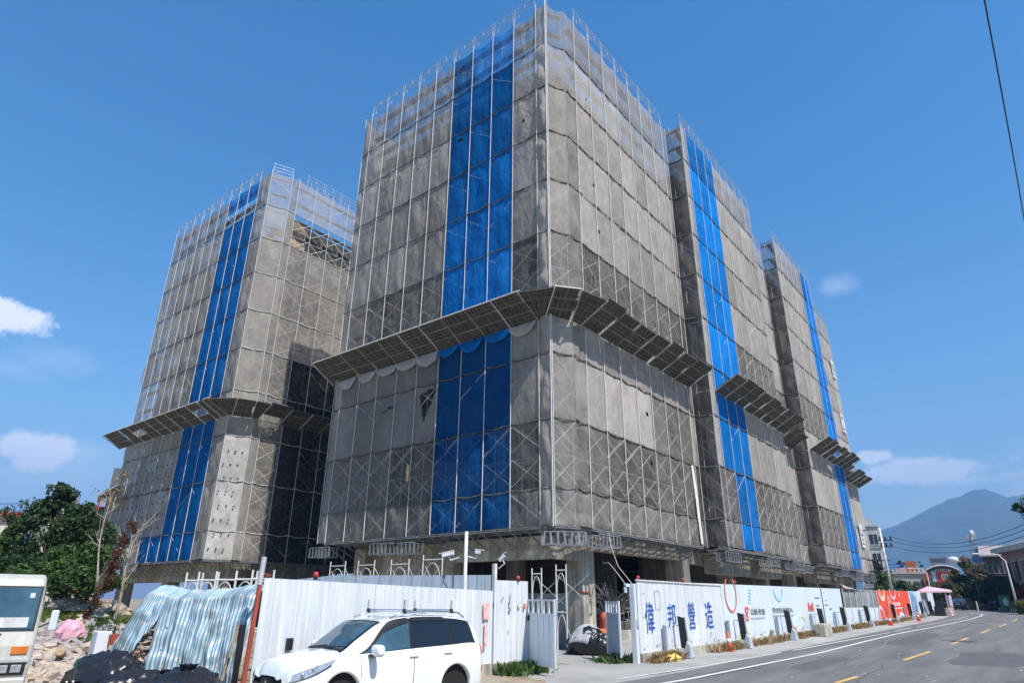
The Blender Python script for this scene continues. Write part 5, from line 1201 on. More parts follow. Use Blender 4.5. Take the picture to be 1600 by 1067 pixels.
# ------------------------------------------------------------------ striped tarp over a heap, sacks, rubble
def tarpmat():
    m, n, l, b = newmat('striped_tarp'); b.inputs['Roughness'].default_value = .45
    t = n.new('ShaderNodeTexCoord'); sp = n.new('ShaderNodeSeparateXYZ'); l.new(t.outputs['UV'], sp.inputs[0])
    def math_(op, a, b_, c=None):
        q = n.new('ShaderNodeMath'); q.operation = op
        for i, v in enumerate((a, b_, c)):
            if v is None: continue
            if hasattr(v, 'links'): l.new(v, q.inputs[i])
            else: q.inputs[i].default_value = v
        return q.outputs[0]
    s1 = math_('GREATER_THAN', math_('SINE', math_('MULTIPLY', sp.outputs[0], 300.), 0), -.1); s2 = math_('GREATER_THAN', math_('SINE', math_('MULTIPLY', sp.outputs[1], 110.), 0), .35)
    no = n.new('ShaderNodeTexNoise'); no.inputs['Scale'].default_value = 7; no.inputs['Detail'].default_value = 3; l.new(t.outputs['UV'], no.inputs['Vector'])
    zone = math_('GREATER_THAN', no.outputs['Fac'], .50); ch = math_('MULTIPLY', s2, zone)
    mx_ = n.new('ShaderNodeMixRGB'); l.new(s1, mx_.inputs[0]); mx_.inputs[1].default_value = (.20, .30, .37, 1); mx_.inputs[2].default_value = (.46, .62, .72, 1)
    m2 = n.new('ShaderNodeMixRGB'); l.new(math_('MULTIPLY', ch, s1), m2.inputs[0]); l.new(mx_.outputs[0], m2.inputs[1]); m2.inputs[2].default_value = (.74, .80, .84, 1)
    n2 = n.new('ShaderNodeTexNoise'); n2.inputs['Scale'].default_value = 2.2; n2.inputs['Detail'].default_value = 6; l.new(t.outputs['Object'], n2.inputs['Vector'])
    rp = n.new('ShaderNodeValToRGB'); rp.color_ramp.elements[0].position = .35; rp.color_ramp.elements[0].color = (.62, .60, .56, 1); rp.color_ramp.elements[1].position = .6; l.new(n2.outputs['Fac'], rp.inputs[0])
    m3 = n.new('ShaderNodeMixRGB'); m3.blend_type = 'MULTIPLY'; m3.inputs[0].default_value = 1; l.new(m2.outputs[0], m3.inputs[1]); l.new(rp.outputs[0], m3.inputs[2]); l.new(m3.outputs[0], b.inputs['Base Color'])
    return m
M['tarp'] = tarpmat()
PL = at(188, 17.8); PR = at(396, 15.7); dT = (PR-PL); LT = dT.length; dT.normalize(); nT = Vector((dT.y, -dT.x, 0))
TP = thing('tarp', 'blue and white striped plastic tarp draped over a long heap', 'tarp', (PL+PR)/2)
mb = MB(); mb.uv = []; nu, nv = 220, 46
def tpos(u, v):
    # v 0 bottom .. 1 top; the left end slopes down like a tent flank
    tt = u+.18*max(0, 1-u*2.2)**1.3*min(1, v*1.1); top = 2.16+.05*math.sin(u*9)+.05*noise.noise(Vector((u*6, 0, 3)))
    gl = mound(*(PL+dT*(u*LT)).xy)*.8+lerp(.45, 0, min(1, u*3)); z = lerp(gl, top, v**.92)
    fold = .16*noise.noise(Vector((u*17+v*.5, v*.7, 2)))+.07*abs(noise.noise(Vector((u*46+v*.8, v*1.1, 5))))+.05*noise.noise(Vector((u*12, v*7, 9)))
    back = .22*v**1.5+(.5*max(0, v-.9)*6)
    return PL+dT*(tt*LT)-nT*(back-.12)+nT*fold*(1.-.4*v)+Z3*z
for j in range(nv+1):
    for i in range(nu+1): mb.v.append(tuple(tpos(i/nu, j/nv))); mb.uv.append((i/nu, j/nv*.5+.03*math.sin(i*.05)))
for j in range(nv):
    for i in range(nu):
        u, v = (i+.5)/nu, (j+.5)/nv
        if .12 < u-.10*v < .34 and v < .66*(1-abs((u-.10*v)-.23)/.11)+.05*math.sin(u*90): continue       # gap where the heap shows
        a = j*(nu+1)+i; mb.f.append((a, a+1, a+nu+2, a+nu+1)); mb.mi.append(0)
obj('tarp_sheet', mb, M['tarp'], TP, smooth=True)
obj('tarp_top', MB().grid(lambda u, v: tuple(tpos(u, 1)-nT*(v*.7)+Z3*(-.5*v*v+.05*noise.noise(Vector((u*20, v*3, 1))))), 60, 6), M['tarp'], TP, smooth=True)
obj('end_stay', MB().tube(tpos(.93, 0)+nT*.3, tpos(.98, .62)+nT*.2, .03, 6), M['wood'], TP)
rnd = random.Random(5)
chip = mat('broken_board', (.46, .34, .25), .9, 0, .5, 1.2, c2=(.22, .23, .27))
def chips(name, spots, m_, label, cat, s0=.06, s1=.2, parent=None):
    mb = MB()
    for (x, y, z) in spots:
        s = rnd.uniform(s0, s1); a = Vector((rnd.gauss(0, 1), rnd.gauss(0, 1), rnd.gauss(0, .35))).normalized(); b = a.cross(Vector((rnd.gauss(0, .4), rnd.gauss(0, .4), 1))).normalized(); c = a.cross(b)
        mb.obox((x, y, z), a, b, c, s, s*rnd.uniform(.3, .9), s*rnd.uniform(.08, .3))
    o = obj(name, mb, m_, parent, kind='stuff' if parent is None else None)
    if parent is None: o['label'] = label; o['category'] = cat
    return o
sp = []
for k in range(700):
    u = rnd.uniform(.12, .38); v = rnd.uniform(0, .66); p = tpos(u, v)-nT*(.12+rnd.uniform(0, .35)); sp.append((p.x, p.y, p.z))
chips('heap', sp, chip, 'pale heap of broken board showing through the gap in the striped tarp', 'rubble', .04, .13)
obj('heap_core', MB().grid(lambda u, v: tuple(tpos(lerp(.03, .9, u), v*.95)-nT*.45), 40, 8), M['soil'], TP, smooth=True)
sp = []
for k in range(2600):
    px = rnd.uniform(60, 215); d_ = rnd.uniform(14.5, 24); p = at(px, d_); sp.append((p.x, p.y, gz(p.y)+mound(p.x, p.y)+rnd.uniform(0, .12)))
chips('rubble', sp, mat('scattered_rubble', (.42, .34, .26), .9, 0, .5, .9, c2=(.20, .20, .23)), 'grey and tan rubble chips spread on the ground between the truck and the sacks', 'rubble', .05, .2)
def rock(p, r, sx, sy, sz, lab, m_, nm='boulder', cat='rock'):
    mb = MB(); p = Vector(p); mb.ball((0, 0, 0), 1, 14, 9); vv = []
    for v in mb.v:
        q = Vector(v); q = q*(1+.35*noise.noise(q*1.6+p)+.12*noise.noise(q*4+p)); vv.append((p.x+q.x*r*sx, p.y+q.y*r*sy, p.z+q.z*r*sz))
    mb.v = vv; return tag(obj(nm, mb, m_), lab, cat)
def gp(px, d_, py=940): p = at(px, d_, py); p.z = gz(p.y)+mound(p.x, p.y); return p
rk = mat('sandy_rock', (.46, .38, .27), .95, 0, .3, 2, bump=.5)
rock(gp(112, 27)+Z3*.05, .9, 1.5, .8, .35, 'flat sandy boulder on the mound in front of the bushes', rk); rock(gp(176, 26)+Z3*.15, .7, 1, .8, .5, 'sandy boulder at the foot of the pale bare sapling', rk)
rock(gp(150, 25), .6, 1.3, .8, .4, 'low sandy boulder beside the pink sack', rk); rock(gp(163, 20.5)+Z3*.1, .42, 1.2, .8, .6, 'brown rock left of the white post near the tarp', rk)
pk = rock(gp(122, 22)+Z3*.22, .40, 1, .8, .85, 'crumpled pink sack lying on the rubble', mat('pink_sack', (.72, .36, .42), .7, 0, .15, 3, bump=.6, bscale=6), 'sack', 'sack')
lg = thing('timber_log', 'short timber offcut lying by the pink sack', 'timber', gp(116, 20)); obj('log', MB().tube(gp(118, 20)+Z3*.1, gp(113, 19.4)+Z3*.38, .10, 9), M['wood'], lg)
wp = thing('marker_post', 'white painted post end with red stripe left of the striped tarp', 'post', gp(171, 19.5)); p = gp(171, 19.5); obj('post', MB().box(p.x-.16, p.x+.16, p.y-.16, p.y+.16, p.z, p.z+.75), M['white'], wp, bevel=.02); obj('red_mark', MB().box(p.x+.0, p.x+.35, p.y+.1, p.y+.3, p.z+.45, p.z+.68), M['red_post'], wp)
def sack(p, r, sx, sy, sz, lab, seed, group, rot=0., tuft=True, m_=None):
    t = thing('trash_bag', lab, 'rubbish bag', (p.x, p.y, p.z), rot, group); mb = MB(); mb.ball((0, 0, 0), 1, 56, 34); vv = []
    for v in mb.v:
        q = Vector(v); s_ = Vector((seed*3.1, seed, 0)); f = .28*noise.noise(q*1.3+s_)+.16*abs(noise.noise(Vector((q.x*3, q.y*3, q.z*1.2))+s_))+.17*abs(noise.noise(Vector((q.x*6+q.z*2, q.y*6, q.z*3))+s_))+.05*abs(noise.noise(q*14+s_))
        q = q*(1+f-.08); z = q.z*r*sz+r*sz*.72; vv.append((q.x*r*sx, q.y*r*sy, max(0.0, z)))
    mb.v = vv; obj('bag_body', mb, m_ or M['bag'], t, local=True, smooth=True)
    if tuft:
        mb = MB(); n = 14; zt = r*sz*1.62
        for j, (rr, z) in enumerate(((.10, zt-.12), (.035, zt), (.09, zt+.07), (.13, zt+.13))):
            for i in range(n): a = 2*math.pi*i/n; q = rr*(1+.4*math.sin(i*2.3+seed)); mb.v.append((q*math.cos(a), q*math.sin(a), z+.03*math.sin(i*3.1)))
        for j in range(3):
            for i in range(n): mb.f.append((j*n+i, j*n+(i+1) % n, (j+1)*n+(i+1) % n, (j+1)*n+i)); mb.mi.append(0)
        obj('tied_neck', mb, M['bag'], t, local=True, smooth=True)
    return t
SGR = 'black sacks in front of the striped tarp'
for (px, d_, r, sx, sy, sz, lab, tf) in ((142, 13.2, .42, 1.1, .9, .8, 'black sack at the left end of the pile, half out of the frame', True), (188, 13.9, .64, 1.2, .9, .92, 'largest black sack, bulging in the middle of the left pile', False),
                                     (236, 13.3, .54, 1.25, .9, .82, 'black sack with folds right of the largest one', False), (200, 12.5, .45, 1.4, .9, .6, 'low black sack lying in front of the largest one', False),
                                     (312, 12.9, .60, 1.25, .85, .78, 'wide black sack alone at the right, strapped across its middle', True), (272, 13.9, .40, 1, .9, .9, 'small black sack wedged between the two heaps', True)):
    sack(gp(px, d_), r, sx, sy, sz, lab, px*.37, SGR, R(px), tf)
p = gp(168, 14.6); rock(p+Z3*.55, .42, 1.5, .7, .8, 'green mesh bundle on top of the sacks at the left', mat('green_mesh', (.03, .30, .20), .7, 0, .6, 5, c2=(.012, .014, .016)), 'mesh_bundle', 'bundle')
p = gp(272, 12.4); kb = thing('kerb_stone', 'pale concrete slab in front of the black sacks', 'slab', p, .5); obj('slab', MB().box(-.5, .5, -.3, .3, 0, .14), M['concrete'], kb, local=True, bevel=.02)
SG2 = 'black sacks inside the gate'
sack(at(902, 28.2), .50, 1.1, .8, .62, 'black sack at the foot of the concrete pier inside the gate', 3.3, SG2); sack(at(921, 27.8), .72, 1.15, .8, .82, 'biggest black sack inside the gate, under a grey cloth', 5.7, SG2, .4, False); sack(at(944, 28.6), .5, 1, .9, .7, 'black sack next to the orange netting by the right gate leaf', 8.1, SG2, 1.)
p = at(920, 27.9); cl = tag(obj('grey_cloth', MB().grid(lambda u, v: (p.x-.55+.9*u, p.y-.75+1.2*v, .15+1.02*math.sin(math.pi*(.12+.62*v))*(.8+.2*math.sin(u*3))+.05*noise.noise(Vector((u*4, v*4, 1)))), 14, 14), mat('grey_cloth', (.42, .42, .43), .9, bump=.4), smooth=True, solid=.01), 'grey cloth thrown over the sacks inside the gate', 'cloth')
p = at(943, 29.6); rock(p+Z3*.78, .42, 1.3, .8, .32, 'orange netting heaped behind the sacks inside the gate', mat('orange_netting', (.75, .20, .07), .8, 0, .5, 8, bump=.6), 'netting_heap', 'netting')

# things stored in the dark ground floor
G_ = 'materials stored in the open ground floor'
for (px, d_, h, w, c, lab) in ((943, 37, 1.5, .25, (.55, .10, .06), 'orange striped barrel by the column in the open ground floor'), (952, 37.5, 1.25, .33, (.01, .06, .45), 'deep blue barrel in the open ground floor')):
    p = at(px, d_); t = thing('barrel', lab, 'barrel', p, group=G_); obj('drum', MB().lathe((p.x, p.y, .62), [(w*.9, 0), (w, .05), (w, h*.35), (w*1.04, h*.37), (w, h*.4), (w, h-.65)], 18), mat('drum_paint', c, .5), t, smooth=True)
for k in range(5):
    p = at(934+k*15, 38+k*.6); lab = ['leftmost', 'second from the left', 'middle', 'fourth from the left', 'rightmost'][k]+' tangled stack of pipes in the dark open ground floor'
    t = thing('pipe_stack', lab, 'pipe stack', p, group=G_); mb = MB()
    for j in range(26):
        a = Vector((p.x+rnd.uniform(-.7, .7), p.y+rnd.uniform(-.5, .5), rnd.uniform(.6, 2.3))); mb.tube(a, a+Vector((rnd.uniform(-1, 1), rnd.uniform(-.8, .8), rnd.uniform(-.2, .9))), .035, 5)
    obj('pipes', mb, [M['steel'], M['rustpipe'], M['bar'], M['steel'], M['wood']][k], t); obj('stack_base', MB().box(p.x-.7, p.x+.7, p.y-.4, p.y+.4, 0, 1.0), M['concdark'], t, bevel=.03)

# ------------------------------------------------------------------ trees and plants
def leafmat(name, c, c2, tr=.25):
    m, n, l, b = newmat(name); b.inputs['Roughness'].default_value = .6; b.inputs['Specular IOR Level'].default_value = .3
    a = n.new('ShaderNodeAttribute'); a.attribute_name = 'tint'; mx_ = n.new('ShaderNodeMixRGB'); l.new(a.outputs['Fac'], mx_.inputs[0]); mx_.inputs[1].default_value = (*c2, 1); mx_.inputs[2].default_value = (*c, 1)
    l.new(mx_.outputs[0], b.inputs['Base Color']); t = n.new('ShaderNodeBsdfTranslucent'); l.new(mx_.outputs[0], t.inputs['Color'])
    ms = n.new('ShaderNodeMixShader'); ms.inputs[0].default_value = tr; l.new(b.outputs[0], ms.inputs[1]); l.new(t.outputs[0], ms.inputs[2]); l.new(ms.outputs[0], n['Material Output'].inputs['Surface'])
    return m
LM = {'dark': leafmat('dark_leaves', (.045, .088, .024), (.014, .034, .010)), 'mid': leafmat('mid_leaves', (.085, .145, .032), (.022, .055, .012)), 'fir': leafmat('fir_leaves', (.040, .075, .022), (.012, .028, .010), .1),
      'olive': leafmat('olive_leaves', (.16, .15, .045), (.05, .065, .02)), 'gold': leafmat('yellow_leaves', (.50, .30, .06), (.25, .16, .03)), 'red': leafmat('red_leaves', (.22, .04, .03), (.08, .015, .012)),
      'brown': leafmat('dry_leaves', (.16, .06, .035), (.07, .03, .02)), 'grass': leafmat('grass_blades', (.16, .20, .04), (.07, .10, .02)), 'dry': leafmat('dry_grass', (.36, .24, .10), (.16, .10, .05))}
def leaves(mb, tl, c, rad, n, size, rnd, shape=(1, 1, 1), hollow=.35, droop=0., long=1.):
    c = Vector(c)
    for _ in range(n):
        d = Vector((rnd.gauss(0, 1), rnd.gauss(0, 1), rnd.gauss(0, 1))).normalized(); r_ = rad*(hollow+(1-hollow)*rnd.random()**.5)
        p = c+Vector((d.x*shape[0], d.y*shape[1], d.z*shape[2]))*r_
        nn = (d+Vector((rnd.uniform(-1, 1), rnd.uniform(-1, 1), rnd.uniform(-.4, 1.)))*.9).normalized(); a = nn.orthogonal().normalized(); a = (Matrix.Rotation(rnd.uniform(0, 6.28), 3, nn) @ a); b = nn.cross(a); s = size*rnd.uniform(.6, 1.4)
        if droop: a = (a+Vector((0, 0, droop))).normalized()
        q = [p-a*s*long, p+b*s*.42, p+a*s*long, p-b*s*.42]; o = len(mb.v); mb.v += [tuple(v) for v in q]; mb.f.append((o, o+1, o+2, o+3)); mb.mi.append(0)
        t = min(1, max(0, rnd.gauss(.5, .28))); tl += [t]*4
def tree(name, lab, cat, base, H, clumps, lm, group=None, size=.10, per=220, trunk_r=.12, bark='bark', seed=1, shape=(1, 1, .8), droop=0, long=1., limbs=True, sub=5):
    "clumps: (dx, dy, z, radius) in metres; every clump breaks into smaller twig sprays"
    rnd = random.Random(seed); base = Vector(base); t = thing(name, lab, cat, base, 0, group)
    mb = MB(); pts = [base+Vector((.1*math.sin(k*1.3+seed), .1*math.cos(k*1.7+seed), H*.7*k/6)) for k in range(7)]; mb.path(pts, [trunk_r*(1-.75*k/6) for k in range(7)], 8)
    if limbs:
        for (dx, dy, z, r_) in clumps:
            z0 = max(.2, min(H*.6, z*.55)); a = base+Vector((0, 0, z0)); b = base+Vector((dx, dy, z)); mb.path([a, a.lerp(b, .5)+Vector((0, 0, .15)), b], [trunk_r*.45, trunk_r*.28, trunk_r*.1], 5)
    obj('trunk', mb, M[bark], t)
    cr = MB(); tl = []
    for (dx, dy, z, r_) in clumps:
        c = base+Vector((dx, dy, z))
        for k in range(sub):
            d = Vector((rnd.gauss(0, 1), rnd.gauss(0, 1), rnd.gauss(0, .8))).normalized()*r_*rnd.uniform(.35, 1.15)
            leaves(cr, tl, c+d, r_*rnd.uniform(.35, .75), per//sub, size, rnd, shape, .2, droop, long)
    cr.at = {'tint': tl}; obj('crown', cr, lm, t)
    return t
def clump(rnd, n, rx, ry, z0, z1, r0, r1):
    o = []
    for k in range(n):
        f = k/(n-1) if n > 1 else .5; z = lerp(z0, z1, f); w = math.sin(math.pi*min(1, .25+.72*f))
        a = rnd.uniform(0, 6.28); q = rnd.uniform(.1, 1)*w; o.append((rx*q*math.cos(a), ry*q*math.sin(a), z, lerp(r0, r1, rnd.random())*(.6+.5*w)))
    return o
rr = random.Random(11)
TG = 'bushy trees at the left edge of the site'
for (px, d_, ty, lm, lab, rx, n, sz, sd) in ((72, 31, 772, 'dark', 'tallest dark green tree at the left, its crown against the sky', 1.45, 22, .095, 1), (114, 32, 798, 'dark', 'dark green tree between the tallest one and the bare sapling', 1.35, 18, .095, 2),
                                         (22, 29, 868, 'dark', 'low dark green bush behind the truck cab', 1.2, 10, .095, 3), (148, 26.5, 852, 'mid', 'bright green leafy shrub left of the pale bare sapling', .95, 18, .10, 4), (98, 27.5, 862, 'mid', 'mid green bush under the two dark trees', 1.1, 12, .10, 5), (8, 34, 818, 'mid', 'thin green tree before the cream house, at the very left edge', .6, 6, .09, 6)):
    p = gp(px, d_, 870); H = hgt(ty-(22 if sd < 3 else 8), px, d_)-p.z; tree('broadleaf_tree', lab, 'tree', p, H, clump(random.Random(sd), n+4, rx*1.12, rx*1.12, .9, H-.35, .30, .66), LM[lm], TG, sz*.78, 760, .10, seed=sd, sub=9)
p = gp(150, 26.0, 860); tree('vine_tangle', 'yellowing vine top above the bright green shrub', 'vine', p, 3.6, [(-.5, 0, 3.6, .35), (.1, 0, 3.9, .35), (.4, .1, 4.3, .25)], LM['gold'], None, .045, 60, .04, seed=21)
p = gp(148, 24.0); tree('dry_shrub', 'reddish brown dried shrub leaning in front of the green one', 'shrub', p, 2.6, [(.09*k-.1, .05*k, .3+.36*k, .17) for k in range(8)], LM['brown'], None, .04, 320, .05, 'bark', 22, (1, 1, 1.6))
def bare(base, H, lean, lab, seed, r=.06, m_='barkpale', nb=16):
    rnd = random.Random(seed); base = Vector(base); t = thing('bare_sapling', lab, 'sapling', base); mb = MB(); ax = lambda f: base+Vector((lean[0]*f, lean[1]*f, H*f))+Vector((.08*math.sin(f*7), .08*math.cos(f*5), 0))
    mb.path([ax(k/8) for k in range(9)], [r*(1-.8*k/8) for k in range(9)], 7); obj('trunk', mb, M[m_], t); mb = MB()
    for k in range(nb):
        f = rnd.uniform(.25, .98); a = ax(f); d = Vector((rnd.uniform(-1, 1), rnd.uniform(-1, 1), rnd.uniform(.5, 1.6))).normalized(); l_ = rnd.uniform(.5, 1.3)*(1.2-f*.6); b = a+d*l_; mb.path([a, a.lerp(b, .5)+Vector((0, 0, -.05)), b], [r*.35, r*.22, r*.08], 4)
        c = a.lerp(b, .55); d2 = (d+Vector((rnd.uniform(-.8, .8), rnd.uniform(-.8, .8), 0))).normalized(); mb.path([c, c+d2*l_*.5], [r*.2, r*.06], 4)
    obj('twigs', mb, M[m_], t); return t
bare(gp(179, 24.5), 3.1, (.35, .2), 'pale leafless sapling leaning right before the studded netting', 3, .055, nb=20)
bare(gp(146, 24.8), 3.9, (-.3, -.1), 'thin pale leafless sapling curving up through the green shrub', 9, .04, nb=8)
# grass and weeds
def tufts(name, lab, cat, spots, lm, h=.25, n=12, w=.012, spread=.18):
    rnd = random.Random(len(spots)); mb = MB(); tl = []
    for (x, y, z) in spots:
        for _ in range(n):
            a = Vector((x+rnd.gauss(0, spread), y+rnd.gauss(0, spread), z)); d = Vector((rnd.gauss(0, .5), rnd.gauss(0, .5), 1)).normalized()*h*rnd.uniform(.4, 1.3); s = d.orthogonal().normalized()*w*rnd.uniform(.6, 1.6)
            o = len(mb.v); mb.v += [tuple(a-s), tuple(a+s), tuple(a+d*.6+s*.8+Vector((rnd.gauss(0, .02),)*3)), tuple(a+d+Vector((rnd.gauss(0, .06), rnd.gauss(0, .06), -.03)))]; mb.f.append((o, o+1, o+2, o+3)); mb.mi.append(0); tl += [rnd.random()]*4
    mb.at = {'tint': tl}; o = obj(name, mb, lm, kind='stuff'); o['label'] = lab; o['category'] = cat; return o
sp = []
for k in range(900):
    p = gp(rr.uniform(60, 215), rr.uniform(23, 33)); sp.append((p.x, p.y, p.z))
tufts('grass', 'short green and yellow grass on the earth mound', 'grass', sp, LM['grass'], .14, 9)
sp = []
for k in range(60):
    p = gp(rr.uniform(148, 178), rr.uniform(21.5, 25.5)); sp.append((p.x, p.y, p.z))
tufts('grass', 'bright green grass patch beside the pink sack', 'grass', sp, LM['mid'], .26, 26, .014)
sp = [(XF+rr.uniform(.05, .5), y, gz(y)) for y in [rr.uniform(21.9, 24.2) for _ in range(40)]+[rr.uniform(27.2, 28.2) for _ in range(8)]+[rr.uniform(28.7, 30.2) for _ in range(30)]+[rr.uniform(31, 60) for _ in range(240)]+[rr.uniform(60, 90) for _ in range(200)]]
tufts('dry_weeds', 'dry brown weeds along the foot of the street hoarding', 'weeds', sp, LM['dry'], .32, 12, .010, .13)
sp = [(-12.95+rr.uniform(0, .5), rr.uniform(15.6, 17.1), 0) for _ in range(40)]+[(-13+rr.uniform(0, 1.), 20.9+rr.uniform(-.2, .9), 0) for _ in range(14)]
tufts('weeds', 'green weeds at the foot of the tall white panel beside the gate', 'weeds', sp, LM['mid'], .34, 16, .016, .14)
yb = rock((-11.25, 23.05, .12), .26, 1, 1.3, .6, 'crumpled yellow foam at the foot of the hoarding, below the first character', M['yellow'], 'foam_scrap', 'scrap')
sb = thing('stone_block', 'weathered upright stone block at the foot of the hoarding past the printed rings', 'stone', (-10.9, 41.5, gz(41.5))); obj('block', MB().box(-11.3, -10.7, 40.9, 42.3, gz(41)-.05, gz(41)+.65), M['concrete'], sb, bevel=.08)
wk = thing('timber_offcut', 'short plank leaning at the hoarding foot below the printed lettering', 'timber', (-11.1, 33.3, gz(33))); obj('plank', MB().obox((-11.2, 33.3, gz(33)+.3), Vector((1, 0, -.4)).normalized(), Y3, Vector((.4, 0, 1)).normalized(), .04, .18, .34), M['wood'], wk)
# ------------------------------------------------------------------ booth at the far end of the hoarding
by, bx, bg_ = 86.5, -10.9, gz(85)
BT = thing('street_booth', 'small stall with a faded pink canopy at the far end of the hoarding', 'stall', (bx, by, bg_))
for (x, y) in ((-12.0, 83), (-9.6, 83.6), (-9.6, 87.2), (-12.0, 87.2)): obj('post', MB().box(x-.06, x+.06, y-.06, y+.06, bg_-.2, bg_+2.35), M['pink'] if x > -10 else M['steel'], BT)
obj('canopy', MB().add([(-12.1, 82.8, bg_+2.3), (-9.4, 83.4, bg_+2.35), (-9.4, 87.4, bg_+2.5), (-12.1, 87.4, bg_+2.45), (-11.2, 84.6, bg_+2.85), (-12.1, 82.8, bg_+2.15), (-9.4, 83.4, bg_+2.2), (-9.4, 87.4, bg_+2.3), (-12.1, 87.4, bg_+2.25)],
    [(0, 1, 4), (1, 2, 4), (2, 3, 4), (3, 0, 4), (0, 5, 6, 1), (1, 6, 7, 2), (2, 7, 8, 3), (3, 8, 5, 0), (5, 8, 7, 6)]), M['pink'], BT)
obj('side_board', MB().box(-9.62, -9.56, 85.0, 87.1, bg_+.9, bg_+1.95), mat('lilac_board', (.45, .46, .62)), BT); obj('counter', MB().box(-9.7, -9.6, 85.0, 87.1, bg_-.1, bg_+.88), M['wood'], BT); obj('back_wall', MB().box(-12.1, -12.0, 83, 87.2, bg_-.2, bg_+2.3), M['greywall'], BT)
tg = thing('folding_table', 'pale tabletop leaning at the street side of the booth', 'table', (-11.2, 82.2, bg_)); obj('table_top', MB().obox((-11.4, 82.2, bg_+.8), Vector((1, 0, .15)).normalized(), Y3, Vector((-.15, 0, 1)).normalized(), .05, .35, .7), M['steel'], tg)
for k, (x, y, h, lab) in enumerate(((-10.4, 83.6, .9, 'dark boxes piled in the booth opening'), (-9.9, 84.4, .45, 'pale sack at the foot of the booth counter'))):
    t = thing('goods_pile', lab, 'goods', (x, y, bg_)); obj('goods', MB().box(x-.45, x+.45, y-.5, y+.5, bg_-.1, bg_+h).box(x-.3, x+.35, y-.35, y+.3, bg_+h, bg_+h*1.6), M['black'] if k == 0 else M['cream'], t, bevel=.06)

# ------------------------------------------------------------------ beyond the road
def gd(px, d_, py=940): p = at(px, d_, py); p.z = gz(p.y); return p
def house(px0, px1, d_, ty, mwall, lab, floors=2, roof=None, depth=9, zb=None, skew=0., win=4, name='house', cat='building'):
    a = gd(px0, d_, 895 if px0 > 800 else 850); b = gd(px1, d_*(1+skew), 895 if px0 > 800 else 850); ztop = hgt(ty, (px0+px1)/2, d_) if ty > 100 else ty; g = min(a.z, b.z)-.5 if zb is None else zb; f = Face(a.xy, b.xy, nb=1); t = thing(name, lab, cat, (a+b)/2)
    obj('wall', MB().obox(f.P(f.len/2, (g+ztop)/2, -depth/2), f.d, f.n, Z3, f.len/2, depth/2, (ztop-g)/2), mwall, t)
    fh = (ztop-max(g, 0)-.6)/floors
    for k in range(floors):
        z = ztop-.6-fh*(k+.5)
        obj('sill_band', MB().obox(f.P(f.len/2, z-fh*.42, .06), f.d, f.n, Z3, f.len/2, .08, .07), mwall, t)
        for i in range(win):
            w = f.len/win; w_ = obj('window', MB().obox(f.P(w*(i+.5), z, .02), f.d, f.n, Z3, w*.30, .04, fh*.27), M['window'], t)
            obj('window_frame', MB().obox(f.P(w*(i+.5), z, .05), f.d, f.n, Z3, .04, .05, fh*.27).obox(f.P(w*(i+.5), z-fh*.28, .08), f.d, f.n, Z3, w*.33, .08, .05), M['whitewall'], w_)
    if roof == 'parapet': obj('parapet', MB().obox(f.P(f.len/2, ztop+.12, 0), f.d, f.n, Z3, f.len/2+.15, .22, .14).obox(f.P(f.len/2, ztop+.12, -depth), f.d, f.n, Z3, f.len/2+.15, .22, .14), mwall, t)
    return t, f
# right background
t, f = house(1345, 1386, 135, 822, M['whitewall'], 'tall white block just right of the scaffolded tower', 4, 'parapet', 10, win=2); zt = hgt(822, 1365, 135); obj('roof_box', MB().obox(f.P(f.len*.6, zt+.6, -3), f.d, f.n, Z3, f.len*.22, 2, .8), M['whitewall'], t)
t, f = house(1386, 1447, 128, 896, M['cream'], 'low cream building with a row of windows beyond the hoarding', 2, 'parapet', 9, win=5)
zc = hgt(896, 1416, 128)
for i in range(9): obj('balustrade_post', MB().obox(f.P(f.len*(i+.5)/9, zc+.4, -.2), f.d, f.n, Z3, .12, .12, .3), M['cream'], t)
obj('railing', MB().tube(f.P(0, zc+1.0, -.3), f.P(f.len*.6, zc+1.0, -.3), .06, 4).tube(f.P(0, zc+1.5, -1), f.P(f.len*.5, zc+1.5, -1), .09, 4), M['blue_ink'], t)
sg = thing('rooftop_sign', 'rusty orange sign box on the low cream building', 'sign', f.P(f.len*.62, zc, -1)); obj('sign_box', MB().obox(f.P(f.len*.66, zc+1.1, -1), f.d, f.n, Z3, .75, .25, .85), mat('orange_sign', (.50, .13, .04)), sg)
sg = thing('rooftop_box', 'pale pink box on the low cream building', 'box', f.P(f.len*.34, zc, -1)); obj('box', MB().obox(f.P(f.len*.40, zc+.6, -1), f.d, f.n, Z3, .6, .4, .4), M['pink'], sg)
t, f = house(1440, 1453, 122, 898, M['brick_red'], 'narrow reddish gable beside the low cream building', 1, None, 8, win=1)
t, f = house(1447, 1500, 155, 893, M['brick_red'], 'long shed with a curved white roof and red sign', 1, None, 12, win=3)
mb = MB(); n = 14; zs = hgt(893, 1472, 155)
for i in range(n+1):
    k = i/n; z = zs+1.3*math.sin(math.pi*(.08+.84*k))**.8
    for o_ in (1.2, -12): mb.v += [tuple(f.P(f.len*k, z, o_)), tuple(f.P(f.len*k, z-.25, o_))]
for i in range(n): a = i*4; b = a+4; mb.f += [(a, b, b+2, a+2), (a+1, a+3, b+3, b+1), (a, a+1, b+1, b)]; mb.mi += [0]*3
obj('curved_roof', mb, M['white'], t)
sg = thing('shop_sign', 'red shop sign board with two white rings under the curved roof', 'sign', f.P(f.len*.55, zs-1, .4)); obj('sign_panel', MB().obox(f.P(f.len*.55, zs-.9, .5), f.d, f.n, Z3, f.len*.26, .12, .9), mat('red_sign', (.50, .04, .03)), sg); obj('blue_panel', MB().obox(f.P(f.len*.22, zs-.9, .5), f.d, f.n, Z3, f.len*.06, .12, .9), mat('cyan_sign', (.30, .60, .68)), sg)
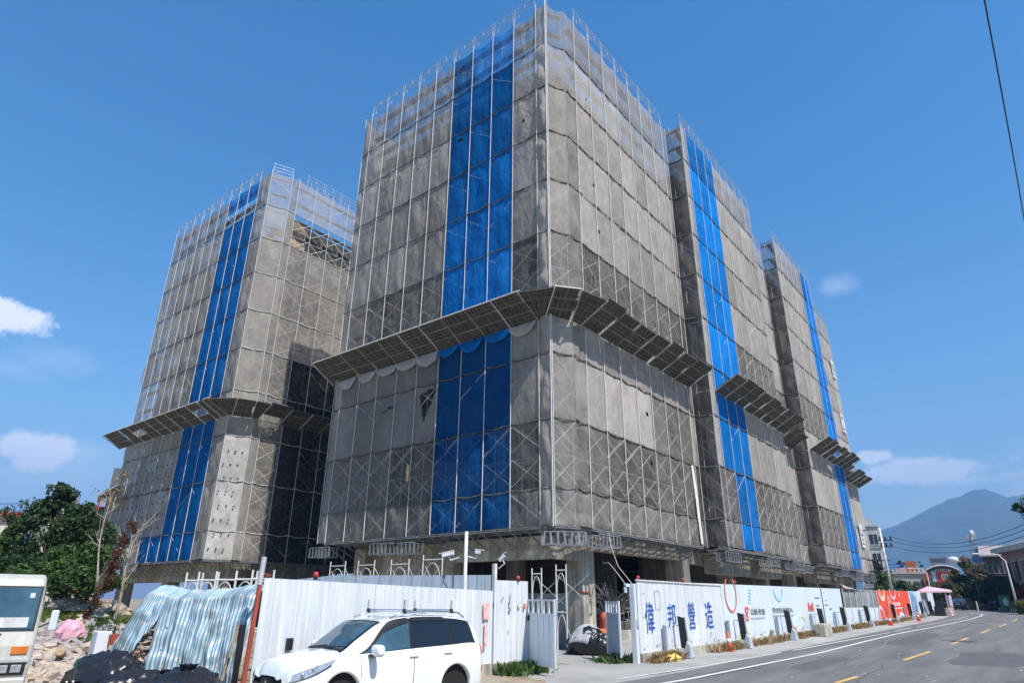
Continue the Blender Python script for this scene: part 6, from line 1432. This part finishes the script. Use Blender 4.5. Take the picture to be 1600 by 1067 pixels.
for q in (.5, .58): ring(sg, f.P(f.len*q, zs-.9, .64), f.d, f.n, .28, .4, .3, M['paint_w'])
t, f = house(1458, 1484, 175, 872, M['greywall'], 'grey rooftop structure behind the curved roof', 3, 'parapet', 8, win=3); obj('white_dome', MB().ball(f.P(f.len+1.2, hgt(874, 1470, 175), -2), .9, 14, 8, 1.3, 1, .8), M['white'], t, smooth=True)
t, f = house(1523, 1548, 122, 853, mat('pale_blue_wall', (.30, .46, .60), .8, streak=.2), 'pale blue house carrying a water tank', 3, None, 8, win=0)
def tank(p, lab, r=.75, h=1.6, leg=1.5):
    p = Vector(p); t = thing('water_tank', lab, 'water tank', p); obj('tank', MB().lathe(p+Z3*leg, [(.1, -.05), (r, .1), (r, h), (r*.7, h+.25), (.2, h+.4)], 18), mat('polished_steel', (.66, .67, .70), .25, .8), t, smooth=True)
    for a in range(4): q = Vector((math.cos(a*1.57+.78), math.sin(a*1.57+.78), 0))*r*.8; obj('leg', MB().tube(p+q, p+q+Z3*(leg+.1), .06, 5), M['greywall'], t)
    obj('cross_brace', MB().tube(p+Vector((-r*.6, -r*.6, 0)), p+Vector((r*.6, -r*.6, leg)), .04, 4).tube(p+Vector((r*.6, -r*.6, 0)), p+Vector((-r*.6, -r*.6, leg)), .04, 4), M['greywall'], t)
q = at(1521, 124, 850); tank((q.x, q.y, hgt(853, 1521, 124)), 'shiny water tank on a stand above the blue house', .55, 1.0, 1.0)
# brown mansion at the right edge
a = gd(1572, 112, 895); b = gd(1660, 96, 895); f = Face(a.xy, b.xy, nb=1); t = thing('mansion', 'pinkish brown house with a grey pitched roof at the right edge', 'building', (a+b)/2); ze = hgt(862, 1585, 110)
obj('wall', MB().obox(f.P(f.len/2, ze/2, -7), f.d, f.n, Z3, f.len/2, 7, ze/2), M['pinkwall'], t)
obj('cornice', MB().obox(f.P(f.len/2, ze+.2, .3), f.d, f.n, Z3, f.len/2+.5, .7, .3), M['cream'], t)
mb = MB(); e0 = f.P(-.6, ze+.52, 1.0); e1 = f.P(f.len+.6, ze+.52, 1.0); r0 = f.P(3, ze+2.9, -7); r1 = f.P(f.len-2, ze+2.9, -7); h0 = f.P(-.6, ze+.52, -15); h1 = f.P(f.len+.6, ze+.52, -15)
mb.add([e0, e1, r1, r0, h0, h1], [(0, 1, 2, 3), (5, 4, 3, 2), (4, 0, 3), (1, 5, 2), (0, 4, 5, 1)]); obj('roof', mb, M['greywall'], t)
for i in range(6):
    for z in (ze-2.4, ze-6.2): w_ = obj('window', MB().obox(f.P(f.len*(i+.5)/6, z, .05), f.d, f.n, Z3, .6, .08, 1.1), M['window'], t); obj('window_frame', MB().obox(f.P(f.len*(i+.5)/6, z+1.2, .14), f.d, f.n, Z3, .75, .1, .1).obox(f.P(f.len*(i+.5)/6, z, .12), f.d, f.n, Z3, .04, .06, 1.1), M['cream'], w_)
t2, f2 = house(1541, 1575, 116, 867, mat('brown_plaster', (.22, .18, .17), .85, streak=.2), 'brown house with a ribbed pink roof behind the dark firs', 3, None, 8, win=4); zr = hgt(867, 1558, 116)
obj('ribbed_roof', MB().add([f2.P(-.3, zr, .6), f2.P(f2.len+.3, zr, .6), f2.P(f2.len+.3, zr+1.7, -6), f2.P(-.3, zr+1.7, -6), f2.P(-.3, zr-.2, .6), f2.P(f2.len+.3, zr-.2, .6)], [(0, 1, 2, 3), (0, 4, 5, 1)]), mat('pink_roof', (.46, .36, .35), .7, streak=.3), t2)
# left background
t, f = house(-70, 29, 62, 803, M['cream'], 'cream house with a red roof line at the far left edge', 2, None, 9, zb=-.5, win=3); zh = hgt(803, -20, 62); obj('roof_edge', MB().obox(f.P(f.len/2, zh+.1, 0), f.d, f.n, Z3, f.len/2+.3, .5, .14), M['red_post'], t); obj('roof_wires', MB().tube(f.P(1, zh+.8, -1), f.P(f.len, zh+1.1, -1), .03, 4).tube(f.P(f.len-.5, zh, -1), f.P(f.len-.5, zh+1.2, -1), .03, 4), M['black'], t)
t, f = house(120, 172, 70, 806, M['cream'], 'pale house with a green and red upper edge behind the trees', 2, None, 9, zb=-.5, win=4); zh = hgt(806, 146, 70); obj('green_panel', MB().obox(f.P(f.len*.35, zh+.3, .1), f.d, f.n, Z3, f.len*.3, .15, .35), M['green'], t); obj('roof_edge', MB().obox(f.P(f.len*.5, zh+.75, 0), f.d, f.n, Z3, f.len*.5, .4, .08), M['red_post'], t)
sh = thing('roof_canopy', 'open sloping roof on thin red posts beside the rear block', 'canopy', at(166, 66)); p = at(155, 66, 770); q = at(183, 66, 770); za_ = hgt(775, 156, 66); zb_ = hgt(756, 181, 66); fr = Face(p.xy, q.xy, nb=1)
obj('roof', MB().add([fr.P(0, za_, 1), fr.P(fr.len, zb_, 1), fr.P(fr.len, zb_, -3), fr.P(0, za_, -3), fr.P(0, za_-.2, 1), fr.P(fr.len, zb_-.2, 1), fr.P(fr.len, zb_-.2, -3), fr.P(0, za_-.2, -3)], [(0, 1, 2, 3), (7, 6, 5, 4), (0, 4, 5, 1), (1, 5, 6, 2), (2, 6, 7, 3), (3, 7, 4, 0)]), M['greywall'], sh)
obj('post', MB().tube(fr.P(.2, 0, .8), fr.P(.2, za_-.1, .8), .07, 5), M['red_post'], sh); obj('white_wall', MB().obox(fr.P(fr.len*.8, 6.5, -3), fr.d, fr.n, Z3, fr.len*.3, .3, 6.5), M['whitewall'], sh)
q = at(109, 78, 790); zq = hgt(800, 109, 78); tank((q.x, q.y, zq), 'shiny water tank above the left trees', .75, 1.3, .4); tt = thing('tank_tower', 'pale tower block under the left water tank', 'building', (q.x, q.y, 0)); obj('wall', MB().box(q.x-2, q.x+2, q.y-2, q.y+2, 0, zq), M['cream'], tt)
# hedges and trees on the right
FG = 'dark firs beyond the bend'
for i, (px, d_, ty, lm, lab) in enumerate(((1478, 112, 908, 'olive', 'leftmost low olive tree right of the booth'), (1495, 116, 890, 'fir', 'dark fir above the parked dark car'), (1514, 116, 866, 'olive', 'tallest olive brown tree in front of the blue house'), (1529, 113, 886, 'fir', 'dark fir leaning right beside the tallest olive tree'),
                                           (1545, 111, 893, 'fir', 'dark fir behind the leaning motorcycles'), (1561, 110, 898, 'fir', 'dark fir left of the tall street lamp'), (1577, 109, 904, 'fir', 'dark fir above the green sign box'))):
    p = gd(px, d_, 900); H = hgt(ty, px, d_)-p.z; rd = random.Random(40+i); tree('fir_tree' if lm == 'fir' else 'broadleaf_tree', lab, 'tree', p, H, clump(rd, 16, 1.6, 1.5, .7, H-.6, .6, 1.0), LM[lm], FG, .15, 420, .14, seed=40+i, shape=(.9, .9, 1.1), droop=.5, long=1.5)
p = gd(1522, 109, 900); tree('dry_climber', 'straw coloured dried growth on the middle of the fir row', 'shrub', p, 5.0, [(0, 0, 4.6, .8), (.8, 0, 5.3, .7), (-.5, 0, 5.9, .7), (.9, 0, 4.0, .6)], leafmat('straw_leaves', (.30, .20, .10), (.15, .10, .05)), None, .14, 130, .06, seed=60)
for (px, d_, ty, lm, n, rx, lab, nm) in ((1487, 117, 893, 'gold', 4, .8, 'yellow and orange leaved tree by the red shop sign', 'autumn_tree'), (1594, 98, 908, 'red', 8, 1.6, 'dark red shrub at the right edge below the brown house', 'shrub'), (1372, 92, 872, 'mid', 8, 1.0, 'yellow green tree just right of the last tower', 'broadleaf_tree'), (1383, 96, 893, 'mid', 7, 1.0, 'green tree at the foot of the utility pole', 'broadleaf_tree'),
                                  (1406, 112, 903, 'mid', 7, 1.2, 'green garden tree in front of the low cream building', 'broadleaf_tree'), (1425, 116, 910, 'olive', 7, 1.4, 'olive hedge tree behind the orange hoarding', 'broadleaf_tree'), (1449, 116, 905, 'olive', 7, 1.6, 'olive hedge tree behind the far lamp', 'broadleaf_tree'), (1466, 112, 912, 'fir', 6, 1.6, 'dark hedge tree left of the booth', 'broadleaf_tree'),
                                  (1599, 92, 935, 'olive', 6, 1.2, 'olive roadside bush at the right edge of the bend', 'shrub'), (1412, 150, 875, 'dark', 4, 1.0, 'small dark tree top over the cream building roof', 'broadleaf_tree'), (1441, 260, 875, 'fir', 5, 3, 'far dark treetop under the mountain', 'broadleaf_tree')):
    p = gd(px, d_, 900); H = hgt(ty, px, d_)-p.z; rd = random.Random(int(px)); tree(nm, lab, 'tree' if nm != 'shrub' else 'shrub', p, H, clump(rd, n+5, rx, rx, .8, H-.6, .6, .95), LM[lm], None, .15, 320, .10, seed=int(px))
p = at(1623, 40, 820); tree('pine_branch_tree', 'pine whose dark branch tip pokes in at the right edge above the roofs', 'tree', p, 7.5, [(-.62, .1, 6.25, .22), (-.4, 0, 6.15, .25), (0, 0, 6.5, .5), (-.1, 0, 5.9, .4)], LM['fir'], None, .06, 300, .09, seed=71, droop=-.3, long=1.6)
# street lamps, utility pole, wires
def lamp(p, H, arm, lab):
    p = Vector(p); t = thing('street_lamp', lab, 'street lamp', p, group='street lamps by the road'); a = Vector(arm)
    obj('pole', MB().path([p, p+Z3*H*.5, p+Z3*H*.86, p+Z3*H*.97+a*.22, p+Z3*H+a*.6, p+Z3*H*.995+a], [.11, .09, .075, .06, .05, .045], 8), M['steelwhite'], t, smooth=True)
    obj('lamp_head', MB().obox(p+Z3*H*.99+a*1.12, a.normalized(), a.cross(Z3).normalized(), Z3, .38, .13, .07), M['steel'], t, bevel=.03); obj('base', MB().lathe(p, [(.2, 0), (.2, .5), (.12, .6)], 10), M['black'], t)
lamp(gd(1588, 96), hgt(864, 1560, 96)-gd(1588, 96).z, (-2.3, -1.4, 0), 'tall street lamp at the right edge of the bend'); lamp(gd(1458, 112), hgt(887, 1448, 112)-gd(1458, 112).z, (-1.6, -1.0, 0), 'smaller street lamp behind the tower print section')
p = gd(1397, 88); UP = thing('utility_pole', 'concrete utility pole with crossarms and transformer right of the last tower', 'utility pole', p)
HP_ = hgt(824, 1378, 88)-p.z; obj('pole', MB().tube(p, p+Z3*HP_, .17, 10, .11), M['steel'], UP, smooth=True); e = Vector((.78, .62, 0))
for (z, w) in ((HP_-1.4, .9), (HP_-2.1, .8)):
    ca = obj('crossarm', MB().obox(p+Z3*z+e*.35, e, Z3, e.cross(Z3), w, .05, .05), M['black'], UP)
    for k in (-.6, .1, .8): obj('insulator', MB().lathe(p+Z3*(z+.05)+e*(.35+k*w), [(.05, 0), (.13, .1), (.06, .2), (.13, .3), (.04, .42)], 8), M['black'], ca, smooth=True)
obj('transformer', MB().lathe(p+Z3*(HP_-4.2)-e*.9, [(.1, -.5), (.38, -.45), (.38, .45), (.1, .55)], 14), M['black'], UP, smooth=True); obj('transformer_arm', MB().obox(p+Z3*(HP_-4.8)-e*.8, e, Z3, e.cross(Z3), 1.3, .06, .06).obox(p+Z3*(HP_-3.6)-e*.8, e, Z3, e.cross(Z3), 1.3, .05, .05), M['black'], UP); obj('pole_brace', MB().tube(p+Z3*(HP_-4.9)-e*1.6, p+Z3*(HP_-6), .05, 4), M['black'], UP)
for i, (oz, ox, lab) in enumerate(((HP_-.9, .9, 'uppermost power line running right from the utility pole'), (HP_-1.2, .4, 'middle power line running right from the utility pole'), (HP_-1.7, .0, 'lowest power line running right from the utility pole'))):
    a = p+Z3*oz+e*ox; b = at(1640, 62, 800); b.z = hgt(800+i*9, 1640, 62); mb = MB(); mb.path([a.lerp(b, k/20)-Z3*(1.5*4*(k/20)*(1-k/20)) for k in range(21)], .028, 4); tag(obj('power_line', mb, M['black']), lab, 'wire', 'power lines')
def onZ(px, py, z):
    v = nray(px, py); t = (z-EYE.z)/v.z; return EYE+v*t
a = onZ(1538, 0, 9.); b = onZ(1600, 350, 9.); dd = (b-a); mb = MB(); mb.path([a-dd*.6+dd*2.6*k/24-Z3*(.5*4*(k/24)*(1-k/24)-.35) for k in range(25)], .010, 5); tag(obj('power_line', mb, M['black'], smooth=True), 'single dark overhead wire crossing the sky at the upper right', 'wire')
# parked things at the bend
def small_car(p, rot, lab, m_):
    t = thing('parked_car', lab, 'car', p, rot); mb = MB(); prof = [(-2.1, .35), (-2.15, .8), (-1.8, .95), (-1.4, 1.38), (.2, 1.42), (.9, .98), (1.9, .82), (2.1, .6), (2.1, .35)]; n = len(prof)
    for y, q in ((-.85, .92), (-.72, 1), (.72, 1), (.85, .92)):
        for (x, z) in prof: mb.v.append((x, y*(1-.14*max(0, z-.9)/.5), z*q if z > .9 else z))
    for k in range(3):
        for i in range(n): a = k*n+i; b = k*n+(i+1) % n; mb.f.append((a, b, b+n, a+n)); mb.mi.append(0)
    mb.f += [tuple(range(n-1, -1, -1)), tuple(range(3*n, 4*n))]; mb.mi += [0, 0]; obj('body', mb, m_, t, local=True, bevel=.05)
    obj('rear_window', MB().add([(-1.80, -.6, 1.0), (-1.80, .6, 1.0), (-1.46, .56, 1.33), (-1.46, -.56, 1.33), (-1.77, -.6, .98), (-1.77, .6, .98), (-1.43, .56, 1.31), (-1.43, -.56, 1.31)], [(0, 1, 2, 3), (7, 6, 5, 4), (0, 4, 5, 1), (2, 6, 7, 3)]), M['glassmid'], t, local=True)
    for s in (1, -1):
        obj('side_window', MB().box(-1.3, .3, s*.80-.02, s*.80+.02, 1.0, 1.3), M['glassdark'], t, local=True); obj('tail_light', MB().box(-2.17, -2.12, s*.66-.13, s*.66+.13, .68, .82), M['red_ink'], t, local=True)
        for x in (-1.3, 1.3): obj('wheel', MB().lathe((x, s*.78, .31), [(.2, -.1), (.31, -.09), (.31, .09), (.2, .1)], 18, 'y'), M['rubber'], t, local=True, smooth=True)
    obj('number_plate', MB().box(-2.18, -2.15, -.22, .22, .62, .74), M['paint_w'], t, local=True)
small_car(gd(1506, 108), R(75), 'dark hatchback parked facing away under the firs', mat('dark_car_paint', (.02, .024, .03), .25, 0, .1, 1, coat=1))
def scooter(p, rot, lab):
    t = thing('motor_scooter', lab, 'scooter', p, rot, 'scooters parked under the firs')
    for x in (-.6, .6): obj('wheel', MB().lathe((x, 0, .25), [(.12, -.05), (.25, -.04), (.25, .04), (.12, .05)], 16, 'y'), M['rubber'], t, local=True, smooth=True)
    obj('body', MB().box(-.75, .05, -.16, .16, .42, .72).box(-.05, .45, -.14, .14, .22, .32).box(.42, .55, -.18, .18, .25, .95), M['black'], t, local=True, bevel=.05); obj('seat', MB().box(-.72, 0, -.13, .13, .72, .82), M['black'], t, local=True, bevel=.03)
    obj('handlebar', MB().tube((.5, -.32, 1.02), (.5, .32, 1.02), .02, 6).tube((.58, 0, .3), (.48, 0, 1.05), .03, 6), M['steel'], t, local=True); obj('headlight', MB().ball((.6, 0, .9), .08, 8, 6), M['lamp'], t, local=True)
scooter(gd(1538, 105), R(10), 'scooter with pale leg shield under the firs'); scooter(gd(1549, 106), R(60), 'scooter parked beyond the pale one, towards the green box')
p = gd(1569, 103); t = thing('green_box', 'green metal box with a white mark beyond the bend', 'box', p); fg = Face(p.xy, gd(1579.5, 103).xy, nb=1); fg = Face(gd(1561, 103).xy, gd(1579, 103).xy, nb=1)
obj('box', MB().obox(fg.P(fg.len/2, p.z+.95, -.4), fg.d, fg.n, Z3, fg.len/2, .4, .85), M['green'], t, bevel=.03); obj('white_mark', blob(fg.P(fg.len*.58, p.z+1.05, .012), fg.n, .28, .42, seed=3), M['paint_w'], t)
p = gd(1582, 101); t = thing('striped_barrier', 'low yellow and black striped barrier right of the green box', 'barrier', p); fb = Face(gd(1573, 101.5).xy, gd(1588, 101.5).xy, nb=1)
for k in range(8): obj('stripe', MB().add([fb.P(fb.len*k/8, p.z, 0), fb.P(fb.len*(k+1)/8-.003, p.z, 0), fb.P(fb.len*(k+1)/8+.117, p.z+.45, 0), fb.P(fb.len*k/8+.12, p.z+.45, 0), fb.P(fb.len*k/8, p.z, -.2), fb.P(fb.len*(k+1)/8-.003, p.z, -.2), fb.P(fb.len*(k+1)/8+.117, p.z+.45, -.2), fb.P(fb.len*k/8+.12, p.z+.45, -.2)],
    [(0, 1, 2, 3), (7, 6, 5, 4), (0, 4, 5, 1), (1, 5, 6, 2), (2, 6, 7, 3), (3, 7, 4, 0)]), M['yellow_ink'] if k % 2 else M['black'], t)
t = thing('bollard', 'thin pale post by the roadside under the firs', 'post', gd(1525, 104)); p = gd(1525, 104); obj('post', MB().tube(p, p+Z3*1.1, .10, 8), M['cream'], t)
# white notice boards on the last block
for (za, zb, ya, yb, ch, lab) in ((28.9, 31.3, 86.0, 87.7, '安', 'uppermost white board on the end netting'), (21.7, 24.0, 85.6, 87.2, '工', 'middle white board on the end netting'), (8.0, 10.6, 84.2, 85.8, '全', 'lowest white board on the end netting')):
    t = thing('notice_board', lab, 'board', (-16.6, ya, za), group='white boards on the last block'); obj('board', MB().box(-16.64, -16.60, ya, yb, za, zb), M['paint_w'], t); text(t, ch, (-16.6, ya+.2, za+.3), Y3, X3, yb-ya-.4, zb-za-.6, M['black_ink'], name='character', weight=.01)

# ------------------------------------------------------------------ mountain and air
def ridge(name, prof, dist, depth, m_, seed=0):
    mb = MB(); pts = []
    for i in range(len(prof)-1):
        (p0, e0), (p1, e1) = prof[i], prof[i+1]; k_ = max(1, int(abs(p1-p0)/8))
        for k in range(k_): pts.append((lerp(p0, p1, k/k_), lerp(e0, e1, k/k_)))
    pts.append(prof[-1]); rows_ = 18; n = len(pts)
    for j in range(rows_+1):
        v = j/rows_
        for i, (px, el_) in enumerate(pts):
            d_ = dist-depth*(1-v); p = at(px, d_, 946-el_*23.5); h = math.tan(R(el_))*dist*(v**1.15)
            h *= 1+(.18*noise.noise(Vector((i*.22+v*1.5, v*3, seed)))+.22*abs(noise.noise(Vector((i*.5+v*2, v*1.3, seed+3)))))*(1-v)*1.6+.012*noise.noise(Vector((i*.9, 0, seed)))
            mb.v.append((p.x, p.y, h+1))
    for j in range(rows_):
        for i in range(n-1): a = j*n+i; mb.f.append((a, a+1, a+n+1, a+n)); mb.mi.append(0)
    o = len(mb.v)
    for i, (px, el_) in enumerate(pts): p = at(px, dist+depth, 946-el_*23.5); mb.v.append((p.x, p.y, 0))
    for i in range(n-1): mb.f.append((rows_*n+i, rows_*n+i+1, o+i+1, o+i)); mb.mi.append(0)
    return obj(name, mb, m_, kind='structure', smooth=True)
fm = mat('forested_slope', (.05, .085, .03), .95, 0, .4, .004, bump=.6, bscale=.03)
ridge('mountain', [(1180, .6), (1260, 2.3), (1330, 4.2), (1380, 5.3), (1410, 5.75), (1450, 6.6), (1480, 7.15), (1500, 7.35), (1520, 7.7), (1540, 7.72), (1556, 7.4), (1575, 7.05), (1600, 7.15), (1660, 7.6), (1760, 6.5), (1900, 5.0), (2300, 2)], 4200, 1700, fm)
hz = MB().box(-8500, 8500, -2500, 5200, -1.6, 720)
m_, n_, l_, b_ = newmat('air'); n_.remove(b_); pv = n_.new('ShaderNodeVolumePrincipled'); pv.inputs['Color'].default_value = (.26, .50, .95, 1); pv.inputs['Density'].default_value = .00031; pv.inputs['Anisotropy'].default_value = .0
l_.new(pv.outputs[0], n_['Material Output'].inputs['Volume']); m_.cycles.homogeneous_volume = True if hasattr(m_, 'cycles') and hasattr(m_.cycles, 'homogeneous_volume') else None
HZ = obj('haze', hz, m_, kind='stuff'); HZ['label'] = 'thin blue air haze over the whole scene'; HZ['category'] = 'haze'
